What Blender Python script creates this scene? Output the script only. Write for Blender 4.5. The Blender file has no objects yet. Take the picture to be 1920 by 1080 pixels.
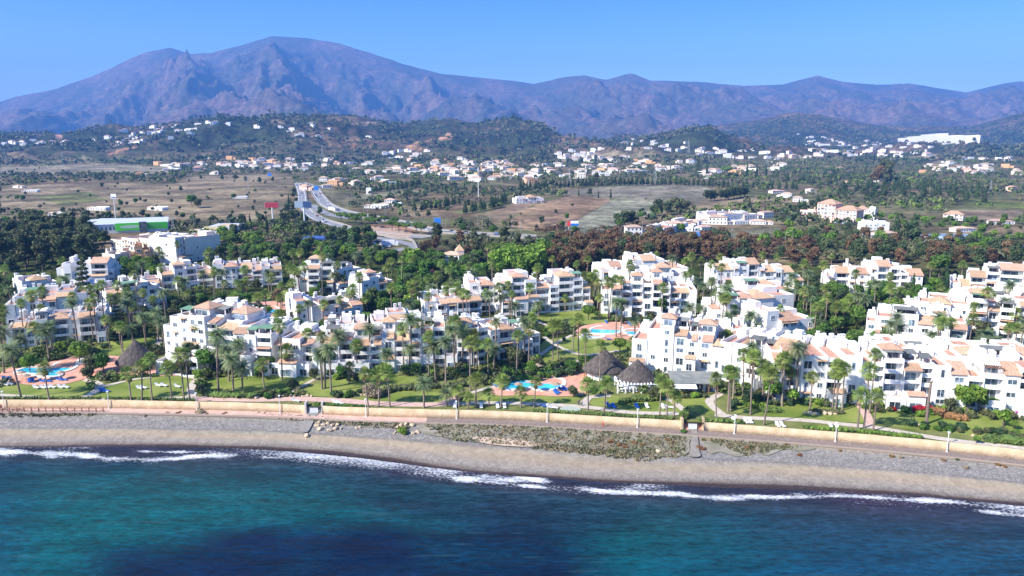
import bpy, math, random
import numpy as np
from mathutils import Vector, Matrix, geometry
random.seed(7); rng = np.random.default_rng(11)
scene = bpy.context.scene
COL = scene.collection
R = math.radians
# ------------------------------------------------------------------ camera
F = 1371.0; HOR = 275.0; CZ = 72.0
PITCH = math.atan((540-HOR)/F)
cd = bpy.data.cameras.new('camera'); cam = bpy.data.objects.new('camera', cd); COL.objects.link(cam)
cam.location = (0, 0, CZ); cam.rotation_euler = (math.pi/2-PITCH, 0, 0)
cd.sensor_width = 36; cd.lens = 36*F/1920; cd.clip_start = 1; cd.clip_end = 40000
scene.camera = cam
scene.render.resolution_x = 1920; scene.render.resolution_y = 1080
def ramp(cr, stops):
    while len(cr.elements) > 1: cr.elements.remove(cr.elements[-1])
    cr.elements[0].position = stops[0][0]; cr.elements[0].color = (*stops[0][1], 1)
    for p_, c_ in stops[1:]: cr.elements.new(p_).color = (*c_, 1)
# ------------------------------------------------------------------ light
SUN_EL = R(38); SUN_AZ = math.atan2(-0.87, -0.50)      # horizontal direction towards the sun, clockwise from +y
w = bpy.data.worlds.new('World'); scene.world = w; w.use_nodes = True
nt = w.node_tree; sky = nt.nodes.new('ShaderNodeTexSky'); sky.sky_type = 'NISHITA'; sky.sun_disc = False
sky.sun_elevation = SUN_EL; sky.sun_rotation = SUN_AZ; sky.air_density = 1.0; sky.dust_density = 2.2; sky.ozone_density = 8.0; sky.altitude = 600
bg = nt.nodes['Background']; bg.inputs['Strength'].default_value = 0.112
tcw = nt.nodes.new('ShaderNodeTexCoord'); sxw = nt.nodes.new('ShaderNodeSeparateXYZ'); nt.links.new(tcw.outputs['Generated'], sxw.inputs[0])
crw = nt.nodes.new('ShaderNodeValToRGB'); nt.links.new(sxw.outputs['Z'], crw.inputs[0])      # deeper blue overhead, paler air low down
ramp(crw.color_ramp, [(0.0, (1.05,1.06,1.0)), (0.06, (1.25,1.12,1.0)), (0.10, (1.05,1.02,1.0)), (0.15, (0.66,0.82,0.98)), (0.205, (0.36,0.62,0.95)), (0.5, (0.38,0.68,1.0))])
mlw = nt.nodes.new('ShaderNodeMix'); mlw.data_type = 'RGBA'; mlw.blend_type = 'MULTIPLY'; mlw.inputs['Factor'].default_value = 1
nt.links.new(sky.outputs[0], mlw.inputs['A']); nt.links.new(crw.outputs[0], mlw.inputs['B']); nt.links.new(mlw.outputs['Result'], bg.inputs[0])
sd = bpy.data.lights.new('sun', 'SUN'); sd.energy = 4.8; sd.angle = R(0.5); sd.color = (1.0, 0.93, 0.83)
so = bpy.data.objects.new('sun', sd); COL.objects.link(so)
sdir = Vector((math.sin(SUN_AZ)*math.cos(SUN_EL), math.cos(SUN_AZ)*math.cos(SUN_EL), math.sin(SUN_EL)))
so.rotation_euler = sdir.to_track_quat('Z', 'Y').to_euler(); so.location = (-200, -100, 300)
scene.view_settings.view_transform = 'Standard'; scene.view_settings.look = 'None'
scene.view_settings.exposure = 1.2; scene.view_settings.gamma = 1
# ------------------------------------------------------------------ pixels to places
SP, CP = math.sin(PITCH), math.cos(PITCH)
def ray(px, py):
    a = (px-960)/F; b = (540-py)/F
    return np.array([a, CP+b*SP, -SP+b*CP])
def at_z(px, py, z):
    d = ray(px, py); t = (z-CZ)/d[2]; return d[0]*t, d[1]*t
def proj(x, y, z):
    dz = z-CZ; fwd = y*CP-dz*SP; up = y*SP+dz*CP
    return 960+F*x/fwd, 540-F*up/fwd
SHORE = [(-900,846),(-400,843),(0,840),(240,838),(460,842),(560,848),(700,862),(820,880),(960,893),(1130,905),(1350,915),(1560,922),(1740,932),(1920,950),(2300,990),(2700,1035)]
WALL = [(-900,772),(-400,767),(0,765),(200,765),(480,771),(690,781),(960,787),(1130,797),(1290,806),(1440,817),(1570,827),(1775,846),(1920,862),(2300,905),(2700,955)]
def curve(pts, z):
    P = np.array([at_z(a, b, z) for a, b in pts]); P = P[np.argsort(P[:,0])]
    xs = np.linspace(P[0,0], P[-1,0], 400); ys = np.interp(xs, P[:,0], P[:,1])
    k = np.ones(17)/17; yp = np.pad(ys, 8, mode='reflect', reflect_type='odd'); ys = np.convolve(yp, k, 'valid')
    def f(x):
        x = np.asarray(x, float)
        r = np.interp(x, xs, ys)
        r = np.where(x < xs[0], ys[0]+(x-xs[0])*(ys[1]-ys[0])/(xs[1]-xs[0])*0.3, r)
        r = np.where(x > xs[-1], ys[-1]+(x-xs[-1])*(ys[-1]-ys[-2])/(xs[1]-xs[0])*0.6, r)
        return r
    return f
Wy = curve(WALL, 3.0); Sy = curve(SHORE, 0.0)
# ------------------------------------------------------------------ noise
def _h(ix, iy, s):
    n = (ix.astype(np.int64)*374761393 + iy.astype(np.int64)*668265263 + s*974634777) & 0x7fffffff
    n = ((n ^ (n >> 13))*1274126177) & 0x7fffffff
    n = (n ^ (n >> 16)) & 0x7fffffff
    return n/0x7fffffff*2-1
def vnoise(x, y, s=0):
    ix = np.floor(x); iy = np.floor(y); fx = x-ix; fy = y-iy
    u = fx*fx*fx*(fx*(fx*6-15)+10); v = fy*fy*fy*(fy*(fy*6-15)+10)
    a = _h(ix, iy, s); b = _h(ix+1, iy, s); c = _h(ix, iy+1, s); d = _h(ix+1, iy+1, s)
    return (a*(1-u)+b*u)*(1-v)+(c*(1-u)+d*u)*v
def fbm(x, y, o=5, s=0, ridged=False, g=0.5):
    r = 0; amp = 1; tot = 0
    for i in range(o):
        n = vnoise(x, y, s+i*17)
        if ridged: n = 1-2*np.abs(n)
        r = r+n*amp; tot += amp; amp *= g
        x, y = x*1.97*0.8-y*1.97*0.6+3.1, x*1.97*0.6+y*1.97*0.8-1.7
    return r/tot
# ------------------------------------------------------------------ terrain
MTN = [(-900,262),(-300,250),(0,205),(60,185),(130,172),(200,150),(260,125),(300,109),(345,100),(383,112),(420,110),(470,98),(530,82),(590,83),(650,93),(700,108),(760,128),(830,145),(900,152),(960,158),(1000,164),(1050,153),(1090,149),(1130,157),(1175,145),(1210,158),(1300,160),(1380,167),(1450,165),(1512,149),(1560,160),(1620,165),(1680,162),(1740,172),(1785,178),(1850,163),(1880,159),(1920,165),(2200,180),(2900,230)]
MID = [(-900,268),(600,268),(900,262),(1150,262),(1230,258),(1300,248),(1345,236),(1400,229),(1450,220),(1520,221),(1600,235),(1700,243),(1800,240),(1870,228),(1920,214),(2100,200),(2900,230)]
LOW = [(-900,262),(0,258),(60,255),(150,261),(230,252),(300,243),(380,228),(430,221),(480,227),(560,228),(620,226),(680,228),(740,241),(800,237),(850,230),(900,240),(960,233),(1010,245),(1055,266),(1100,270),(1140,263),(1180,262),(1230,250),(1285,239),(1330,250),(1380,270),(1450,279),(1550,284),(1700,281),(1920,282),(2900,280)]
def lay(a, tab):
    t = np.array(tab, float); return np.interp(a, t[:,0], t[:,1])
def sstep(a, b, x):
    t = np.clip((x-a)/(b-a), 0, 1); return t*t*(3-2*t)
def g(x, y):
    x = np.asarray(x, float); y = np.asarray(y, float)
    t = y-Wy(x)
    z = 5+0.028*np.clip(t, 0, 230)+0.008*np.clip(t-450, 0, 1600)+0.004*np.clip(t-2050, 0, 9000)
    z = z+sstep(330, 900, t)*(1.5+sstep(600,2500,t)*9)*fbm(x/170, y/170, 3, 5)
    if y.size == 0 or y.max() < 1600: return z
    yy = np.maximum(y, 50.); a = 960+F*x/yy
    def crest(tab, D): return CZ+(HOR-lay(a, tab))*D/F
    # foothills
    w1 = np.where(yy < 3100, sstep(1750, 3100, yy)**1.25, 1-0.75*sstep(3100, 4600, yy))
    n1 = fbm(x/420+7, y/420, 5, 21, True)
    n1b = fbm(x/190+2, y/230, 4, 29, True)
    z1 = z+(crest(LOW, 3100)-z)*w1+((n1-0.25)*58+(n1b-.2)*16)*sstep(1750,2500,yy)*(1-0.6*sstep(2900,3100,yy)*(1-sstep(3100,3400,yy)))*(1-sstep(4200,5200,yy))
    # middle range
    w2 = np.where(yy < 5000, sstep(3200, 5000, yy), 1-0.8*sstep(5000, 6500, yy))
    n2 = fbm(x/700+3, y/900, 5, 41, True)
    z2 = z+(crest(MID, 5000)-z)*w2+(n2-0.2)*60*w2*(1-sstep(4700,5000,yy)*(1-sstep(5000,5300,yy))*0.8)
    # mountains
    wx = x+260*fbm(x/1600, y/1600, 3, 61); wy = y+500*fbm(x/1800+9, y/1800, 3, 67)
    s = np.clip((yy-4600)/(9600-4600), 0, 1)
    w3 = np.where(yy < 9600, (0.45*s+0.55*s*s*s)*1.0, 1-0.8*sstep(9600, 13000, yy))
    n3 = fbm((wx+0.35*wy)/1250, wy/3000, 7, 81, True, 0.56)
    amp = 330*np.sqrt(np.clip(s, 0, 1))*(1-0.975*sstep(0.66, 0.985, s))*(1-sstep(1.0,1.001,s)*0)
    hc = np.clip((crest(MTN, 9600)-z)/1300, 0.25, 1.1)
    n4 = fbm((wx-0.25*wy)/330, wy/700, 5, 95, True, 0.6)
    z3 = z+(crest(MTN, 9600)-z)*w3+(n3-0.1)*amp*hc*1.9+(n4-0.1)*amp*hc*0.6
    far = sstep(1600, 1750, yy)
    zz = np.maximum(np.maximum(z1, z2*sstep(3100,3300,yy)+z*(1-sstep(3100,3300,yy))), z3*sstep(4500,4700,yy)+z*(1-sstep(4500,4700,yy)))
    return np.where(yy < 1750, z, np.maximum(z, zz))
_YS = [np.arange(120, 320, 2.0), np.arange(316, 900, 5.0), np.geomspace(890, 1590, 90), np.geomspace(1580, 13000, 420)]
def P(px, py):
    """first place on the terrain seen through the photograph's point px, py"""
    d = ray(px, py); d = d/d[1]
    for ys in _YS:
        zs = CZ+d[2]*ys; gs = g(d[0]*ys, ys); below = zs <= gs; k = int(np.argmax(below))
        if not below[k]: continue
        if k == 0: k = 1
        e0 = zs[k-1]-gs[k-1]; e1 = zs[k]-gs[k]; f = min(1, max(0, e0/(e0-e1))) if e0 != e1 else 0
        y = ys[k-1]+(ys[k]-ys[k-1])*f
        return float(d[0]*y), float(y), float(g(d[0]*y, y))
    return None
# ------------------------------------------------------------------ materials
MATS = {}
def mat(name, col, rough=0.8, col2=None, scale=1.0, detail=3, bump=0, bscale=None, rand=0, spec=0.3, metal=0, trans=0, stretch=None, lo=0.35, hi=0.65):
    if name in MATS: return MATS[name]
    m = bpy.data.materials.new(name); m.use_nodes = True; MATS[name] = m
    n = m.node_tree.nodes; l = m.node_tree.links; b = n['Principled BSDF']
    b.inputs['Roughness'].default_value = rough; b.inputs['Metallic'].default_value = metal
    b.inputs['Specular IOR Level'].default_value = spec
    b.inputs['Base Color'].default_value = (*col, 1)
    tc = n.new('ShaderNodeTexCoord'); src = tc.outputs['Object']
    if stretch:
        mp = n.new('ShaderNodeMapping'); mp.inputs['Scale'].default_value = stretch; l.new(src, mp.inputs[0]); src = mp.outputs[0]
    out = None
    if col2:
        t = n.new('ShaderNodeTexNoise'); t.inputs['Scale'].default_value = scale; t.inputs['Detail'].default_value = detail; l.new(src, t.inputs['Vector'])
        r = n.new('ShaderNodeValToRGB'); r.color_ramp.elements[0].color = (*col, 1); r.color_ramp.elements[1].color = (*col2, 1)
        r.color_ramp.elements[0].position = lo; r.color_ramp.elements[1].position = hi
        l.new(t.outputs['Fac'], r.inputs[0]); out = r.outputs[0]
    if rand:
        oi = n.new('ShaderNodeObjectInfo'); hs = n.new('ShaderNodeHueSaturation')
        mr = n.new('ShaderNodeMapRange'); mr.inputs['To Min'].default_value = 1-rand; mr.inputs['To Max'].default_value = 1+rand
        l.new(oi.outputs['Random'], mr.inputs[0]); l.new(mr.outputs[0], hs.inputs['Value'])
        m2 = n.new('ShaderNodeMath'); m2.operation = 'MULTIPLY_ADD'; m2.inputs[1].default_value = 0.05*min(1, rand*3); m2.inputs[2].default_value = 0.5-0.025*min(1, rand*3)
        fr = n.new('ShaderNodeMath'); fr.operation = 'FRACT'; m3 = n.new('ShaderNodeMath'); m3.operation = 'MULTIPLY'; m3.inputs[1].default_value = 7.31
        l.new(oi.outputs['Random'], m3.inputs[0]); l.new(m3.outputs[0], fr.inputs[0]); l.new(fr.outputs[0], m2.inputs[0]); l.new(m2.outputs[0], hs.inputs['Hue'])
        if out: l.new(out, hs.inputs['Color'])
        else: hs.inputs['Color'].default_value = (*col, 1)
        out = hs.outputs[0]
    if out: l.new(out, b.inputs['Base Color'])
    if bump:
        t2 = n.new('ShaderNodeTexNoise'); t2.inputs['Scale'].default_value = bscale or scale*3; t2.inputs['Detail'].default_value = 4; l.new(src, t2.inputs['Vector'])
        bp = n.new('ShaderNodeBump'); bp.inputs['Distance'].default_value = bump; l.new(t2.outputs['Fac'], bp.inputs['Height']); l.new(bp.outputs[0], b.inputs['Normal'])
    if trans:
        tr = n.new('ShaderNodeBsdfTranslucent'); mx = n.new('ShaderNodeMixShader'); mx.inputs[0].default_value = trans
        if out: l.new(out, tr.inputs[0])
        else: tr.inputs[0].default_value = (*col, 1)
        l.new(b.outputs[0], mx.inputs[1]); l.new(tr.outputs[0], mx.inputs[2]); l.new(mx.outputs[0], n['Material Output'].inputs[0])
    return m
# ------------------------------------------------------------------ mesh building
class MB:
    def __init__(s): s.v = []; s.f = []; s.m = []
    def quad(s, a, b, c, d, mi=0):
        k = len(s.v); s.v += [a, b, c, d]; s.f.append((k, k+1, k+2, k+3)); s.m.append(mi)
    def tri(s, a, b, c, mi=0):
        k = len(s.v); s.v += [a, b, c]; s.f.append((k, k+1, k+2)); s.m.append(mi)
    def box(s, x0, x1, y0, y1, z0, z1, mi=0):
        k = len(s.v)
        s.v += [(x0,y0,z0),(x1,y0,z0),(x1,y1,z0),(x0,y1,z0),(x0,y0,z1),(x1,y0,z1),(x1,y1,z1),(x0,y1,z1)]
        for q in ((3,2,1,0),(4,5,6,7),(0,1,5,4),(1,2,6,5),(2,3,7,6),(3,0,4,7)):
            s.f.append(tuple(k+i for i in q)); s.m.append(mi)
    def prism(s, pts, z0, z1, mi=0):
        k = len(s.v); n = len(pts)
        s.v += [(x, y, z0) for x, y in pts]+[(x, y, z1) for x, y in pts]
        s.f.append(tuple(k+n+i for i in range(n))); s.m.append(mi)
        s.f.append(tuple(k+n-1-i for i in range(n))); s.m.append(mi)
        for i in range(n): s.f.append((k+i, k+(i+1) % n, k+n+(i+1) % n, k+n+i)); s.m.append(mi)
    def tube(s, p, q, r0, r1, n=6, mi=0, cap=True):
        p = Vector(p); q = Vector(q); d = (q-p).normalized(); a = d.orthogonal().normalized(); b = d.cross(a)
        k = len(s.v)
        for c, r in ((p, r0), (q, r1)):
            for i in range(n):
                t = 2*math.pi*i/n; s.v.append(tuple(c+a*(r*math.cos(t))+b*(r*math.sin(t))))
        for i in range(n): s.f.append((k+i, k+(i+1) % n, k+n+(i+1) % n, k+n+i)); s.m.append(mi)
        if cap: s.f.append(tuple(k+n+i for i in range(n))); s.m.append(mi)
    def path(s, pts, rads, n=6, mi=0):
        for i in range(len(pts)-1): s.tube(pts[i], pts[i+1], rads[i], rads[i+1], n, mi, i == len(pts)-2)
    def hip(s, x0, x1, y0, y1, z, h, o=0.4, mi=0, th=0.16):
        x0 -= o; x1 += o; y0 -= o; y1 += o; s.box(x0, x1, y0, y1, z, z+th, mi); z += th
        w = x1-x0; d = y1-y0; cx = (x0+x1)/2; cy = (y0+y1)/2
        if abs(w-d) < 0.8: a = b = (cx, cy, z+h)
        elif w > d: a = (x0+d/2, cy, z+h); b = (x1-d/2, cy, z+h)
        else: a = (cx, y0+w/2, z+h); b = (cx, y1-w/2, z+h)
        i = 0.004
        A, B, C, D = (x0+i,y0+i,z), (x1-i,y0+i,z), (x1-i,y1-i,z), (x0+i,y1-i,z)
        if w > d or abs(w-d) < 0.8:
            s.quad(A, B, b, a, mi) if a != b else s.tri(A, B, a, mi)
            s.tri(B, C, b, mi)
            s.quad(C, D, a, b, mi) if a != b else s.tri(C, D, a, mi)
            s.tri(D, A, a, mi)
        else:
            s.tri(A, B, a, mi); s.quad(B, C, b, a, mi); s.tri(C, D, b, mi); s.quad(D, A, a, b, mi)
    def shed(s, x0, x1, y0, y1, z0, z1, th=0.2, mi=0):
        k = len(s.v)
        s.v += [(x0,y0,z0),(x1,y0,z0),(x1,y1,z1),(x0,y1,z1),(x0,y0,z0+th),(x1,y0,z0+th),(x1,y1,z1+th),(x0,y1,z1+th)]
        for q in ((3,2,1,0),(4,5,6,7),(0,1,5,4),(1,2,6,5),(2,3,7,6),(3,0,4,7)):
            s.f.append(tuple(k+i for i in q)); s.m.append(mi)
    def mesh(s, name, mats, smooth=False):
        me = bpy.data.meshes.new(name); me.from_pydata(s.v, [], s.f)
        if not isinstance(mats, (list, tuple)): mats = [mats]
        for m in mats: me.materials.append(m)
        if len(mats) > 1: me.polygons.foreach_set('material_index', s.m)
        if smooth: me.polygons.foreach_set('use_smooth', [True]*len(me.polygons))
        me.update(); return me
    def build(s, name, mats, parent=None, smooth=False):
        return link(name, s.mesh(name, mats, smooth), parent)
def link(name, data, parent=None, loc=None, rz=None):
    o = bpy.data.objects.new(name, data); COL.objects.link(o)
    if parent: o.parent = parent
    if loc is not None: o.location = loc
    if rz is not None: o.rotation_euler = (0, 0, rz)
    return o
def tag(o, label=None, cat=None, group=None, kind=None):
    if label: o['label'] = label
    if cat: o['category'] = cat
    if group: o['group'] = group
    if kind: o['kind'] = kind
    return o
def empty(name, loc, rz=0): return link(name, None, None, loc, rz)
def copy_thing(o):
    c = o.copy(); COL.objects.link(c)
    for k in ('label', 'group'):
        if k in c: del c[k]
    for ch in KIDS.get(o.name, []):
        d = ch.copy(); COL.objects.link(d); d.parent = c
    return c
KIDS = {}
def grid_mesh(name, X, Y, Z, material, attrs=None, smooth=True):
    nr, nc = X.shape; v = np.stack([X, Y, Z], -1).reshape(-1, 3).astype(np.float32)
    i = np.arange(nr*nc).reshape(nr, nc)
    q = np.stack([i[:-1,:-1], i[:-1,1:], i[1:,1:], i[1:,:-1]], -1).reshape(-1, 4).astype(np.int32)
    return raw_mesh(name, v, q, material, attrs, smooth)
def raw_mesh(name, v, q, material, attrs=None, smooth=True):
    me = bpy.data.meshes.new(name); k = q.shape[1]
    me.vertices.add(len(v)); me.vertices.foreach_set('co', v.ravel())
    me.loops.add(q.size); me.loops.foreach_set('vertex_index', q.ravel().astype(np.int32))
    me.polygons.add(len(q)); me.polygons.foreach_set('loop_start', np.arange(0, q.size, k, dtype=np.int32))
    me.update(calc_edges=True); me.validate()
    if smooth: me.polygons.foreach_set('use_smooth', np.ones(len(me.polygons), bool))
    for an, arr in (attrs or {}).items():
        if arr.ndim > 1:
            a = me.attributes.new(an, 'FLOAT_COLOR', 'POINT'); c = np.ones((len(v), 4), np.float32); c[:, :3] = arr.reshape(-1, 3); a.data.foreach_set('color', c.ravel())
        else:
            a = me.attributes.new(an, 'FLOAT', 'POINT'); a.data.foreach_set('value', arr.ravel().astype(np.float32))
    me.materials.append(material); return me
def inpoly(x, y, poly):
    x = np.asarray(x, float); y = np.asarray(y, float); r = np.zeros(x.shape, bool); n = len(poly)
    for i in range(n):
        x0, y0 = poly[i]; x1, y1 = poly[(i+1) % n]
        c = ((y0 > y) != (y1 > y)); 
        with np.errstate(divide='ignore', invalid='ignore'): xi = (x1-x0)*(y-y0)/((y1-y0) or 1e-9)+x0
        r ^= c & (x < xi)
    return r
def smooth_poly(pts, n=4, closed=True):
    """Catmull-Rom through the points"""
    P_ = [np.array(p, float) for p in pts]; out = []; m = len(P_)
    rngi = range(m) if closed else range(m-1)
    for i in rngi:
        if closed: p0, p1, p2, p3 = P_[i-1], P_[i], P_[(i+1) % m], P_[(i+2) % m]
        else: p0, p1, p2, p3 = P_[max(i-1,0)], P_[i], P_[i+1], P_[min(i+2,m-1)]
        for k in range(n):
            t = k/n; out.append(tuple(0.5*((2*p1)+(-p0+p2)*t+(2*p0-5*p1+4*p2-p3)*t*t+(-p0+3*p1-3*p2+p3)*t*t*t)))
    if not closed: out.append(tuple(P_[-1]))
    return out
def W2(px, py):
    p = P(px, py); return (p[0], p[1])
CLEAR = []
def drape(name, poly, material, off=0.05, cell=4.0, zfun=None, flat=None):
    """sheet laid on the terrain; poly in world xy"""
    if name != 'garden_grass': CLEAR.append([tuple(map(float, p)) for p in poly])
    if zfun is None and flat is None: poly = [(p[0], max(p[1], float(Wy(p[0]))+.52)) for p in poly]
    zf = zfun or g; vx = [Vector(p) for p in poly]; n = len(vx)
    xs = [p[0] for p in poly]; ys = [p[1] for p in poly]
    gx, gy = np.meshgrid(np.arange(min(xs), max(xs), cell)+cell*.37, np.arange(min(ys), max(ys), cell)+cell*.41)
    gx = gx.ravel(); gy = gy.ravel(); k = inpoly(gx, gy, poly); pts = [Vector((a, b)) for a, b in zip(gx[k], gy[k])]
    vs, es, fs, *_ = geometry.delaunay_2d_cdt(vx+pts, [(i, (i+1) % n) for i in range(n)], [], 1, 1e-4)
    X = np.array([v.x for v in vs]); Y = np.array([v.y for v in vs])
    Z = (np.full(len(X), flat) if flat is not None else zf(X, Y)+off)
    me = bpy.data.meshes.new(name); me.from_pydata(np.stack([X, Y, Z], -1).tolist(), [], fs)
    me.materials.append(material); me.update()
    for p in me.polygons:
        if p.normal.z < 0: me.flip_normals(); break
    o = bpy.data.objects.new(name, me); COL.objects.link(o); return o
def ribbon_poly(pts, width):
    pts = [np.array(p, float) for p in pts]; L = []; Rr = []
    for i, p in enumerate(pts):
        d = pts[min(i+1, len(pts)-1)]-pts[max(i-1, 0)]; d = d/np.hypot(*d); nrm = np.array([-d[1], d[0]])
        wd = width[i] if isinstance(width, (list, tuple, np.ndarray)) else width
        L.append(tuple(p+nrm*wd/2)); Rr.append(tuple(p-nrm*wd/2))
    return L+Rr[::-1]
# ------------------------------------------------------------------ ground sheet
def rows_t():
    t = [0.0]
    while t[-1] < 12500: t.append(t[-1]+max(1.6, min(t[-1]*0.0105, 48)))
    return np.array(t)
A = np.arange(-640, 2561, 4.0); T = rows_t()
YW = np.array([brentq for brentq in [0]*len(A)], float)
for i, a in enumerate(A):
    y = 180.0
    for _ in range(30): y = 0.5*y+0.5*float(Wy((a-960)/F*y))
    YW[i] = y
Yg = YW[None, :]+T[:, None]; Xg = (A[None, :]-960)/F*Yg
Zg = g(Xg, Yg)
# colour of the land by what grows or lies on it
PX, PY = proj(Xg, Yg, Zg)
def lin(c): return np.array([(v/255)**2.2 for v in c])
C = np.zeros(Xg.shape+(3,))
tt = Yg-Wy(Xg)
n_a = fbm(Xg/60, Yg/60, 4, 101); n_b = fbm(Xg/14, Yg/14, 3, 111); n_c = fbm(Xg/300, Yg/300, 4, 121)
scrub = lin((112,112,76)); tan = lin((166,150,122)); dgreen = lin((46,60,34)); brown = lin((142,122,96))
def mixc(a, b, f): return a*(1-f[..., None])+b*f[..., None]
C[:] = mixc(np.broadcast_to(scrub, C.shape), np.broadcast_to(brown, C.shape), sstep(-0.3, 0.4, n_a))
comp = 1-sstep(228, 245, tt+8*n_b)
C = mixc(C, np.broadcast_to(lin((74,84,40)), C.shape), comp)
FIELDS = [  # photograph outline, colour
 ([(0,352),(90,345),(200,343),(330,345),(350,333),(520,325),(550,330),(552,345),(540,360),(530,400),(440,418),(330,412),(200,400),(80,398),(0,402)], (158,141,112)),
 ([(0,314),(90,311),(200,306),(330,315),(300,328),(120,326),(0,326)], (166,154,128)),
 ([(60,368),(170,360),(200,375),(120,386)], (122,128,76)),
 ([(940,425),(975,398),(1010,382),(1075,366),(1140,368),(1148,378),(1090,402),(1060,425),(1000,432)], (172,142,114)),
 ([(1062,428),(1100,402),(1150,374),(1240,378),(1240,398),(1190,410),(1150,425),(1110,440),(1050,436)], (160,158,132)),
 ([(1020,362),(1110,352),(1215,346),(1320,348),(1340,360),(1310,382),(1240,378),(1150,372),(1060,366)], (158,150,128)),
 ([(1300,385),(1330,372),(1400,368),(1440,372),(1380,388),(1330,392)], (160,142,114)),
 ([(1440,350),(1520,352),(1540,362),(1470,366)], (150,136,108)),
 ([(640,372),(700,362),(760,352),(790,358),(740,366),(690,374)], (150,146,116)),
 ([(580,352),(620,352),(700,390),(640,382)], (140,132,100)),
 ([(855,396),(900,380),(940,378),(920,392),(860,402)], (136,142,92)),
 ([(905,402),(960,382),(1010,378),(980,396),(940,414)], (160,134,112)),
 ([(1350,450),(1400,430),(1460,426),(1475,436),(1460,452)], (138,136,108)),
 ([(1720,440),(1830,434),(1830,456),(1730,462)], (172,158,136)),
 ([(1760,395),(1920,392),(1920,412),(1790,412)], (150,132,108)),
 ([(1800,372),(1920,378),(1920,392),(1810,386)], (112,122,62)),
 ([(650,432),(700,420),(780,426),(770,446),(700,440),(660,440)], (166,124,98)),
 ([(1110,290),(1150,282),(1240,290),(1200,300),(1120,300)], (170,156,122)),
 ([(1050,300),(1100,284),(1135,286),(1110,298),(1060,306)], (166,146,118)),
 ([(1700,296),(1750,288),(1770,294),(1740,302)], (180,160,124)),
 ([(1730,312),(1760,300),(1780,304),(1765,312)], (186,168,132)),
 ([(140,300),(160,292),(170,300)], (170,160,120)),
 ([(200,288),(225,280),(262,272),(264,275),(228,284),(205,292)], (196,144,112)),
 ([(97,262),(108,250),(118,250),(114,260)], (196,150,130)),
 ([(760,276),(775,268),(838,256),(836,250),(846,249),(846,258),(780,271),(790,280),(770,284)], (210,158,122)),
 ([(505,227),(520,226),(538,231),(520,234)], (176,150,126)),
 ([(655,232),(700,228),(720,232),(690,236)], (190,160,136)),
 ([(655,285),(662,268),(668,266),(664,280)], (180,130,100)),
]
for poly, c in FIELDS:
    k = inpoly(PX+2*n_b, PY+1.2*n_b, poly) & (tt > 200)
    f = k*np.clip(0.85+0.35*n_b+0.25*n_a, 0, 1)
    C = mixc(C, np.broadcast_to(lin(c), C.shape), f)
hill = sstep(1900, 2400, Yg)*(1-np.any([inpoly(PX, PY, p) for p, _ in FIELDS], axis=0))
hc_ = mixc(np.broadcast_to(lin((66,74,50)), C.shape), np.broadcast_to(lin((132,110,88)), C.shape), sstep(-0.15, 0.55, n_b*0.7+n_c+0.2*n_a))
C = mixc(C, hc_, hill)
mt = sstep(4400, 5200, Yg)
slope = fbm(Xg/260, Yg/600, 6, 131)
mc = mixc(np.broadcast_to(lin((88,84,70)), C.shape), np.broadcast_to(lin((128,104,92)), C.shape), sstep(-0.5, 0.6, slope+0.35*n_c))
C = mixc(C, mc, mt)
def ground_mat():
    m = bpy.data.materials.new('land'); m.use_nodes = True; n = m.node_tree.nodes; l = m.node_tree.links; b = n['Principled BSDF']
    b.inputs['Roughness'].default_value = 0.95; b.inputs['Specular IOR Level'].default_value = 0.1
    a = n.new('ShaderNodeAttribute'); a.attribute_name = 'Col'; tc = n.new('ShaderNodeTexCoord')
    prev = a.outputs['Color']
    for sc, lo, hi, f in ((0.9, 0.35, 0.7, 0.45), (0.12, 0.35, 0.7, 0.5), (0.018, 0.4, 0.65, 0.45)):
        t = n.new('ShaderNodeTexNoise'); t.inputs['Scale'].default_value = sc; t.inputs['Detail'].default_value = 5; l.new(tc.outputs['Object'], t.inputs['Vector'])
        mr = n.new('ShaderNodeMapRange'); mr.inputs[1].default_value = lo; mr.inputs[2].default_value = hi; mr.inputs[3].default_value = 1-f; mr.inputs[4].default_value = 1+f*0.45; l.new(t.outputs['Fac'], mr.inputs[0])
        mx = n.new('ShaderNodeVectorMath'); mx.operation = 'SCALE'; l.new(prev, mx.inputs[0]); l.new(mr.outputs[0], mx.inputs['Scale']); prev = mx.outputs[0]
    l.new(prev, b.inputs['Base Color']); return m
land = grid_mesh('ground', Xg, Yg, Zg, ground_mat(), {'Col': C.reshape(-1, 3)})
tag(link('ground', land), kind='structure')
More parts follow.
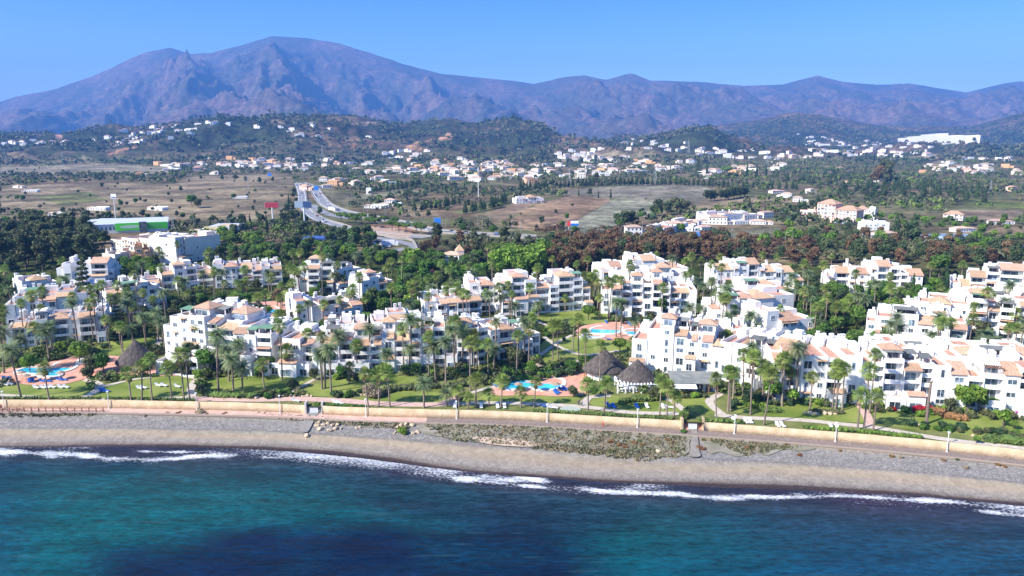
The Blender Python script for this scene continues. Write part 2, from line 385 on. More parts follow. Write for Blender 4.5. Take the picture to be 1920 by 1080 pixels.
# ------------------------------------------------------------------ beach
def shore_mat():
    m = bpy.data.materials.new('shingle'); m.use_nodes = True; n = m.node_tree.nodes; l = m.node_tree.links; b = n['Principled BSDF']
    b.inputs['Specular IOR Level'].default_value = 0.2
    at = n.new('ShaderNodeAttribute'); at.attribute_name = 'up'; tc = n.new('ShaderNodeTexCoord')
    n1 = n.new('ShaderNodeTexNoise'); n1.inputs['Scale'].default_value = 0.05; n1.inputs['Detail'].default_value = 5; l.new(tc.outputs['Object'], n1.inputs['Vector'])
    mp = n.new('ShaderNodeMapping'); mp.inputs['Scale'].default_value = (0.25, 1, 1); l.new(tc.outputs['Object'], mp.inputs[0]); l.new(mp.outputs[0], n1.inputs['Vector'])
    ad = n.new('ShaderNodeMath'); ad.operation = 'MULTIPLY_ADD'; ad.inputs[1].default_value = 0.26; l.new(n1.outputs['Fac'], ad.inputs[0])
    sb = n.new('ShaderNodeMath'); sb.operation = 'SUBTRACT'; sb.inputs[1].default_value = 0.13; l.new(at.outputs['Fac'], sb.inputs[0]); l.new(sb.outputs[0], ad.inputs[2])
    r = n.new('ShaderNodeValToRGB'); cr = r.color_ramp
    stops = [(0.0,(56,48,45)),(0.06,(69,59,55)),(0.085,(108,99,91)),(0.16,(135,128,118)),(0.24,(143,132,119)),(0.30,(151,137,117)),(0.37,(145,133,115)),(0.44,(129,124,116)),(0.60,(126,122,117)),(0.78,(133,128,119)),(0.88,(145,132,112)),(1.0,(135,120,96))]
    ramp(cr, [(p, tuple(lin(c))) for p, c in stops])
    l.new(ad.outputs[0], r.inputs[0])
    vo = n.new('ShaderNodeTexVoronoi'); vo.inputs['Scale'].default_value = 4.2; l.new(tc.outputs['Object'], vo.inputs['Vector'])
    vr = n.new('ShaderNodeValToRGB'); vr.color_ramp.elements[0].position = 0.3; vr.color_ramp.elements[0].color = (0.62,0.62,0.66,1); vr.color_ramp.elements[1].position = 0.97; vr.color_ramp.elements[1].color = (1.7,1.66,1.62,1)
    sp = n.new('ShaderNodeSeparateColor'); l.new(vo.outputs['Color'], sp.inputs[0]); l.new(sp.outputs[0], vr.inputs[0])
    v2 = n.new('ShaderNodeTexVoronoi'); v2.inputs['Scale'].default_value = 0.9; l.new(tc.outputs['Object'], v2.inputs['Vector']); s2 = n.new('ShaderNodeSeparateColor'); l.new(v2.outputs['Color'], s2.inputs[0])
    mr2 = n.new('ShaderNodeMapRange'); mr2.inputs[3].default_value = 0.88; mr2.inputs[4].default_value = 1.12; l.new(s2.outputs[1], mr2.inputs[0])
    # how stony: less in the sand band
    st = n.new('ShaderNodeValToRGB'); q = st.color_ramp
    ss = [(0.0,0.6),(0.15,0.45),(0.25,0.2),(0.3,0.1),(0.38,0.12),(0.46,0.7),(0.8,0.6),(0.9,0.3),(1.0,0.2)]
    ramp(q, [(p, (c, c, c)) for p, c in ss])
    l.new(ad.outputs[0], st.inputs[0])
    mx = n.new('ShaderNodeMix'); mx.data_type = 'RGBA'; mx.inputs['A'].default_value = (1,1,1,1); l.new(st.outputs[0], mx.inputs['Factor']); l.new(vr.outputs[0], mx.inputs['B'])
    mu = n.new('ShaderNodeMix'); mu.data_type = 'RGBA'; mu.blend_type = 'MULTIPLY'; mu.inputs['Factor'].default_value = 1; l.new(r.outputs[0], mu.inputs['A']); l.new(mx.outputs['Result'], mu.inputs['B'])
    ms = n.new('ShaderNodeVectorMath'); ms.operation = 'SCALE'; l.new(mu.outputs['Result'], ms.inputs[0]); l.new(mr2.outputs[0], ms.inputs['Scale'])
    l.new(ms.outputs[0], b.inputs['Base Color'])
    rr = n.new('ShaderNodeMapRange'); rr.inputs[1].default_value = 0.03; rr.inputs[2].default_value = 0.1; rr.inputs[3].default_value = 0.35; rr.inputs[4].default_value = 0.95; l.new(ad.outputs[0], rr.inputs[0]); l.new(rr.outputs[0], b.inputs['Roughness'])
    bp = n.new('ShaderNodeBump'); bp.inputs['Distance'].default_value = 0.12; l.new(sp.outputs[0], bp.inputs['Height']); l.new(bp.outputs[0], b.inputs['Normal'])
    return m
def beach_z(x, y):
    u = (y-Sy(x))/(Wy(x)-Sy(x)); z = 2.9*np.clip(u, -1, 1)**1.0
    z = np.where(u < 0, u*5.0, z)
    z = z+0.35*np.exp(-((u-0.42)/0.05)**2)*1.0+0.12*fbm(x/7, y/5, 4, 201)*np.clip(u*6, 0, 1)*np.clip((1-u)*8, 0, 1)
    return np.where(u > 0.86, np.minimum(z, 2.85), z)
xs = np.linspace(-420, 330, 760); us = np.concatenate([np.linspace(-1.2, 0, 14)[:-1], np.linspace(0, 1.02, 90)])
BX = np.broadcast_to(xs, (len(us), len(xs))).copy(); BY = Sy(BX)+us[:, None]*(Wy(BX)-Sy(BX)); BZ = beach_z(BX, BY)
UP = np.broadcast_to(us[:, None], BX.shape)
tag(link('beach', grid_mesh('beach', BX, BY, BZ, shore_mat(), {'up': np.clip(UP, 0, 1).reshape(-1)})), kind='structure')
# ------------------------------------------------------------------ sea
def sea_mat():
    m = bpy.data.materials.new('sea_water'); m.use_nodes = True; n = m.node_tree.nodes; l = m.node_tree.links; b = n['Principled BSDF']
    b.inputs['Roughness'].default_value = 0.12; b.inputs['IOR'].default_value = 1.33; b.inputs['Specular IOR Level'].default_value = 0.08; b.inputs['Specular Tint'].default_value = (0.15, 0.6, 1.0, 1)
    tc = n.new('ShaderNodeTexCoord')
    at = n.new('ShaderNodeAttribute'); at.attribute_name = 'Col'; fo = n.new('ShaderNodeAttribute'); fo.attribute_name = 'foam'
    def noise(scale, st, det=5, rough=0.6):
        mp = n.new('ShaderNodeMapping'); mp.inputs['Scale'].default_value = st; l.new(tc.outputs['Object'], mp.inputs[0])
        t = n.new('ShaderNodeTexNoise'); t.inputs['Scale'].default_value = scale; t.inputs['Detail'].default_value = det; t.inputs['Roughness'].default_value = rough; l.new(mp.outputs[0], t.inputs['Vector']); return t.outputs['Fac']
    wv = noise(0.8, (0.5, 1.3, 1), 8, 0.68); sw = noise(0.1, (0.25, 1.0, 1), 4)
    # foam: threshold of lacy noise by the amount
    lace = noise(1.7, (0.8, 1.2, 1), 6, 0.7)
    sm = n.new('ShaderNodeMath'); sm.operation = 'ADD'; l.new(fo.outputs['Fac'], sm.inputs[0]); l.new(lace, sm.inputs[1])
    fr = n.new('ShaderNodeMapRange'); fr.inputs[1].default_value = 0.86; fr.inputs[2].default_value = 1.12; l.new(sm.outputs[0], fr.inputs[0])
    cm = n.new('ShaderNodeMapRange'); cm.inputs[1].default_value = 0.3; cm.inputs[2].default_value = 0.7; cm.inputs[3].default_value = 0.45; cm.inputs[4].default_value = 1.6; l.new(wv, cm.inputs[0])  # light and shade of the ripples painted into the colour, besides the bump
    cs = n.new('ShaderNodeVectorMath'); cs.operation = 'SCALE'; l.new(at.outputs['Color'], cs.inputs[0]); l.new(cm.outputs[0], cs.inputs['Scale'])
    mdn = noise(0.2, (0.3, 1.2, 1), 5, 0.6); mm = n.new('ShaderNodeMapRange'); mm.inputs[1].default_value = 0.32; mm.inputs[2].default_value = 0.68; mm.inputs[3].default_value = 0.68; mm.inputs[4].default_value = 1.3; l.new(mdn, mm.inputs[0])  # broader waves likewise painted lighter and darker in the colour
    c2 = n.new('ShaderNodeVectorMath'); c2.operation = 'SCALE'; l.new(cs.outputs[0], c2.inputs[0]); l.new(mm.outputs[0], c2.inputs['Scale']); cs = c2
    # thin pale streaks across the water
    stk = noise(0.3, (0.16, 1.3, 1), 6, 0.68); sr = n.new('ShaderNodeMapRange'); sr.inputs[1].default_value = 0.6; sr.inputs[2].default_value = 0.74; sr.inputs[4].default_value = 0.4; l.new(stk, sr.inputs[0])
    s1 = n.new('ShaderNodeMix'); s1.data_type = 'RGBA'; s1.inputs['B'].default_value = (0.06, 0.14, 0.16, 1); l.new(sr.outputs[0], s1.inputs['Factor']); l.new(cs.outputs[0], s1.inputs['A'])
    mx = n.new('ShaderNodeMix'); mx.data_type = 'RGBA'; mx.inputs['B'].default_value = (0.78, 0.8, 0.82, 1); l.new(fr.outputs[0], mx.inputs['Factor']); l.new(s1.outputs['Result'], mx.inputs['A'])
    l.new(mx.outputs['Result'], b.inputs['Base Color'])
    rg = n.new('ShaderNodeMapRange'); rg.inputs[3].default_value = 0.14; rg.inputs[4].default_value = 0.8; l.new(fr.outputs[0], rg.inputs[0]); l.new(rg.outputs[0], b.inputs['Roughness'])
    b1 = n.new('ShaderNodeBump'); b1.inputs['Distance'].default_value = 0.9; b1.inputs['Strength'].default_value = 1.0; l.new(wv, b1.inputs['Height'])
    b2 = n.new('ShaderNodeBump'); b2.inputs['Distance'].default_value = 1.0; l.new(sw, b2.inputs['Height']); l.new(b1.outputs[0], b2.inputs['Normal']); l.new(b2.outputs[0], b.inputs['Normal'])
    return m
sx = np.linspace(-900, 700, 1100); sv = np.concatenate([[-0.0], np.geomspace(0.35, 900, 330)])
SXg = np.broadcast_to(sx, (len(sv), len(sx))).copy(); SYg = Sy(SXg)+1.5-sv[:, None]
d = sv[:, None]+0*SXg
SZg = 0.02+0*SXg
wob = 2.2*fbm(SXg/22, SXg*0+1.3, 4, 301)
def crest_at(pos, amp, wd): return amp*np.exp(-((d-pos)/wd)**2)
SZg = SZg+crest_at(9+wob*1.4, 0.38, 1.6)*np.clip(0.6+fbm(SXg/35, SYg*0, 3, 305)*1.6, 0, 1)+0.06*fbm(SXg/9, SYg/4, 3, 309)*np.clip(d/4, 0, 1)
spx, spy = proj(SXg, SYg, SZg)
# swash foam: amount from the photograph's breakers, as strips along the shore at a distance from the edge
foam = np.zeros(SXg.shape)
edge = 0.40*np.exp(-((d-0.5)/1.6)**2); foam = np.maximum(foam, edge*np.clip(0.8+fbm(SXg/14, SYg*0, 3, 311), 0.2, 1.3))
STRIPS = [([(-400,850),(0,848),(60,850),(130,853),(200,850)],5), ([(0,848),(70,849),(120,850),(180,858),(240,862),(320,861),(380,853),(440,855),(468,859)],5),
 ([(60,852),(110,858),(150,856)],3), ([(470,856),(520,858),(580,857),(640,858)],3), ([(553,864),(580,866),(616,867)],2.2), ([(690,878),(718,880)],1.6), ([(815,889),(850,894),(885,898),(940,900),(1010,902)],5.5), ([(920,902),(970,895),(1020,901),(1060,912)],4.5), ([(1060,914),(1130,921),(1200,924),(1250,927),(1340,932),(1420,936)],4),
 ([(1160,919),(1240,925),(1330,926)],2.2), ([(1340,926),(1420,930),(1500,932),(1580,930),(1700,936),(1800,944),(1860,950)],3.2), ([(1810,958),(1860,960),(1920,967),(2100,990),(2400,1030)],2.6), ([(1595,955),(1640,958)],1.6), ([(820,888),(900,902),(1000,912),(1060,920)],3.0), ([(240,845),(330,848),(420,846)],2.5)]
for pts, wd in STRIPS:
    q = np.array([at_z(a, b, 0) for a, b in smooth_poly(pts, 5, False)])
    yc = np.interp(SXg, q[:,0], q[:,1], left=np.nan, right=np.nan)
    en = np.minimum(np.clip((SXg-q[0,0])/6, 0, 1), np.clip((q[-1,0]-SXg)/6, 0, 1))
    nn = fbm(SXg/5, SYg/3, 4, 321)
    f = (0.57+0.25*nn)*np.exp(-(np.abs(SYg-yc)/(wd*0.58*(1+0.6*nn)))**1.5)*np.sqrt(en)
    foam = np.fmax(foam, np.nan_to_num(f, nan=0))
near = 0.48*np.exp(-(d/9.5)**2)*np.clip(0.75+0.9*fbm(SXg/22, SYg/9, 4, 331), 0.1, 1.1); foam = np.maximum(foam, near)
# colour of the water over sand and depth, and of one large dark patch
def s(c): return lin(c)
teal = s((0,84,88)); deep = s((0,20,58)); blue = s((0,56,94)); shal = s((26,58,70)); mud = s((58,46,64))
SC = np.zeros(SXg.shape+(3,)); nz = fbm(SXg/40, SYg/25, 5, 341); nz2 = fbm(SXg/12, SYg/8, 4, 345)
SC = mixc(np.broadcast_to(teal, SC.shape), np.broadcast_to(blue, SC.shape), np.clip(sstep(1150, 1700, spx+120*nz)*0.6+sstep(150, -50, spx+60*nz)*0.4+0.15*nz, 0, 1))
SC = mixc(SC, np.broadcast_to(s((0,60,92)), SC.shape), np.clip(sstep(965, 1080, spy)*0.35*sstep(900,1300,spx), 0, 1))
DARK_PATCH = [(185,1045),(260,1025),(360,1003),(480,993),(600,988),(760,985),(860,978),(900,965),(960,958),(1040,962),(1075,985),(1090,1010),(1120,1050),(1140,1085),(1140,1400),(-50,1400),(60,1120)]
wp = DARK_PATCH
def softpoly(x, y, poly, r):
    a = 0
    for i in range(12):
        t = i*math.pi/6; a = a+inpoly(x+r*math.cos(t), y+r*0.35*math.sin(t), poly)
    for i in range(6):
        t = i*math.pi/3; a = a+inpoly(x+r*0.4*math.cos(t), y+r*0.15*math.sin(t), poly)
    return a/18
SC = mixc(SC, np.broadcast_to(deep, SC.shape), np.clip(softpoly(spx+30*nz2, spy+10*nz2+8*nz, wp, 60)*(0.86+0.12*nz2), 0, 1))
mid = [(640,930),(760,925),(960,935),(1150,950),(1200,985),(1080,1000),(900,990),(700,960)]
SC = mixc(SC, np.broadcast_to(s((14,44,66)), SC.shape), np.clip(softpoly(spx+20*nz, spy+10*nz2, mid, 45)*0.75, 0, 1))
shore = np.exp(-(np.clip(d-2.5, 0, 1e9)/11)**1.5)
SC = mixc(SC, np.broadcast_to(shal, SC.shape), np.clip(np.exp(-(d/26)**2)*0.75, 0, 1))
SC = mixc(SC, np.broadcast_to(mud, SC.shape), np.clip(shore*(0.75+0.3*nz2), 0, 1))
tag(link('sea', grid_mesh('sea', SXg, SYg, SZg, sea_mat(), {'Col': SC.reshape(-1, 3), 'foam': foam.reshape(-1)})), kind='structure')
# ------------------------------------------------------------------ haze
def haze():
    b = MB(); b.box(-17500, 17500, -1200, 13500, -6.5, 1560)
    m = bpy.data.materials.new('haze'); m.use_nodes = True; n = m.node_tree.nodes; l = m.node_tree.links; n.remove(n['Principled BSDF'])
    v = n.new('ShaderNodeVolumePrincipled'); v.inputs['Color'].default_value = (0.15, 0.40, 1.0, 1); v.inputs['Density'].default_value = 0.95e-4
    v.inputs['Anisotropy'].default_value = 0.0; v.inputs['Density Attribute'].default_value = ''; v.inputs['Temperature Attribute'].default_value = ''
    l.new(v.outputs[0], n['Material Output'].inputs['Volume'])
    o = b.build('haze', m); tag(o, kind='stuff'); return o
# ------------------------------------------------------------------ shared materials of the resort
M_wall = mat('whitewash', (0.80,0.79,0.77), 0.85, (0.70,0.68,0.64), 0.35, 7, rand=0.03, bump=0.02, bscale=3)
M_glass = mat('window_glass', (0.03,0.05,0.075), 0.08, (0.16,0.22,0.26), 0.9, 2, spec=0.8, rand=0.75)
M_frame = mat('white_frame', (0.75,0.75,0.74), 0.6)
M_tile = mat('terracotta_tile', (0.52,0.29,0.17), 0.9, (0.66,0.46,0.31), 0.9, 4, rand=0.16, stretch=(4,1,1), bump=0.08, bscale=3)
M_floor = mat('terrace_floor', (0.42,0.20,0.13), 0.9, (0.50,0.30,0.22), 0.8)
M_green = mat('green_awning', (0.12,0.24,0.15), 0.9, (0.16,0.28,0.19), 0.5, rand=0.1)
M_grey = mat('grey_awning', (0.13,0.14,0.13), 0.9, (0.2,0.2,0.18), 0.5, rand=0.25)
M_wood = mat('brown_timber', (0.16,0.08,0.05), 0.8, (0.24,0.13,0.08), 2)
M_dark = mat('dark_opening', (0.05,0.045,0.045), 0.9)
FOOT = []          # footprints of buildings, for keeping plants clear
def tile_mat_fix():
    n = M_tile.node_tree.nodes; l = M_tile.node_tree.links; b = n['Principled BSDF']
    tc = n.new('ShaderNodeTexCoord'); w_ = n.new('ShaderNodeTexWave'); w_.wave_type = 'BANDS'; w_.bands_direction = 'X'; w_.inputs['Scale'].default_value = 1.3; w_.inputs['Distortion'].default_value = 0.4
    l.new(tc.outputs['Object'], w_.inputs[0]); bp = n.new('ShaderNodeBump'); bp.inputs['Distance'].default_value = 0.12; l.new(w_.outputs['Fac'], bp.inputs['Height']); l.new(bp.outputs[0], b.inputs['Normal'])
tile_mat_fix()
class Block:
    def __init__(s, pl, pr, depth, seed, wallmat=None, name='apartment_block'):
        s.r = random.Random(seed); a = P(*pl); b = P(*pr); s.p0 = np.array(a[:2]); s.p1 = np.array(b[:2]); s.z = min(a[2], b[2])
        s.L = float(np.hypot(*(s.p1-s.p0))); d = (s.p1-s.p0)/s.L; s.d = d; s.n = np.array([-d[1], d[0]]); s.depth = depth
        s.root = empty(name, (float(s.p0[0]), float(s.p0[1]), s.z), math.atan2(d[1], d[0])); s.wall = MB(); s.wm = wallmat or M_wall
        c = [s.p0-d*0.5-s.n*2.5, s.p1+d*0.5-s.n*2.5, s.p1+d*0.5+s.n*depth, s.p0-d*0.5+s.n*depth]; FOOT.append([tuple(q) for q in c])
    def at(s, px, py):
        """u and height where the photograph's point meets the facade plane"""
        r = ray(px, py); o = -s.p0
        den = r[0]*s.n[0]+r[1]*s.n[1]; t = -(o[0]*s.n[0]+o[1]*s.n[1])/den
        x, y = r[0]*t, r[1]*t; return float((np.array([x, y])-s.p0)@s.d), float(CZ+r[2]*t-s.z)
    def floorbox(s, *a): f = MB(); f.box(*a); s.part('terrace_floor', f, M_floor)
    def part(s, name, mb, m): return mb.build(name, m, s.root)
    def window(s, u0, u1, z0, z1, v, side=None):
        """white frame standing proud of the plane v, with its glass pane"""
        f = MB(); p = MB(); t = 0.09
        def bx(a0, a1, c0, c1, e0, e1, m):
            if side is None: m.box(a0, a1, v-e1, v-e0, c0, c1)
            elif side < 0: m.box(v-e1, v-e0, a0, a1, c0, c1)
            else: m.box(v+e0, v+e1, a0, a1, c0, c1)
        bx(u0, u1, z0, z0+t, -0.05, 0.13, f); bx(u0, u1, z1-t, z1, -0.05, 0.1, f)
        bx(u0, u0+t, z0+t, z1-t, -0.05, 0.1, f); bx(u1-t, u1, z0+t, z1-t, -0.05, 0.1, f)
        bx(u0+t, u1-t, z0+t, z1-t, -0.05, 0.03, p)
        if u1-u0 > 1.0: c = (u0+u1)/2; bx(c-0.04, c+0.04, z0+t, z1-t, 0.031, 0.08, f)
        if s.p0[1] < 330:
            o = s.part('window', f, M_frame); p.build('pane', M_glass, o)
        else:
            k = len(f.v); f.v += p.v; f.f += [tuple(k+i for i in q) for q in p.f]; f.m += [1]*len(p.f); s.part('window', f, [M_frame, M_glass])
    def chimney(s, u, v, z):
        c = MB(); h = s.r.uniform(1.5, 2.4); a = s.r.uniform(0.32, 0.5)
        c.box(u-a, u+a, v-a, v+a, z, z+h); c.box(u-a-.1, u+a+.1, v-a-.1, v+a+.1, z+h, z+h+.15)
        for sx_ in (-1, 1):
            c.box(u+sx_*a*0.75-.1, u+sx_*a*0.75+.1, v-a, v+a, z+h+.15, z+h+.55)
        c.prism([(u-a-.12, v-a-.12), (u+a+.12, v-a-.12), (u+a+.12, v+a+.12), (u-a-.12, v+a+.12)], z+h+.55, z+h+.68)
        s.part('chimney', c, s.wm)
    def parapet(s, u0, u1, v0, v1, z, h=0.85, t=0.22):
        W_ = s.wall; W_.box(u0, u1, v0, v0+t, z, z+h); W_.box(u0, u1, v1-t, v1, z, z+h); W_.box(u0, u0+t, v0+t, v1-t, z, z+h); W_.box(u1-t, u1, v0+t, v1-t, z, z+h)
        s.floorbox(u0+t, u1-t, v0+t, v1-t, z, z+0.03)
    def canopy(s, u0, u1, v0, v1, z, m, h=2.5):
        c = MB(); c.shed(u0-.3, u1+.3, v0-.4, v1, z+h-.35, z+h, 0.12); s.part('awning', c, m)
        for (a, b) in ((u0+.15, v0), (u1-.15, v0)):
            c = MB(); c.box(a-.13, a+.13, b-.13, b+.13, z, z+h-.37); s.part('post', c, s.wm)
        # dark sitting room behind
        c = MB(); c.box(u0, u1, v1-0.15, v1+0.05, z, z+h-.03); s.part('back_wall', c, s.wm)
        s.window(u0+.6, u1-.6, z+.1, z+h-.5, v1-0.15)
    def bay(s, x0, x1, ytop, roof, fac, yb=None):
        ybase = s._yb((x0+x1)/2)
        u0 = s.at(x0, (ytop+ybase)/2)[0]; u1 = s.at(x1, (ytop+ybase)/2)[0]; h = s.at((x0+x1)/2, ytop)[1]
        s.ubay(u0, u1, max(h, 2.6), roof, fac)
    def _yb(s, x): return np.interp(x, [s.pl[0], s.pr[0]], [s.pl[1], s.pr[1]])
    def ubay(s, u0, u1, h, roof, fac):
        r = s.r; w_ = u1-u0; D = s.depth; vo = round(r.uniform(-0.9, 0.9), 2); nf = max(1, int(round(h/2.95))); fh = h/nf; W_ = s.wall
        if fac == 'b' and w_ < 2.2: fac = 'w'
        if fac == 'b':
            q = 1.7; W_.box(u0, u1, vo+q, D, -2.5, h); t = 0.24
            W_.box(u0, u0+t, vo, vo+q, -2.5, h); W_.box(u1-t, u1, vo, vo+q, -2.5, h); W_.box(u0+t, u1-t, vo, vo+q, h-0.45, h)
            for k in range(nf):
                z = k*fh; b = MB(); zb = -2.5 if k == 0 else z-0.22
                out = r.choice([0, 0, 0.5]); b.box(u0+t, u1-t, vo-out, vo+q, zb, z); ph = r.choice([0.95, 0.95, 0.6])
                b.box(u0+t, u1-t, vo-out, vo-out+.14, z, z+ph)
                if out: b.box(u0+t, u0+t+.14, vo-out+.14, vo, z, z+ph); b.box(u1-t-.14, u1-t, vo-out+.14, vo, z, z+ph)
                s.part('balcony', b, s.wm)
                m_ = r.uniform(0.1, 0.22)*w_; s.window(u0+t+m_*0.6, u1-t-m_, z+.05, z+min(fh-.45, 2.35), vo+q)
                if r.random() < 0.25:
                    sh = MB(); sh.shed(u0+t+.02, u1-t-.02, vo-.9, vo+.35, z+fh-.85, z+fh-.5, .08)
                    if k < nf-1: s.part('tiled_eave', sh, M_tile)
        else:
            W_.box(u0, u1, vo, D, -2.5, h)
            for k in range(nf):
                z = k*fh
                if fac == 'w': nn = max(1, int(w_/2.7))
                else: nn = 1 if (r.random() < 0.45 and w_ > 2) else 0
                for i in range(nn):
                    c = u0+w_*(i+0.5)/nn; hw = min(r.choice([0.5, 0.7, 0.95, 1.1]), w_/nn*0.36); lo = r.choice([0.1, 0.9, 0.9])
                    s.window(c-hw, c+hw, z+lo, z+min(2.3, fh-.4), vo)
                    if r.random() < 0.18 and fac == 'w':
                        sh = MB(); sh.shed(c-hw-.4, c+hw+.4, vo-.75, vo-.01, z+min(2.3, fh-.4)+.1, z+min(2.3, fh-.4)+.4, .1); s.part('tiled_eave', sh, M_tile)
        if nf >= 3 and w_ > 2.6 and fac != 'n' and r.random() < 0.5:
            k_ = r.choice([1, 1, 2]) if nf > 3 else 1; ex = round(r.uniform(2.2, 3.8), 2); vf = vo-0.62-ex; hz = k_*fh+.02; a0 = u0+.02; a1 = u1-.02
            W_.box(a0, a1, vf, vo-0.62, -2.5, hz)
            W_.box(a0, a1, vf, vf+.16, hz, hz+.9); W_.box(a0, a0+.16, vf+.16, vo-.62, hz, hz+.9); W_.box(a1-.16, a1, vf+.16, vo-.62, hz, hz+.9)
            s.floorbox(a0+.17, a1-.17, vf+.17, vo-.63, hz, hz+.03)
            for k in range(k_): s.window(a0+.5, a1-.5-r.uniform(0, .3)*w_, k*fh+.15, k*fh+2.3, vf)
            if r.random() < .4:
                sh = MB(); sh.shed(a0-.1, a1+.1, vf-.4, vf+1.6, hz+.92, hz+1.6, .12); s.part('tiled_eave', sh, M_tile)
        v0 = vo; zt = h; w2 = w_
        if roof[0] in 'Ss':
            rise = 1.15; e = MB(); dq = r.choice([0, 0, 1.1]); e.shed(u0-.12+(.3+dq if dq else 0), u1+.12-(.2 if dq else 0), vo-.45, vo+3.2-.0, h+.02, h+rise, .18); s.part('roof', e, M_tile)
            W_.box(u0, u1, vo+3.25, D, h, h+rise+.1)
            # gable ends under the slope
            for a, b in ((u0, u0+.2), (u1-.2, u1)):
                k = len(W_.v); W_.v += [(a, vo, h), (b, vo, h), (b, vo+3.25, h), (a, vo+3.25, h), (a, vo+3.2, h+rise-.05), (b, vo+3.2, h+rise-.05)]
                for q_ in ((0,3,4),(1,5,2),(0,4,5,1),(3,2,5,4)): W_.f.append(tuple(k+i for i in q_)); W_.m.append(0)
            zt = h+rise+.1; v0 = vo+3.25; s.parapet(u0, u1, v0, D, zt, .7)
        elif roof[0] == 'G':
            d_ = min(5.0, D*0.45); rise = min(2.1, d_*0.42); e = MB(); e.shed(u0-.25, u1+.25, vo-.45, vo+d_, h-.05, h+rise, .2); s.part('roof', e, M_tile)
            e = MB(); k = 0; e.shed(u0-.25, u1+.25, vo+d_+d_, vo+d_+.02, h-.05, h+rise, .2); s.part('roof', e, M_tile)
            for a, b in ((u0, u0+.22), (u1-.22, u1)):
                k = len(W_.v); W_.v += [(a, vo, h), (b, vo, h), (b, vo+2*d_, h), (a, vo+2*d_, h), (a, vo+d_, h+rise-.06), (b, vo+d_, h+rise-.06)]
                for q_ in ((0,3,4),(1,5,2),(0,4,5,1),(3,2,5,4)): W_.f.append(tuple(k+i for i in q_)); W_.m.append(0)
            if 2*d_+vo < D-1: W_.box(u0, u1, vo+2*d_+.5, D, h, h+.8)
        elif roof[0] == 'h':
            dd = min(D-vo, max(w_*1.15, 4.5)); e = MB(); e.hip(u0, u1, vo, vo+dd, h, max(1.3, 0.27*min(w_, dd)), .45); s.part('roof', e, M_tile)
            if vo+dd < D-1.5: s.parapet(u0, u1, vo+dd+.5, D, h, .8)
        elif roof[0] == 'p':
            s.parapet(u0, u1, vo, D, h, .85); pg = MB()
            for i in range(int(w_/0.55)): pg.box(u0+.2+i*.55, u0+.34+i*.55, vo-.5, vo+2.6, h+2.45, h+2.6)
            for a in (vo+.1, vo+2.2): pg.box(u0, u1, a, a+.16, h+2.27, h+2.45)
            for a in (u0+.05, u1-.25): pg.box(a, a+.2, vo+.1, vo+.3, h+.85, h+2.27)
            s.part('pergola', pg, M_wood); W_.box(u0, u1, vo+3.2, D-.5, h+.03, h+2.7); s.window(u0+.5, u1-.5, h+.2, h+2.2, vo+3.2)
            zt = h+2.7
        else: s.parapet(u0, u1, vo, D, h, r.choice([.7, .9, 1.1]))
        for ch in roof[1:] if roof[0] not in 'gkH' else roof:
            a = v0+1.2
            if ch == 'H':
                wd = min(w2, 6.5); ww = u0+(w2-wd)/2; dd = min(max(wd, 4), D-a-1); hh = 2.5
                W_.box(ww, ww+wd, a+1.2, a+1.2+dd, zt+.03, zt+hh); s.window(ww+.7, ww+wd-.7, zt+.3, zt+2.1, a+1.2)
                e = MB(); e.hip(ww, ww+wd, a+1.2, a+1.2+dd, zt+hh, max(1.3, .28*min(wd, dd)), .45); s.part('roof', e, M_tile)
            elif ch in 'gk': s.canopy(u0+.4, u1-.4, a, a+3.2, zt+.03, M_green if ch == 'g' else M_grey)
        if roof[0] in 'fgk':
            v = r.uniform(3.5, D-3)
            if r.random() < 0.85 and w_ > 2.6:
                hh = r.uniform(1.5, 2.7); ww = r.uniform(.5, .85)*w_; aa = u0+r.uniform(.3, w_-ww-.3) if w_-ww > .7 else u0+.3; bb = D-r.uniform(1, 2.5)
                W_.box(aa, min(aa+ww, u1-.3), max(4.6, bb-4.5), bb, zt+.03, zt+hh)
        if D > 13 and w_ > 2.6 and roof[0] != 'h':
            bb = D-r.uniform(.2, 1.2); hh = r.uniform(1.0, 2.6); W_.box(u0+.25, u0+.25+(w_-.5)*r.uniform(.4, .95), bb-2.6, bb-.01, zt+.031, zt+hh)
        for i in range(r.choice([1, 1, 2, 3])):
            if roof[0] in 'fSsgkH': s.chimney(r.uniform(u0+.9, max(u0+1, u1-.9)), D-r.uniform(.8, 2.2), zt+.03)
        s.tops.append((u0, u1, h))
    def finish(s, label, group='white apartment blocks of the seaside resort', cat='apartment block'):
        s.part('wall', s.wall, s.wm)
        u1, h = max(t[1] for t in s.tops), s.tops[-1][2]; u0, h0 = min(t[0] for t in s.tops), s.tops[0][2]
        for k in range(int(h0/2.9)):
            for v in (s.depth*.35, s.depth*.65):
                if s.r.random() < .6: s.window(v-.5, v+.5, k*2.95+1, k*2.95+2.1, u0, side=-1)
        for k in range(int(h/2.9)):
            for v in (s.depth*.35, s.depth*.65):
                if s.r.random() < .6: s.window(v-.5, v+.5, k*2.95+1, k*2.95+2.1, u1, side=1)
        tag(s.root, label, cat, group)
def block(label, pl, pr, depth, bays, seed, **kw):
    b = Block(pl, pr, depth, seed, **kw); b.pl = pl; b.pr = pr; b.tops = []
    for x in bays: b.bay(*x)
    b.finish(label); return b
f_, w_, n_, b_ = 'f', 'w', 'n', 'b'
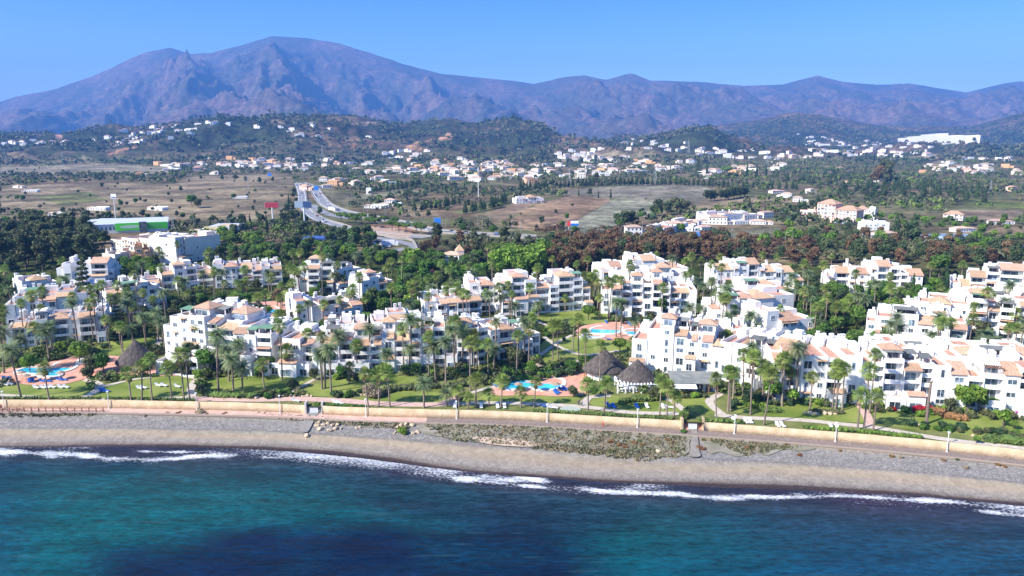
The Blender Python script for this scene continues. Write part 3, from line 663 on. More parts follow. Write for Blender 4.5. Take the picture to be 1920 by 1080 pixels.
BLOCKS = [
 ('low white block at far left behind the left pool, half hidden by palms', (12,655),(222,634), 11, [(12,26,622,'f','n'),(26,48,616,'S','b'),(48,68,616,'S','w'),(68,92,603,'k','b'),(92,130,599,'h','b'),(130,150,597,'f','w'),(150,182,594,'S','b'),(182,200,590,'f','w'),(200,222,608,'f','w')]),
 ('white stepped block with small green awning, second row at far left', (10,612),(165,598), 12, [(10,30,577,'f','n'),(30,48,560,'f','w'),(48,76,556,'g','w'),(76,108,562,'S','w'),(108,140,556,'S','n'),(140,165,552,'f','n')]),
 ('white house with brown hipped roof in front of the dark left wood', (42,560),(108,550), 10, [(42,58,530,'f','w'),(58,90,525,'h','n'),(90,108,530,'f','w')]),
 ('white block with domed tops behind the tall dark pine', (106,534),(212,530), 10, [(106,121,508,'f','n'),(121,135,496,'f','n'),(135,150,512,'f','w'),(150,172,500,'f','w'),(172,203,493,'G','b'),(203,213,508,'f','w')]),
 ('shaded white block with long green awning left of the dark conifer walk', (205,594),(312,577), 11, [(205,232,551,'s','w'),(232,265,541,'g','b'),(265,281,533,'f','w'),(281,297,540,'f','b'),(297,312,547,'f','b')]),
 ('white block with small hipped penthouse below the big cream building', (305,546),(402,535), 11, [(305,328,516,'S','b'),(328,350,508,'H','w'),(350,370,503,'f','b'),(370,402,513,'S','b')]),
 ('white block with brown tiled gable between the two upper left lawns', (400,541),(530,532), 11, [(400,421,499,'f','w'),(421,445,500,'h','w'),(445,456,502,'f','b'),(456,474,505,'G','b'),(474,492,506,'S','b'),(492,507,502,'f','w'),(507,529,505,'S','b')]),
 ('white terraced block with grey awnings behind the small upper pool', (545,548),(625,546), 12, [(545,562,520,'f','n'),(562,578,508,'f','w'),(578,600,504,'SH','b'),(600,625,504,'k','b')]),
 ('white block with flat roofs joined to the right of the grey awning block', (625,546),(690,534), 11, [(625,642,508,'f','w'),(642,662,503,'k','w'),(662,678,506,'f','b'),(678,692,512,'f','w')]),
 ('white gabled block with shaded right wing beside the green thicket', (678,566),(744,556), 11, [(678,694,530,'f','n'),(694,712,524,'H','n'),(712,728,531,'S','b'),(728,744,536,'s','b')]),
 ('white block with grey awnings just right of the small upper pool', (558,620),(680,602), 13, [(558,585,568,'f','n'),(585,603,576,'f','n'),(603,640,574,'k','w'),(640,660,578,'S','w'),(660,680,572,'S','w')]),
 ('big bright white block stepping down beside the left thatched hut', (306,668),(440,690), 14, [(306,322,616,'f','n'),(322,340,600,'f','w'),(340,360,594,'g','w'),(360,388,596,'H','w'),(388,408,606,'Sk','b'),(408,440,618,'SH','b')]),
 ('white block with long green awning and sloping tiled ledges above lawn', (440,694),(602,702), 13, [(440,464,626,'S','w'),(464,484,632,'g','w'),(484,512,630,'g','b'),(512,532,648,'S','b'),(532,565,640,'f','w'),(565,586,648,'S','b'),(586,602,662,'f','w')]),
 ('long four storey white block in the middle, left half with two hipped roofs', (609,698),(768,692), 12, [(609,637,643,'Sk','b'),(637,663,643,'f','b'),(663,694,648,'SH','b'),(694,717,646,'Sk','b'),(717,740,636,'SH','w'),(740,768,640,'S','b')]),
 ('long four storey white block in the middle, right half with orange hipped roof', (768,690),(898,686), 12, [(768,790,622,'f','b'),(790,812,628,'Sk','b'),(812,835,618,'f','b'),(835,857,627,'Sk','b'),(857,884,623,'H','b'),(884,898,620,'f','b')]),
 ('white block at the right end of the middle row, bright orange hipped roof', (898,684),(1015,664), 12, [(898,918,620,'f','b'),(918,936,622,'f','w'),(936,963,619,'h','b'),(963,979,620,'g','w'),(979,997,640,'f','b'),(997,1015,630,'f','b')]),
 ('white block with wide brown tiled roofs behind the middle row', (797,604),(903,594), 11, [(797,820,570,'f','w'),(820,838,570,'S','b'),(838,857,568,'S','w'),(857,880,566,'S','b'),(880,903,564,'S','b')]),
 ('tall white block with orange hipped roof left of the centre lawn', (880,586),(945,582), 11, [(880,900,533,'f','w'),(900,925,534,'h','b'),(925,945,545,'f','b')]),
 ('white block with two orange hipped roofs at the top of the centre lawn', (943,592),(1106,580), 12, [(943,961,535,'f','b'),(961,985,520,'h','b'),(985,1006,528,'f','b'),(1006,1030,540,'S','b'),(1030,1047,537,'f','b'),(1047,1075,518,'h','b'),(1075,1092,524,'g','b'),(1092,1106,540,'S','b')]),
 ('white hilltop cluster of stepped cubes and tiled gables before the brown trees', (1128,534),(1290,526), 13, [(1128,1146,509,'f','w'),(1146,1166,502,'G','w'),(1166,1188,507,'f','b'),(1188,1204,490,'f','n'),(1204,1227,489,'G','n'),(1227,1246,490,'f','n'),(1246,1268,502,'G','b'),(1268,1290,506,'f','w')]),
 ('long white block with brown tiled ledges behind the right hand pool', (1127,588),(1305,592), 13, [(1127,1146,547,'f','w'),(1146,1166,542,'S','b'),(1166,1184,534,'f','b'),(1184,1205,531,'H','b'),(1205,1223,536,'f','b'),(1223,1241,532,'SH','b'),(1241,1256,538,'f','b'),(1256,1275,549,'S','b'),(1275,1292,549,'S','b'),(1292,1305,547,'f','n')]),
 ('white block with green awning terrace and three orange gables, upper right', (1342,548),(1505,542), 11, [(1342,1370,506,'G','w'),(1370,1384,502,'f','w'),(1384,1403,503,'g','w'),(1403,1422,496,'G','b'),(1422,1434,504,'f','w'),(1434,1452,510,'G','b'),(1452,1466,508,'f','n'),(1466,1488,511,'G','w'),(1488,1505,526,'s','b')]),
 ('white block with five orange gables above the green thicket', (1550,548),(1728,554), 11, [(1550,1567,529,'S','w'),(1567,1592,512,'G','b'),(1592,1603,505,'f','w'),(1603,1627,514,'G','w'),(1627,1645,504,'f','w'),(1645,1668,500,'G','b'),(1668,1687,503,'f','b'),(1687,1701,514,'f','b'),(1701,1728,516,'G','w')]),
 ('white block with big orange gable at the upper right edge', (1782,550),(1935,562), 12, [(1782,1800,532,'f','n'),(1800,1818,536,'G','w'),(1818,1848,520,'G','b'),(1848,1874,513,'k','b'),(1874,1918,507,'G','b'),(1918,1935,512,'f','w')]),
 ('large bright white block with pale hipped roofs at the right edge', (1720,622),(1940,645), 15, [(1720,1740,570,'f','n'),(1740,1780,569,'h','n'),(1780,1815,576,'f','w'),(1815,1850,566,'gH','b'),(1850,1872,584,'S','b'),(1872,1900,582,'k','b'),(1900,1940,576,'S','b')]),
 ('white block with dark awning and long tan tiled slope, right side', (1623,636),(1812,656), 13, [(1623,1642,606,'f','n'),(1642,1672,597,'f','w'),(1672,1720,594,'k','w'),(1720,1746,608,'G','w'),(1746,1778,604,'S','w'),(1778,1812,618,'S','b')]),
 ('tall white block with small windows and tan hipped top right of the date palms', (1410,604),(1490,596), 12, [(1410,1450,560,'h','n'),(1450,1490,558,'f','n')]),
 ('bright white terraces with green awnings behind the date palm grove', (1332,612),(1412,612), 13, [(1332,1360,585,'f','w'),(1360,1385,566,'g','w'),(1385,1412,560,'h','n')]),
 ('white gabled house in blue shade at the edge of the green thicket', (1440,636),(1526,626), 13, [(1440,1462,590,'f','n'),(1462,1492,601,'G','w'),(1492,1526,603,'f','w')]),
 ('huge bright white block with hipped roofs above the beach restaurant', (1184,694),(1350,712), 15, [(1184,1212,640,'f','w'),(1212,1236,622,'f','n'),(1236,1262,616,'H','w'),(1262,1286,630,'Sk','w'),(1286,1306,638,'Sk','w'),(1306,1336,640,'SH','w'),(1336,1352,648,'h','n')]),
 ('white block with grey awning and tan gable behind the front fan palms', (1348,712),(1482,742), 15, [(1348,1370,648,'f','n'),(1370,1398,650,'f','w'),(1398,1426,652,'k','b'),(1426,1448,660,'k','w'),(1448,1482,655,'G','w')]),
 ('white block with two tiny square windows behind the tall palm clump', (1448,750),(1640,756), 14, [(1448,1470,675,'S','b'),(1470,1500,670,'G','b'),(1500,1550,672,'f','w'),(1550,1580,676,'f','b'),(1580,1612,672,'f','n'),(1612,1640,684,'f','w')]),
 ('white block with dark slate awnings and arched balcony above lawn', (1636,757),(1812,766), 14, [(1636,1656,684,'k','b'),(1656,1692,678,'kH','b'),(1692,1726,695,'Sk','b'),(1726,1750,690,'k','b'),(1750,1780,690,'f','n'),(1780,1812,702,'G','w')]),
 ('white block with timber pergola terrace at the lower right corner', (1812,768),(1945,780), 14, [(1812,1843,712,'f','b'),(1843,1880,708,'p','b'),(1880,1910,703,'G','w'),(1910,1945,696,'f','b')]),
 ('white block with domed chimneys and grey awning behind the pergola block', (1775,728),(1945,738), 12, [(1775,1800,672,'f','n'),(1800,1842,664,'h','w'),(1842,1892,674,'k','w'),(1892,1945,668,'h','w')]),
]
BLOCKS += [
 ('small white house with tiled top between the second and third rows at left', (120,575),(200,570), 11, [(120,140,545,'f','w'),(140,160,538,'S','w'),(160,182,543,'f','n'),(182,200,550,'G','w')]),
 ('white terraces behind the long green awning block at left', (225,556),(300,548), 10, [(225,245,535,'k','w'),(245,272,528,'f','n'),(272,300,532,'S','w')]),
 ('white stepped terraces behind the bright block by the left hut', (392,640),(470,636), 12, [(392,412,590,'f','w'),(412,440,585,'G','w'),(440,458,592,'f','w'),(458,470,600,'k','w')]),
 ('white flat roofed house with chimneys behind the long middle block', (612,640),(690,636), 10, [(612,636,615,'k','w'),(636,662,612,'f','n'),(662,690,610,'f','w')]),
 ('white rooftops with tiled ledge between the middle rows, centre', (700,640),(800,632), 9, [(700,730,606,'f','w'),(730,765,600,'S','w'),(765,800,606,'k','w')]),
 ('white stepped terraces filling the hilltop cluster at right of centre', (1150,552),(1300,550), 11, [(1150,1175,522,'f','w'),(1175,1200,512,'k','w'),(1200,1230,516,'f','n'),(1230,1262,514,'H','w'),(1262,1300,522,'f','w')]),
 ('white terraces with round chimneys behind the date palm grove', (1400,576),(1490,572), 12, [(1400,1424,538,'g','w'),(1424,1450,534,'h','n'),(1450,1490,545,'f','w')]),
 ('white rooftops with hipped roof behind the two window gable', (1490,700),(1612,702), 11, [(1490,1515,655,'G','w'),(1515,1550,662,'f','n'),(1550,1580,658,'f','w'),(1580,1612,664,'k','w')]),
 ('white terraced roofs behind the slate awning block', (1640,712),(1775,716), 12, [(1640,1670,662,'f','w'),(1670,1700,655,'h','n'),(1700,1735,664,'k','w'),(1735,1775,668,'f','w')]),
 ('white villa rows behind the big orange gable at upper right', (1800,592),(1935,598), 12, [(1800,1825,566,'f','w'),(1825,1858,556,'G','w'),(1858,1890,562,'k','w'),(1890,1935,556,'S','w')]),
 ('white terraces between the restaurant block and the date palms', (1290,668),(1400,676), 12, [(1290,1315,628,'f','n'),(1315,1345,622,'k','w'),(1345,1372,630,'f','w'),(1372,1400,634,'S','w')]),
 ('white terraces filling the space behind the dark awning block', (1700,600),(1790,606), 11, [(1700,1725,582,'f','w'),(1725,1755,574,'h','n'),(1755,1790,580,'k','w')]),
]
for i, (lab, pl, pr, dp, bays) in enumerate(BLOCKS): block(lab, pl, pr, dp+2.5, bays, 100+i)
# ------------------------------------------------------------------ plant materials and meshes
def leafmat(name, c1, c2, rand=0.18, trans=0.25): return mat(name, c1, 0.75, c2, 0.35, 4, rand=rand, spec=0.25, trans=trans, lo=0.38, hi=0.62)
L_fan = leafmat('fan_palm_leaf', (0.127,0.195,0.038), (0.287,0.355,0.085), 0.2, 0.3)
L_date = leafmat('date_palm_leaf', (0.101,0.161,0.068), (0.254,0.304,0.144), 0.18, 0.3)
L_skirt = leafmat('dry_palm_leaf', (0.20,0.14,0.07), (0.30,0.22,0.12), 0.2, 0.1)
L_bark = mat('palm_bark', (0.15,0.11,0.085), 0.95, (0.26,0.21,0.17), 3, rand=0.2, stretch=(1,1,4))
L_wood = mat('tree_bark', (0.10,0.075,0.055), 0.95, (0.18,0.14,0.11), 2)
L_green = leafmat('broad_leaf', (0.046,0.111,0.019), (0.130,0.234,0.039))
L_bright = leafmat('bright_leaf', (0.117,0.221,0.026), (0.260,0.377,0.052))
L_dark = leafmat('dark_leaf', (0.030,0.064,0.025), (0.085,0.144,0.051))
L_olive = leafmat('olive_leaf', (0.072,0.085,0.036), (0.156,0.169,0.072))
L_brown = leafmat('russet_leaf', (0.098,0.058,0.034), (0.221,0.124,0.065), 0.25, 0.15)
L_pine = leafmat('pine_leaf', (0.065,0.130,0.026), (0.156,0.247,0.039))
L_cyp = leafmat('cypress_leaf', (0.025,0.060,0.025), (0.068,0.127,0.043))
L_hedge = leafmat('hedge_leaf', (0.068,0.111,0.030), (0.152,0.220,0.051))
L_red = leafmat('red_flowers', (0.45,0.01,0.02), (0.25,0.02,0.02), 0.05)
L_mag = leafmat('magenta_flowers', (0.45,0.05,0.35), (0.3,0.05,0.2), 0.05)
L_rust = leafmat('rust_foliage', (0.22,0.11,0.04), (0.32,0.18,0.07), 0.1)
L_dry = leafmat('dry_grass_leaf', (0.30,0.24,0.15), (0.42,0.35,0.24), 0.1)
def leaves(n, blobs, size, seed, flat=0.0, hollow=0.55, asp=1.6):
    """leaf clumps spread through the volume of overlapping lobes: (cx,cy,cz,rx,ry,rz)"""
    r = np.random.default_rng(seed); B = np.array(blobs, float); wts = (B[:,3]*B[:,4]+B[:,3]*B[:,5])**1.0; wts /= wts.sum()
    k = r.choice(len(B), n, p=wts); d = r.normal(size=(n, 3)); d /= np.linalg.norm(d, axis=1)[:, None]
    rad = hollow+(1-hollow)*r.random(n)**0.6; rad *= (1+0.14*r.normal(size=n))
    c = B[k,:3]+d*B[k,3:]*rad[:, None]
    nrm = d+0.75*r.normal(size=(n, 3)); nrm[:, 2] += flat; nrm /= np.linalg.norm(nrm, axis=1)[:, None]
    a = np.cross(nrm, r.normal(size=(n, 3))); a /= np.linalg.norm(a, axis=1)[:, None]; b = np.cross(nrm, a)
    s_ = size*(0.6+0.8*r.random(n))[:, None]; a = a*s_*asp*.5; b = b*s_*.5
    v = np.stack([c-a, c-b*0.9, c+a, c+b*0.9], 1).reshape(-1, 3); q = np.arange(4*n).reshape(n, 4)
    return v, q
def core(blobs, k=0.62, seed=0):
    """dark inner branches and foliage: small rough lobes"""
    vs = []; fs = []; r = np.random.default_rng(seed); o = 0
    import bmesh
    bm = bmesh.new(); bmesh.ops.create_icosphere(bm, subdivisions=1, radius=1); V = np.array([v.co for v in bm.verts]); Fc = np.array([[v.index for v in f.verts] for f in bm.faces]); bm.free()
    for (x, y, z, a, b, c) in blobs:
        vv = V*(1+0.25*r.normal(size=(len(V), 1)))*np.array([a, b, c])*k+np.array([x, y, z]); vs.append(vv); fs.append(Fc+o); o += len(V)
    return np.concatenate(vs), np.concatenate(fs)
def crown_mesh(name, blobs, n, size, material, seed, flat=0.0, k=0.62, mat2=None, frac2=0.3):
    v, q = leaves(n, blobs, size, seed, flat); cv, cf = core(blobs, k, seed)
    me = bpy.data.meshes.new(name); allf = [tuple(x) for x in q]+[tuple(x+len(v)) for x in cf]
    me.from_pydata(np.concatenate([v, cv]).tolist(), [], allf); me.materials.append(material)
    if mat2:
        me.materials.append(mat2); r = np.random.default_rng(seed+5); mi = np.zeros(len(allf), np.int32); mi[:len(q)] = r.random(len(q)) < frac2; me.polygons.foreach_set('material_index', mi)
    me.update(); return me
def rblobs(seed, n, R_, H, z0, spread=0.6, s=(0.35, 0.6), squash=0.8):
    r = random.Random(seed); out = []
    for i in range(n):
        a = r.uniform(0, 2*math.pi); d = math.sqrt(r.random())*R_*spread; zz = z0+r.random()*H; q = r.uniform(*s)*R_
        fall = 1-0.45*abs((zz-z0)/H-0.4); out.append((d*math.cos(a)*fall, d*math.sin(a)*fall, zz, q, q, q*squash))
    return out
def tree_trunk(h, r0, seed, limbs=4, spread=0.35, material=None):
    m = MB(); r = random.Random(seed); p = [(0,0,-0.6),(r.uniform(-.15,.15),r.uniform(-.15,.15),h*.35),(r.uniform(-.3,.3),r.uniform(-.3,.3),h*.6)]
    m.path(p, [r0, r0*.8, r0*.6], 7)
    for i in range(limbs):
        a = 2*math.pi*i/limbs+r.random(); e = (p[2][0]+math.cos(a)*h*spread, p[2][1]+math.sin(a)*h*spread, h*r.uniform(.85, 1.05))
        mid_ = ((p[2][0]+e[0])*.5, (p[2][1]+e[1])*.5, (p[2][2]+e[2])*.5-.1); m.path([p[2], mid_, e], [r0*.5, r0*.35, r0*.12], 5)
    return m.mesh('trunk', material or L_wood)
TREES = {}
def regtree(kind, variants): TREES[kind] = variants
def mk(kind, cm, tm): return (cm, tm)
# unit trees: real size given, scaled a little when placed. (height, crown mesh, trunk mesh)
regtree('broad', [(9, crown_mesh('broad_crown', rblobs(i, 11, 4.2, 4.2, 4.0), 1500, .62, L_green, i, k=.55), tree_trunk(6, .28, i)) for i in range(3)])
regtree('bright', [(9, crown_mesh('bright_crown', rblobs(10+i, 12, 4.4, 4.0, 3.8), 1600, .6, L_bright, 10+i, k=.55, mat2=L_green), tree_trunk(6, .28, i+9)) for i in range(2)])
regtree('euc', [(17, crown_mesh('eucalyptus_crown', rblobs(20+i, 15, 4.6, 9.5, 5.5, s=(.28,.5)), 1900, .75, L_olive, 20+i, k=.5, mat2=L_dark), tree_trunk(12, .4, i+20, 5, .22)) for i in range(3)])
regtree('russet', [(11, crown_mesh('russet_crown', rblobs(30+i, 13, 4.0, 6.0, 3.4, s=(.3,.52)), 1700, .6, L_brown, 30+i, k=.5, mat2=L_olive, frac2=.22), tree_trunk(8, .3, i+30, 5, .25)) for i in range(3)])
regtree('darkt', [(11, crown_mesh('dark_crown', rblobs(40+i, 11, 4.0, 5.5, 3.5), 1400, .65, L_dark, 40+i, k=.55, mat2=L_olive, frac2=.35), tree_trunk(8, .3, i+40)) for i in range(3)])
regtree('olive', [(6, crown_mesh('olive_crown', rblobs(50+i, 8, 3.0, 2.6, 2.4), 800, .55, L_olive, 50+i, k=.5), tree_trunk(4, .25, i+50)) for i in range(2)])
def umb(seed):
    r = random.Random(seed); return [(math.cos(i*.9+seed)*r.uniform(.5, 3.3), math.sin(i*.9+seed)*r.uniform(.5, 3.3), 6.4+r.uniform(-.4, .5), 1.9, 1.9, 1.15) for i in range(13)]
regtree('umbrella', [(8, crown_mesh('umbrella_pine_crown', umb(i), 1500, .5, L_pine, 60+i, .4, .6), tree_trunk(6.3, .3, i+60, 6, .3)) for i in range(2)])
def cone(h, r_, seed, n=9):
    return [(0.12*math.sin(i*2.1+seed), 0.12*math.cos(i*1.7+seed), 0.6+h*(i+.5)/n*0.95, max(.25, r_*(1-(i/n)**1.6)), max(.25, r_*(1-(i/n)**1.6)), h/n*0.75) for i in range(n)]
regtree('cypress', [(9, crown_mesh('cypress_crown', cone(9, .95, i), 900, .4, L_cyp, 70+i, k=.8), tree_trunk(2, .18, i+70, 1, .01)) for i in range(2)])
regtree('conifer', [(13, crown_mesh('conifer_crown', [(a, b, c+1, d, e, f) for a, b, c, d, e, f in cone(12.5, 3.0, i+5, 10)], 1500, .65, L_dark, 80+i, k=.6, mat2=L_olive, frac2=.25), tree_trunk(7, .25, i+80, 3, .1)) for i in range(2)])
def norfolk(seed):
    out = []
    for k in range(9):
        z = 2.5+k*1.55; rr = 3.0*(1-k/10.5)
        for j in range(6):
            a = j*math.pi/3+k*.5; out.append((math.cos(a)*rr*.6, math.sin(a)*rr*.6, z-.1*rr, rr*.45+.1, rr*.45+.1, .42))
    return out
regtree('norfolk', [(17, crown_mesh('norfolk_pine_crown', norfolk(1), 2400, .5, L_dark, 90, k=.5, mat2=L_olive), tree_trunk(15, .3, 91, 2, .02))])
regtree('yucca', [(4, crown_mesh('yucca_crown', [(-.8,0,3.3,1,1,.9),(.9,.3,3.6,1.1,1.1,.9),(0,-.6,2.7,.9,.9,.8),(0.2,.7,3.0,1,1,.8)], 700, .5, L_bright, 95, k=.4, mat2=L_green), tree_trunk(3, .25, 95, 4, .28))])
regtree('topiary', [(4, crown_mesh('clipped_crown', [(0,0,3.1,1.9,1.9,1.15)], 1100, .35, L_bright, 97, .0, .9, mat2=L_hedge), tree_trunk(2.4, .18, 96, 4, .2))])
# palms ------------------------------------------------------------
def fan_crown(seed):
    m = MB(); r = random.Random(seed)
    for i in range(30):
        a = i*2.399+r.uniform(-.2, .2); el = R(82-i*3.9+r.uniform(-7, 7)); L = r.uniform(.85, 1.15)
        d = Vector((math.cos(a)*math.cos(el), math.sin(a)*math.cos(el), math.sin(el))); o = Vector((0,0,.1)); c = o+d*L
        side = d.cross(Vector((0,0,1))).normalized() if abs(d.z) < .99 else Vector((1,0,0)); up = side.cross(d)
        m.tube(o, c, .035, .02, 3, 0, False); Rr = r.uniform(.85, 1.1); pts = []
        nf = 11
        for k in range(nf):
            t = (k/(nf-1)-.5)*R(215); dr = d*math.cos(t)+side*math.sin(t); rr = Rr*(.78+.22*math.cos(t))
            p = c+dr*rr+Vector((0,0,-.30*rr*(1 if el < R(45) else .4)))+up*r.uniform(-.06, .06); q1 = c+(dr+side*.14*math.cos(t)-d*.14*math.sin(t)).normalized()*rr*.55+up*.05; q2 = c+(dr-side*.14*math.cos(t)+d*.14*math.sin(t)).normalized()*rr*.55+up*.05
            m.quad(c, q2, p, q1, 0)
    for i in range(26):      # dry leaves hanging below
        a = r.uniform(0, 6.28); L = r.uniform(.8, 1.5); q = Vector((math.cos(a)*.22, math.sin(a)*.22, -.1)); e = Vector((math.cos(a)*r.uniform(.35, .75), math.sin(a)*r.uniform(.35, .75), -L)); s_ = Vector((-math.sin(a), math.cos(a), 0))*.28
        m.quad(q-s_*.3, q+s_*.3, e+s_, e-s_, 1)
    return m.mesh('fan_crown', [L_fan, L_skirt])
def date_crown(seed, nf=46, L0=3.1):
    m = MB(); r = random.Random(seed)
    for i in range(nf):
        a = i*2.399+r.uniform(-.15, .15); el = 78-i*(96/nf)+r.uniform(-6, 6); L = L0*r.uniform(.85, 1.1); p = Vector((0,0,0)); pts = [p]; ns = 9
        for k in range(ns):
            e = R(el-k*(8.5+2*r.random())); h = Vector((math.cos(a)*math.cos(e), math.sin(a)*math.cos(e), math.sin(e))); p = p+h*(L/ns); pts.append(p)
        side0 = Vector((-math.sin(a), math.cos(a), 0))
        for k in range(1, ns+1):
            d = (pts[k]-pts[k-1]).normalized(); up = side0.cross(d)
            for j in (0, .5):
                b0 = pts[k-1].lerp(pts[k], j); ll = .62*math.sin(math.pi*min(.97, (k+j)/(ns+1.0)*.8+.17))
                for sg in (-1, 1):
                    t = b0+(side0*sg*.85+d*.65-up*.0+Vector((0,0,-.25))).normalized()*ll; m.quad(b0-d*.05, b0+d*.07, t+d*.04, t-d*.01, 0)
    for i in range(5):
        a = r.uniform(0, 6.28); m.tube((0,0,.1), (math.cos(a)*.5, math.sin(a)*.5, -.7), .1, .2, 4, 1)
    return m.mesh('date_crown', [L_date, L_skirt])
FANC = [fan_crown(i) for i in range(4)]; DATEC = [date_crown(i+10) for i in range(3)]
def palm_trunk(h, r0, r1, seed, fat=1.35):
    m = MB(); r = random.Random(seed); n = 7; k = r.uniform(-.035, .035)*h; pts = []; rd = []
    for i in range(n+1):
        t = i/n; pts.append((k*math.sin(t*math.pi)*.5, 0, -.5+(h+.5)*t)); rd.append(r0+(r1-r0)*t if i else r0*fat)
    m.path(pts, rd, 7); return m.mesh('trunk', L_bark, True)
TR = {}
def trunk_for(kind, h, v):
    hh = max(1, round(h/1.5)*1.5); key = (kind, hh, v)
    if key not in TR: TR[key] = palm_trunk(hh, .23 if kind == 'f' else .27, .15 if kind == 'f' else .22, int(hh*10)+v)
    return TR[key], hh
THINGS = []      # (root, kind phrase, px, py, category, group)
NP = [0]
def palm_at(x, y, h, kind, px, py):
    NP[0] += 1; r = random.Random(NP[0]*31+5); z = float(g(x, y)); tm, hh = trunk_for(kind, h, NP[0] % 2)
    root = empty('fan_palm' if kind == 'f' else 'date_palm', (x, y, z), r.uniform(0, 6.28)); root.rotation_euler = (r.gauss(0, .035), r.gauss(0, .035), r.uniform(0, 6.28))
    s_ = h/hh; t = link('trunk', tm, root); t.scale = (1, 1, s_)
    c = link('crown', (FANC if kind == 'f' else DATEC)[NP[0] % (4 if kind == 'f' else 3)], root); c.location = (0, 0, h-.05)
    sc = r.uniform(1.08, 1.5)*(1.0 if kind == 'f' else .92)*min(1, .62+h*.05); c.scale = (sc, sc, sc*r.uniform(.9, 1.05)); c.rotation_euler = (0, 0, r.uniform(0, 6.28))
    size = 'tall' if h > 10.5 else ('short' if h < 5.5 else 'medium')
    THINGS.append((root, size+(' fan palms' if kind == 'f' else ' feathery date palms'), px, py, 'palm tree', 'fan palms of the resort gardens' if kind == 'f' else 'date palms of the resort gardens'))
    return root
def palm(px, pyc, pyb, kind='f', pxb=None):
    bx = px if pxb is None else pxb; p = P(bx, pyb); d = ray(px, pyc); t = p[1]/d[1]; h = CZ+d[2]*t-p[2]
    return palm_at(p[0], p[1], max(2.0, h), kind, bx, pyb)
TN = [0]
NAMES = {'broad':('leafy_tree','round leafy green trees'),'bright':('leafy_tree','bright yellow-green trees'),'euc':('eucalyptus_tree','dusty olive eucalyptus trees'),'russet':('russet_tree','russet brown leafed trees'),'darkt':('dark_tree','dark green bushy trees'),'olive':('olive_tree','small grey-green olive trees'),'umbrella':('umbrella_pine','flat-topped umbrella pines'),'cypress':('cypress_tree','slim dark cypresses'),'conifer':('conifer_tree','pointed dark conifers'),'norfolk':('norfolk_pine','tall tiered dark pines'),'yucca':('yucca_tree','spiky bright yucca trees'),'topiary':('clipped_tree','clipped dome-shaped trees')}
def tree_at(x, y, kind, scale=1.0, px=None, py=None, sq=1.0):
    TN[0] += 1; r = random.Random(TN[0]*17+3); v = TREES[kind]; h, cm, tm = v[TN[0] % len(v)]; z = float(g(x, y))
    root = empty(NAMES[kind][0], (x, y, z), r.uniform(0, 6.28)); s_ = scale*r.uniform(.93, 1.07); root.scale = (s_, s_, s_*sq)
    link('trunk', tm, root); link('crown', cm, root)
    if px is None: px, py = proj(x, y, z)
    THINGS.append((root, NAMES[kind][1], float(px), float(py), 'tree', NAMES[kind][1])); return root
def tree(px, pyb, kind, hpx=None, scale=1.0):
    p = P(px, pyb); sc = scale
    if hpx: sc = hpx*math.hypot(p[0], p[1])/F/TREES[kind][0][0]
    return tree_at(p[0], p[1], kind, sc, px, pyb)
def in_foot(x, y, m=0.0):
    for f in FOOT:
        if inpoly(np.array([x]), np.array([y]), f)[0]: return True
    return False
SPOTS = []
def scatter(poly, n, sp, rnd, avoid=True, tries=60):
    xs_ = [p[0] for p in poly]; ys_ = [p[1] for p in poly]; out = []
    for _ in range(n*tries):
        if len(out) >= n: break
        a = rnd.uniform(min(xs_), max(xs_)); b = rnd.uniform(min(ys_), max(ys_))
        if not inpoly(np.array([a]), np.array([b]), poly)[0]: continue
        q = P(a, b)
        if q is None: continue
        if avoid and in_foot(q[0], q[1]): continue
        if any((q[0]-s_[0])**2+(q[1]-s_[1])**2 < (sp)**2 for s_ in SPOTS[-400:]): continue
        SPOTS.append(q); out.append((a, b, q))
    return out
# shrubs and hedges -------------------------------------------------
SH = {}
for i, (nm, mm) in enumerate([('green', L_green), ('olive', L_olive), ('bright', L_bright), ('dark', L_dark), ('rust', L_rust), ('red', L_red), ('magenta', L_mag), ('dry', L_dry), ('hedge', L_hedge)]):
    SH[nm] = [crown_mesh('shrub_leaves', [(q[0], q[1], q[2], q[3], q[4], q[5]) for q in rblobs(200+i*3+j, 6, 1.3, .8, .45, s=(.4, .65), squash=.8)], 420, .3, mm, 200+i*3+j, k=.7) for j in range(2)]
SHP = {'green':'leafy green shrubs','olive':'grey-green shrubs','bright':'bright lime-green shrubs','dark':'dark green shrubs','rust':'rust brown shrubs','red':'red flowering bushes','magenta':'magenta flowering bushes','dry':'straw-coloured grass tufts','hedge':'clipped green shrubs'}
def shrub_at(x, y, kind, s_=1.0, px=None, py=None, z=None, sq=1.0):
    TN[0] += 1; r = random.Random(TN[0]*13); zz = float(g(x, y)) if z is None else z
    o = link('shrub', SH[kind][TN[0] % 2], None, (x, y, zz), r.uniform(0, 6.28)); k = s_*r.uniform(.85, 1.15); o.scale = (k, k, k*sq)
    if px is None: px, py = proj(x, y, zz)
    THINGS.append((o, SHP[kind], float(px), float(py), 'shrub', SHP[kind])); return o
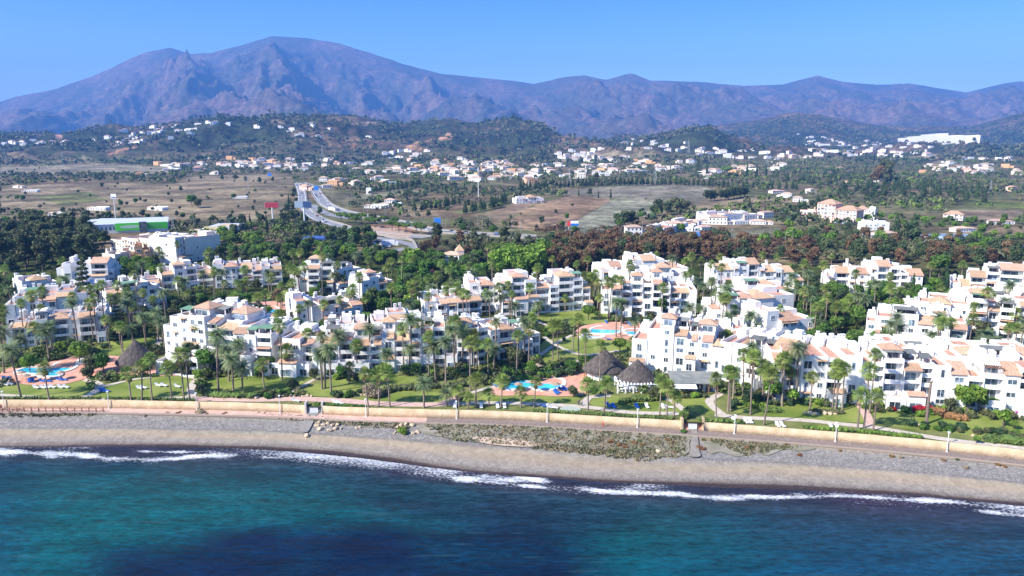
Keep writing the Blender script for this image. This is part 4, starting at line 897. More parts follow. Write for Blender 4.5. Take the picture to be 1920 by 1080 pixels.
def hedge(label, pts, width, height, material=L_hedge, zf=None, dens=9):
    """leafy bank along a line through photograph points"""
    q = [W2(*p) for p in pts]; q = smooth_poly(q, 4, False); blobs = []; q = [(a, max(b, float(Wy(a))+.7+width*.5)) for a, b in q]
    Ls = [math.hypot(q[i+1][0]-q[i][0], q[i+1][1]-q[i][1]) for i in range(len(q)-1)]; o = q[0]; z0 = float(g(*o))
    for i, L in enumerate(Ls):
        n = max(1, int(L/(width*.5)))
        for k in range(n):
            x = q[i][0]+(q[i+1][0]-q[i][0])*k/n; y = q[i][1]+(q[i+1][1]-q[i][1])*k/n; rr = width*.5*(1+.12*math.sin(len(blobs)*1.7)); blobs.append((x-o[0], y-o[1], float(g(x, y))-z0+height*.45, rr, rr, height*.55))
    me = crown_mesh('hedge_leaves', blobs, int(min(9000, sum(Ls)*width*dens*2+200)), .34, material, len(blobs), k=.9)
    ob = link('hedge', me, None, (o[0], o[1], z0)); tag(ob, label, 'hedge', 'hedges along the garden lawns'); return ob
# ------------------------------------------------------------------ promenade, wall, lawns, paths
M_pink = mat('pink_paving', (0.46,0.30,0.24), 0.9, (0.56,0.39,0.32), 0.7, rand=0)
M_path = mat('pale_paving', (0.42,0.36,0.29), 0.95, (0.52,0.46,0.38), 0.9)
M_cobble = mat('grey_cobbles', (0.17,0.13,0.115), 0.95, (0.24,0.19,0.165), 1.4)
M_ochre = mat('ochre_render', (0.45,0.335,0.2), 0.95, (0.57,0.435,0.28), 0.5, 5, bump=0.15, bscale=2.5)
M_lawn = mat('lawn_grass', (0.12,0.165,0.02), 0.95, (0.22,0.25,0.055), 0.14, 6, bump=0.05, bscale=4)
M_lawn2 = mat('rough_lawn', (0.095,0.125,0.025), 0.95, (0.18,0.18,0.06), 0.25, 6, bump=0.05, bscale=3)
M_terra = mat('terracotta_paving', (0.52,0.24,0.16), 0.85, (0.62,0.34,0.24), 0.6)
M_copng = mat('pool_coping', (0.68,0.65,0.60), 0.8, (0.6,0.56,0.5), 1)
M_dune = mat('dune_grass_ground', (0.15,0.14,0.09), 0.95, (0.28,0.25,0.20), 0.35, 6, stretch=(.5,1.2,1), lo=.3, hi=.7)
M_sandb = mat('sand_bank', (0.42,0.31,0.22), 0.95, (0.52,0.41,0.31), 0.5)
M_concr = mat('concrete', (0.42,0.40,0.37), 0.9, (0.5,0.48,0.44), 0.5)
M_white = mat('white_plastic', (0.78,0.78,0.78), 0.5)
M_blue = mat('blue_cushion', (0.02,0.12,0.45), 0.7)
M_rock = mat('ochre_rock', (0.42,0.31,0.20), 0.95, (0.58,0.46,0.32), 0.8, 5, bump=0.2, bscale=2)
M_thatch = mat('grey_thatch', (0.055,0.045,0.04), 0.98, (0.11,0.092,0.082), 1.2, 5, bump=0.25, bscale=3, stretch=(1,1,.35))
M_metal = mat('grey_metal', (0.35,0.36,0.37), 0.5, metal=.3)
M_pole = mat('white_metal', (0.72,0.72,0.71), 0.5)
M_asph = mat('asphalt', (0.16,0.16,0.17), 0.9, (0.21,0.21,0.22), 0.2)
def along(x0, x1, n, off0, off1, fz):
    xs_ = np.linspace(x0, x1, n); return xs_, Wy(xs_)+off0, Wy(xs_)+off1
def strip(name, x0, x1, off0, off1, z, material, n=240):
    xs_, a, b = along(x0, x1, n, off0, off1, None); v = np.stack([np.tile(xs_, 2), np.concatenate([a, b]), np.full(2*n, z)], -1)
    i = np.arange(n-1); q = np.stack([i, i+1, i+1+n, i+n], -1); return link(name, raw_mesh(name, v, q, material))
def solid_strip(name, x0, x1, off0, off1, z0, z1, material, n=200, noise=0):
    xs_, a, b = along(x0, x1, n, off0, off1, None); top = z1+noise*fbm(xs_/5, xs_*0, 3, 900)
    V = np.concatenate([np.stack([xs_, a, np.full(n, z0)], -1), np.stack([xs_, a, top], -1), np.stack([xs_, b, top], -1), np.stack([xs_, b, np.full(n, z0)], -1)]); q = []
    i = np.arange(n-1)
    for k in range(4):
        k2 = (k+1) % 4; q.append(np.stack([i+k*n, i+1+k*n, i+1+k2*n, i+k2*n], -1))
    q = np.concatenate(q)[:, ::-1]; q = np.concatenate([q, [[0, n, 2*n, 3*n]], [[n-1, 4*n-1, 3*n-1, 2*n-1]]])
    me = raw_mesh(name, V, q, material, smooth=False); return link(name, me)
x_dark = at_z(800, 787, 3.0)[0]
tag(strip('promenade', -420, x_dark, -3.1, 0.3, 3.02, M_pink), kind='structure')
tag(strip('promenade', x_dark, 330, -3.1, 0.3, 3.02, M_cobble), kind='structure')
tag(solid_strip('promenade_kerb', -420, 330, -3.3, -3.1, 2.2, 3.07, mat('brown_kerb', (0.25,0.2,0.16), .95)), kind='structure')
gate_x = [at_z(592, 772, 3.0)[0], at_z(1298, 806, 3.0)[0]]
segs = [(-420, gate_x[0]-2.2), (gate_x[0]+2.2, gate_x[1]-2.6), (gate_x[1]+2.6, 330)]
labs = ['long tan retaining wall behind the promenade, left of the small gate', 'tan retaining wall between the two promenade gates', 'tan retaining wall right of the brick stairway to the beach']
for (a, b), lb in zip(segs, labs):
    o = solid_strip('retaining_wall', a, b, 0.0, 0.55, 2.4, 5.22, M_ochre, noise=.08); tag(o, lb, 'wall', 'tan retaining walls of the promenade')
# close the step of the land behind the gates
for k, gx in enumerate(gate_x):
    hw = 2.2 if k == 0 else 2.6
    root = empty('gateway', (gx, float(Wy(gx)), 3.0))
    for s_ in (-1, 1):
        m = MB(); m.box(s_*hw-.25, s_*hw+.25, -.1, 1.6, -.6, 3.1); m.build('pillar', M_ochre if k else M_concr, root)
    m = MB()
    for i in range(7): m.box(-hw+.26, hw-.26, .2+i*.32, 2.6, i*.3-.02, i*.3+.28)
    m.build('steps', M_terra if k else M_concr, root)
    m = MB(); m.box(-1.1, 1.1, .05, .12, .3, 1.6)
    for i in range(9): m.box(-1.1+i*.26, -1.05+i*.26, 0, .05, .1, 1.9)
    m.build('gate', M_pole, root)
    tag(root, ['small grey gateway with white gate through the tan wall at left of centre', 'brick stairway with white gate going up through the tan wall'][k], 'gateway', 'gateways through the tan wall')
LN = [0]
def pz(pts, sm=3): return [W2(*p) for p in (smooth_poly(pts, sm) if sm else pts)]
def lawn(pts, name='lawn', m=None, off=0.06, cell=3.0, sm=3): return tag(drape(name, pz(pts, sm), m or M_lawn, off, cell), kind='structure')
# base garden sheet
lawn([(-300,756),(0,752),(200,755),(480,757),(690,765),(960,772),(1130,782),(1290,791),(1440,802),(1570,811),(1775,830),(1920,847),(2200,880),(2300,780),(1920,700),(1300,640),(900,660),(560,700),(280,640),(-300,640)], 'garden_grass', M_lawn2, 0.05, 5.0, 0)
for pts in [
 [(0,725),(60,716),(160,714),(172,728),(150,745),(60,748),(-60,745)],
 [(165,748),(195,722),(250,710),(320,706),(360,712),(358,735),(352,748),(250,750)],
 [(392,742),(380,716),(420,700),(470,692),(540,700),(590,706),(560,722),(510,740),(450,744)],
 [(560,738),(600,718),(680,705),(760,705),(820,716),(860,714),(880,722),(840,733),(750,736),(690,742),(620,744)],
 [(650,752),(700,742),(800,732),(880,736),(890,748),(862,757),(780,757),(700,755)],
 [(900,758),(905,742),(960,738),(1040,740),(1085,742),(1075,755),(1000,757)],
 [(1105,756),(1115,747),(1150,742),(1200,752),(1270,756),(1290,770),(1230,774),(1140,770)],
 [(1270,748),(1330,742),(1345,755),(1345,772),(1320,778),(1290,765)],
 [(1370,770),(1400,738),(1470,742),(1560,752),(1640,758),(1620,778),(1640,792),(1560,790),(1440,780)],
 [(1640,765),(1720,762),(1800,775),(1900,790),(2050,812),(2050,850),(1920,832),(1780,812),(1660,796)],
 [(1000,590),(1060,582),(1130,585),(1140,600),(1120,608),(1060,606),(1010,600)],
 [(1020,640),(1080,632),(1180,636),(1186,655),(1160,668),(1090,664),(1020,668)],
 [(1020,670),(1070,668),(1140,670),(1150,680),(1080,690),(1030,684)],
 [(180,648),(240,634),(290,636),(280,650),(200,668)],
 [(500,550),(540,545),(560,560),(520,572),(505,565)],
 [(420,570),(500,560),(520,575),(470,592)],
 [(1820,650),(1925,640),(1990,660),(1900,666),(1830,662)],
]: lawn(pts)
def path(pts, w_=1.7, m=None, off=0.11, name='path'):
    q = smooth_poly([W2(*p) for p in pts], 5, False); return tag(drape(name, ribbon_poly(q, w_), m or M_path, off, 3.0), kind='structure')
path([(-250,742),(-60,741),(0,741),(80,746),(170,749),(250,750),(330,746),(380,747)], 1.6)
path([(150,749),(175,737),(187,727),(180,718),(160,712)], 2.4, off=.13); path([(188,726),(215,720),(250,712),(285,708)], 1.5, off=.15)
path([(360,748),(358,730),(365,716),(372,710),(350,706)], 2.2, off=.13)
path([(360,748),(480,750),(560,749),(640,752),(700,757),(760,759),(820,759),(845,752),(862,745)], 3.2, M_pink, .15)
path([(520,746),(560,728),(585,714),(600,708)], 1.4); path([(700,757),(800,761),(900,756),(1000,758),(1100,764),(1180,774),(1260,776),(1290,777)], 2.2, off=.13)
path([(862,745),(900,732),(940,722),(950,716)], 1.6, off=.15); path([(1095,763),(1102,748),(1120,744),(1145,743)], 2.0, off=.17)
path([(1292,778),(1275,764),(1262,754),(1250,748)], 1.8, off=.15); path([(1340,778),(1400,784),(1500,788),(1580,796),(1640,802),(1720,816),(1800,828),(1920,842),(2200,880)], 2.2)
path([(1355,778),(1338,765),(1330,752),(1345,742),(1352,738)], 2.2, off=.15); path([(1632,799),(1625,780),(1618,768),(1610,758)], 2.3, M_pink, .13)
path([(1000,600),(1030,612),(1050,620)], 1.5); path([(1010,668),(1050,640),(1070,630),(1090,618)], 1.5); path([(1020,632),(1040,646),(1070,660),(1100,666),(1160,658)], 1.5, off=.13)
path([(160,712),(185,690),(215,680),(235,668),(290,650),(300,632)], 1.8); path([(1120,610),(1160,605),(1200,604)], 1.4)
path([(1010,700),(1040,688),(1080,678),(1105,672)], 1.6)
# beach-side patches
def bz(off): return lambda x, y: beach_z(x, y)+off
def patch(pts, m, name, off=.06, cell=1.2):
    q = [at_z(a, b, 2.2) for a, b in smooth_poly(pts, 4)]; return drape(name, q, m, off, cell, bz(off))
tag(patch([(790,800),(860,795),(1000,798),(1120,808),(1280,818),(1292,832),(1285,848),(1220,852),(1150,842),(1050,836),(960,830),(900,826),(840,818),(795,812)], M_dune, 'dune_scrub', .10), kind='structure')
tag(patch([(1320,824),(1360,823),(1410,827),(1460,833),(1530,842),(1500,846),(1472,843),(1440,851),(1415,846),(1385,852),(1350,845),(1330,847)], M_dune, 'dune_scrub', .08), kind='structure')
tag(patch([(480,779),(600,783),(700,792),(780,800),(700,802),(600,792),(500,787)], M_dune, 'dune_scrub', .08), kind='structure')
tag(patch([(890,818),(960,822),(1020,832),(960,834),(900,826)], M_sandb, 'sand_bank', .14), kind='structure')
M_damp = mat('damp_shingle', (0.15,0.125,0.10), .8, (0.21,0.18,0.15), .8)
for a, b, w_, h_ in [(1200,903,38,4),(1290,908,30,5),(1350,909,26,6),(1420,911,34,7),(1500,914,30,7),(1560,918,34,7),(1650,924,36,7),(1740,929,30,7),(1810,938,50,7),(1120,898,30,3)]:
    tag(patch([(a-w_,b-h_*.3),(a-w_*.4,b-h_),(a+w_*.3,b-h_*.8),(a+w_,b+h_*.2),(a+w_*.3,b+h_*.8),(a-w_*.6,b+h_*.5)], M_damp, 'damp_shingle', .05), kind='structure')
tag(patch([(562,800),(585,778),(598,778),(590,790),(575,808)], mat('grey_gravel_ramp', (0.19,0.175,0.155), .95, (0.25,0.23,0.205), 1), 'beach_ramp', .16), kind='structure')
tag(patch([(1297,812),(1306,812),(1309,828),(1311,842),(1314,851),(1304,854),(1293,851),(1294,840),(1296,828)], mat('trodden_sand', (0.20,0.175,0.145), .95, (0.26,0.23,0.195), .8), 'beach_ramp', .18), kind='structure')
def on_beach(px, py, z0=2.0):
    z = z0
    for _ in range(8): x, y = at_z(px, py, z); z = float(beach_z(x, y))
    return x, y, z
# dune grass tufts as ground cover
def tufts():
    r = np.random.default_rng(3); V = []; n = 0; Q = []
    polys = [[(795,798),(1000,800),(1285,822),(1290,848),(1150,842),(950,830),(830,818)], [(1320,824),(1500,838),(1400,850)], [(480,778),(780,797),(760,804),(520,786)], [(0,772),(195,774),(190,780),(0,782)], [(1000,826),(1280,850),(1200,856),(1000,836)]]
    pts = []
    for poly, m in zip(polys, (1500, 300, 300, 200, 300)):
        X = np.array(poly); k = 0
        while k < m:
            a = r.uniform(X[:,0].min(), X[:,0].max()); b = r.uniform(X[:,1].min(), X[:,1].max())
            if inpoly(np.array([a]), np.array([b]), poly)[0]: pts.append(at_z(a, b, 2.3)); k += 1
    pts = np.array(pts); z = beach_z(pts[:,0], pts[:,1])
    for (x, y), zz in zip(pts, z):
        for j in range(5):
            a = r.uniform(0, 6.28); h = r.uniform(.2, .55); w_ = r.uniform(.15, .35); dx, dy = math.cos(a)*w_, math.sin(a)*w_; lx, ly = r.normal(0, .15, 2); ox, oy = r.normal(0, .3, 2)
            V += [(x+ox-dx, y+oy-dy, zz), (x+ox+dx, y+oy+dy, zz), (x+ox+lx+dx*.5, y+oy+ly+dy*.5, zz+h), (x+ox+lx-dx*.5, y+oy+ly-dy*.5, zz+h)]
    V = np.array(V, np.float32); q = np.arange(len(V)).reshape(-1, 4)
    o = link('dune_grass', raw_mesh('dune_grass', V, q, leafmat('dune_grass_leaf', (0.11,0.12,0.05), (0.25,0.2,0.12), 0, .1), smooth=False)); tag(o, 'low grey-green grass covering the bank below the promenade', 'grass', kind='stuff')
tufts()
for px, py, k, s_ in [(1145,830,'rust',.8),(1160,836,'rust',.9),(1172,840,'rust',.8),(1190,832,'rust',.9),(1204,836,'rust',.7),(1250,826,'rust',.8),(1258,830,'rust',.6),(1265,850,'rust',.5),(1310,840,'rust',.8),(1318,842,'rust',.8),(1400,842,'rust',.6),(1475,834,'rust',.5),(1575,846,'rust',.45),(1672,856,'rust',.7),(1770,864,'rust',.6),(1812,878,'dry',.6),(1795,862,'olive',.7),(1872,872,'rust',.6),(1884,876,'rust',.6),(1500,854,'rust',.6),(1690,858,'dry',.6),(315,776,'rust',.8),(335,777,'rust',.8),(375,776,'dry',1.3),(388,779,'rust',.9),(400,779,'rust',.8),(422,778,'rust',.8),(458,781,'rust',.8),(470,782,'rust',.6),(272,780,'dry',.6),(298,778,'rust',.5),(1200,828,'green',.7),(1190,830,'green',.5),(755,812,'bright',1.5),(1283,812,'green',.9),(1220,852,'rust',.5),(520,780,'rust',.5),(860,800,'olive',.5),(1320,826,'olive',.6),(1170,806,'green',.5),(20,775,'dry',.7),(60,777,'olive',.7),(120,778,'dry',.7)]:
    x, y, z = on_beach(px, py); shrub_at(x, y, k, s_*.85, px, py, z-.1, .75)
# rocks
import bmesh
def rock_mesh(seed):
    bm = bmesh.new(); bmesh.ops.create_icosphere(bm, subdivisions=3, radius=1); r = random.Random(seed); pl = [Vector((r.gauss(0,1), r.gauss(0,1), r.gauss(0,1))).normalized() for _ in range(11)]
    for v in bm.verts:
        for n in pl:
            d = v.co.dot(n)
            if d > .62: v.co -= n*(d-.62)*.9
        v.co *= 1+.05*r.uniform(-1, 1)
    me = bpy.data.meshes.new('rock'); bm.to_mesh(me); bm.free(); me.materials.append(M_rock); return me
ROCKS = [rock_mesh(i) for i in range(5)]
rr = random.Random(4)
def rock(px, py, s_, beach=True):
    if beach: x, y, z = on_beach(px, py)
    else: x, y, z = P(px, py)
    o = link('rock', rr.choice(ROCKS), None, (x, y, z+s_*.2)); o.scale = (s_*rr.uniform(.8, 1.4), s_*rr.uniform(.7, 1.1), s_*rr.uniform(.5, .8)); o.rotation_euler = (rr.uniform(-.3, .3), rr.uniform(-.3, .3), rr.uniform(0, 6))
    THINGS.append((o, 'pale ochre boulders', px, py, 'boulder', 'ochre boulders'))
for px, py, s_ in [(594,799,.8),(600,806,.9),(606,798,.7),(612,788,.9),(618,808,1.0),(624,798,.8),(630,804,.9),(633,798,.7),(640,804,.5),(614,794,.6),(622,789,.6),(598,793,.6),(668,803,.5),(674,802,.5),(700,801,.4),(745,802,.8),(752,798,.8),(762,797,.8),(772,798,.9),(741,812,.6),(775,814,.7),(783,811,.7),(576,821,.9),(1234,848,.9),(987,796,.4)]: rock(px, py, s_)
for px, py, s_ in [(545,743,.7),(552,744,.6),(560,743,.7),(568,744,.6),(576,743,.8),(584,744,.6),(668,742,.7),(676,742,.6),(684,741,.6),(1706,792,.8),(1713,795,.7),(1720,798,.8),(1728,801,.7),(1736,803,.7),(1510,775,.8),(1520,776,.9),(1530,777,.8),(1545,776,.9),(1556,777,.8),(1566,777,.7),(416,744,.9),(480,747,1.1),(1832,812,.9),(1824,818,.7)]: rock(px, py, s_, False)
# fence in front of the promenade at left
fx0, fx1 = at_z(-60, 771, 3)[0], at_z(195, 772, 3)[0]
fr = empty('timber_fence', (fx0, float(Wy(fx0))-2.95, 3.0)); M_ftim = mat('reddish_timber', (0.20,0.09,0.06), .9, (0.28,0.14,0.1), 2)
n = 19
for i in range(n+1):
    x = fx0+(fx1-fx0)*i/n; m = MB(); y0 = float(Wy(x)-Wy(fx0)); m.box(x-fx0-.09, x-fx0+.09, y0-.09, y0+.09, -.3, 1.25); m.build('post', M_ftim, fr)
for zz in (.45, .95):
    m = MB()
    for i in range(n):
        xa = fx0+(fx1-fx0)*i/n; xb = fx0+(fx1-fx0)*(i+1)/n; m.tube((xa-fx0, float(Wy(xa)-Wy(fx0))+.0, zz), (xb-fx0, float(Wy(xb)-Wy(fx0)), zz), .06, .06, 5)
    m.build('rail', M_ftim, fr)
tag(fr, 'brown two rail timber fence along the promenade edge at far left', 'fence')
# promenade lamps
def lamp_mesh():
    a = MB(); a.tube((0,0,-.2), (0,0,4.4), .11, .075, 8); a.box(-.2,.2,-.2,.2,-.2,.12); b = MB(); b.tube((0,0,4.4), (0,0,4.75), .16, .2, 8); b.prism([(-.26,-.26),(.26,-.26),(.26,.26),(-.26,.26)], 4.76, 4.86); return a.mesh('post', M_pole), b.mesh('lamp_head', M_white)
la, lb = lamp_mesh()
for px, py, w_ in [(10,765,'at the far left behind the timber fence'),(205,766,'just right of the end of the timber fence'),(369,770,'in front of the path beside the clipped hedges'),(527,772,'left of the small grey gateway'),(687,780,'in front of the pink path bend'),(856,785,'below the two small palms left of the pool'),(1025,786,'below the oval lawn basin'),(1194,800,'left of the person in red by the tan wall'),(1378,815,'right of the brick stairway'),(1566,828,'beside the pair of white loungers'),(1776,848,'nearest the right edge of the photo')]:
    x, y = at_z(px, py, 3.0); r_ = empty('promenade_lamp', (x, float(Wy(x))-.35, 3.02)); link('post', la, r_); link('lamp_head', lb, r_); tag(r_, 'slim white promenade lamp '+w_, 'street lamp', 'white lamps along the promenade wall')
# pools -------------------------------------------------------------
def pool_mat():
    m = mat('pool_water', (0.02,0.42,0.62), 0.05, (0.10,0.62,0.78), 0.25, 3, spec=.5, bump=.05, bscale=1.5); return m
def deck(pts): return tag(drape('pool_terrace', pz(pts, 4), M_terra, .16, 3.0), kind='structure')
def pool(pts, label, wat=None):
    """basin with its coping ring and a sunken sheet of water"""
    q = pz(pts, 4); cx = sum(a[0] for a in q)/len(q); cy = sum(a[1] for a in q)/len(q); z = float(g(cx, cy))+.3; n = len(q)
    root = empty('swimming_pool', (cx, cy, z)); L = [(a[0]-cx, a[1]-cy) for a in q]; out = []
    for i in range(n):
        d = np.array(L[(i+1) % n])-np.array(L[i-1]); d = d/np.hypot(*d); nr = np.array([d[1], -d[0]]); 
        sg = 1 if nr@np.array(L[i]) > 0 else -1; out.append(tuple(np.array(L[i])+nr*sgn*1.15 if False else np.array(L[i])+nr*1.15*POOLS))
    m = MB(); k = 0
    for i in range(n):
        j = (i+1) % n; a, b = L[i], L[j]; c, d = out[j], out[i]
        m.quad((*a, .05), (*b, .05), (*c, .05), (*d, .05)); m.quad((*d, .05), (*c, .05), (*c, -.9), (*d, -.9)); m.quad((*a, -1.0), (*b, -1.0), (*b, .05), (*a, .05))
    m.build('coping', M_copng, root)
    vs, es, fs, *_ = geometry.delaunay_2d_cdt([Vector(p) for p in L], [(i, (i+1) % n) for i in range(n)], [], 1, 1e-4)
    me = bpy.data.meshes.new('water'); me.from_pydata([(v.x, v.y, -.12) for v in vs], [], fs); me.materials.append(wat or pool_mat()); me.update()
    if me.polygons[0].normal.z < 0: me.flip_normals()
    link('water', me, root); tag(root, label, 'swimming pool', 'pools in the resort gardens')
def orient(pts):
    q = pz(pts, 4); return sum(q[i][0]*q[(i+1) % len(q)][1]-q[(i+1) % len(q)][0]*q[i][1] for i in range(len(q)))
def mkpool(pts, label, wat=None):
    global POOLS
    POOLS = 1 if orient(pts) > 0 else -1; pool(pts, label, wat)
deck([(2,700),(20,690),(60,682),(120,672),(170,668),(215,668),(240,674),(240,690),(235,700),(215,704),(175,706),(150,714),(110,722),(50,722),(0,712)])
deck([(235,705),(240,695),(300,688),(340,692),(345,703),(300,706)])
mkpool([(34,697),(50,691),(75,689),(100,688),(108,682),(125,677),(145,675),(142,681),(137,690),(125,696),(112,700),(108,707),(85,707),(60,702),(40,701)], 'turquoise swimming pool at far left ringed by terracotta paving')
mkpool([(152,676),(160,674),(168,676),(164,681),(154,681)], 'tiny round blue pool at the upper right tip of the left pool')
deck([(920,738),(925,728),(960,722),(1010,712),(1040,700),(1060,696),(1100,700),(1105,716),(1100,738),(1060,744),(1000,742),(940,743)])
mkpool([(944,720),(952,715),(975,713),(993,716),(1005,709),(1030,709),(1052,713),(1052,724),(1037,731),(1012,732),(998,727),(975,731),(950,730)], 'turquoise kidney shaped pool in the centre by the thatched huts')
deck([(1078,632),(1085,616),(1110,608),(1160,604),(1205,608),(1212,622),(1210,640),(1160,640),(1120,636)])
mkpool([(1107,622),(1115,615),(1135,611),(1160,612),(1162,620),(1155,626),(1130,627),(1112,626)], 'bright blue pool in the upper lawn between palm clumps')
mkpool([(1172,621),(1185,618),(1203,619),(1205,626),(1192,630),(1178,627)], 'small blue pool against the white block, right of the upper pool')
mkpool([(1092,631),(1105,628),(1125,629),(1128,633),(1110,635),(1094,635)], 'shallow pale round paddling pool below the upper pool', mat('pale_pool_water', (0.45,0.6,0.66), .1))
deck([(455,592),(470,568),(530,566),(545,575),(540,592),(500,600)])
mkpool([(470,585),(475,577),(500,573),(518,577),(514,587),(490,591)], 'small turquoise pool half hidden behind the middle left block')
M_court = mat('red_court', (0.32,0.09,0.07), .9); M_cgreen = mat('green_court', (0.06,0.22,0.12), .9)
tag(drape('tennis_court', pz([(772,503),(812,502),(818,514),(775,512)], 0), M_court, .10), 'dark red sports court with green screen among the trees', 'sports court')
p = P(793, 504); o = MB(); o.box(-5.5,5.5,-.05,.05,0,2.2); tag(o.build('windbreak_screen', M_cgreen), 'green mesh screen at the back of the red sports court', 'screen').location = p
# thatched huts -----------------------------------------------------
def hut(px, py, w_, d_, hw, hr, rz, label, sides=10):
    x, y, z = P(px, py); root = empty('thatched_hut', (x, y, z), rz); FOOT.append([(x-w_*.6, y-d_*.5), (x+w_*.6, y-d_*.5), (x+w_*.6, y+d_*.6), (x-w_*.6, y+d_*.6)])
    m = MB(); ps = [(math.cos(2*math.pi*i/sides)*w_*.38, math.sin(2*math.pi*i/sides)*d_*.38) for i in range(sides)]; m.prism(ps, -1, hw); m.build('wall', M_wall, root)
    t = MB(); ns = 28; rings = []; r_ = random.Random(int(px))
    for k in range(9):
        f = k/8; R2 = (1-f)*.5+.0; zz = hw-.6+(hr)*(f**.92); rings.append([(math.cos(2*math.pi*i/ns)*w_*R2*(1+.02*r_.uniform(-1,1)*(k < 7)), math.sin(2*math.pi*i/ns)*d_*R2*(1+.02*r_.uniform(-1,1)), zz+.08*r_.uniform(-1,1)) for i in range(ns)])
    k0 = 0; t.v = [v for r2 in rings for v in r2]
    for k in range(8):
        for i in range(ns): t.f.append((k*ns+i, k*ns+(i+1) % ns, (k+1)*ns+(i+1) % ns, (k+1)*ns+i)); t.m.append(0)
    b0 = len(t.v); t.v += [(v[0]*.97, v[1]*.97, v[2]-.35) for v in rings[0]]
    for i in range(ns): t.f.append((b0+i, b0+(i+1) % ns, (i+1) % ns, i)); t.m.append(0)
    t.f.append(tuple(b0+ns-1-i for i in range(ns))); t.m.append(0)
    t.build('thatched_roof', M_thatch, root)
    for i in range(8):
        a = 2*math.pi*i/8; m = MB(); m.tube((math.cos(a)*w_*.45, math.sin(a)*d_*.45, -.5), (math.cos(a)*w_*.45, math.sin(a)*d_*.45, hw-.4), .12, .12, 6); m.build('post', M_wood, root)
    tag(root, label, 'thatched hut', 'thatched pavilions by the pools')
hut(258, 690, 12, 11, 2.8, 6.8, .3, 'steep grey thatched hut beside the left pool')
hut(1133, 706, 13.2, 11, 3.0, 6.0, .1, 'wide grey thatched hut behind the centre pool, left of the pair')
hut(1194, 726, 11.2, 9.5, 3.4, 5.4, 0, 'grey conical thatched hut with white pergola at its foot')
# restaurant --------------------------------------------------------
def restaurant():
    x0, y0, z = P(1158, 738); root = empty('pergola', (x0, y0, z)); x1 = P(1232, 738)[0]; L = x1-x0; m = MB()
    for i in range(int(L/.9)): m.box(i*.9, i*.9+.3, -.6, 6.5, 2.75, 2.95)
    for b in (0, 3, 6): m.box(-.3, L+.3, b, b+.22, 2.5, 2.75)
    m.build('beams', M_white, root)
    for i in range(6):
        for b in (0.1, 6.1): q = MB(); q.box(L*i/5-.16, L*i/5+.16, b-.16, b+.16, -.5, 2.5); q.build('post', M_wall, root)
    tag(root, 'white slatted pergola over the restaurant tables under the thatched hut', 'pergola')
    for i in range(5):
        for j in range(2):
            tx = x0+1.6+i*(L-3)/4; ty = y0+1.5+j*2.6; t = MB(); t.box(-.6,.6,-.5,.5,.70,.76); t.tube((0,0,0),(0,0,.7),.06,.06,6); t.box(-.3,.3,-.3,.3,0,.05)
            tr = empty('dining_table', (tx, ty, z+.1)); t.build('table_top', M_white, tr)
            for sx_ in (-1, 1):
                c = MB(); c.box(sx_*1.0-.22, sx_*1.0+.22, -.22, .22, .42, .48); c.box(sx_*1.22-.03, sx_*1.22+.03, -.22, .22, .48, .9)
                for a in (-.18, .18):
                    for b in (-.18, .18): c.box(sx_*1.0+a-.03, sx_*1.0+a+.03, b-.03, b+.03, 0, .42)
                ch = c.build('chair', M_white); ch.location = (tx, ty, z+.1); THINGS.append((ch, 'white chairs under the pergola', proj(tx+sx_, ty, z)[0], proj(tx, ty, z)[1], 'chair', 'restaurant chairs'))
            THINGS.append((tr, 'white tables under the pergola', proj(tx, ty, z)[0], proj(tx, ty, z)[1], 'table', 'restaurant tables'))
    b = Block((1262, 738), (1345, 740), 9, 77, name='restaurant'); b.pl = (1262,738); b.pr = (1345,740); b.tops = [(0, b.L, 3.3)]
    b.wall.box(0, b.L, 2.4, 9, -1.5, 3.2); m = MB(); m.shed(-.6, b.L+.6, -.6, 9.2, 3.15, 3.55, .22); b.part('roof', m, M_grey)
    for i in range(6): m = MB(); m.box(b.L*i/5-.12, b.L*i/5+.12, -.1, .12, -1, 3.15); b.part('post', m, M_wood)
    for i in range(4): b.window(.8+i*(b.L-1)/4, .3+(i+1)*(b.L-1)/4, .2, 2.5, 2.4)
    m = MB(); m.shed(0, b.L*.5, -3.2, -.62, 2.55, 2.95, .06); b.part('awning', m, M_white)
    b.r = random.Random(1); b.part('wall', b.wall, M_wall); tag(b.root, 'low beach restaurant with flat grey roof and white awning', 'restaurant')
restaurant()
# white clubhouse by left hut
block('low white clubhouse with arched terrace beside the left thatched hut', (262,700), (372,706), 9, [(292,315,683,'f','w'),(315,340,680,'f','b'),(340,372,676,'f','b')], 401)
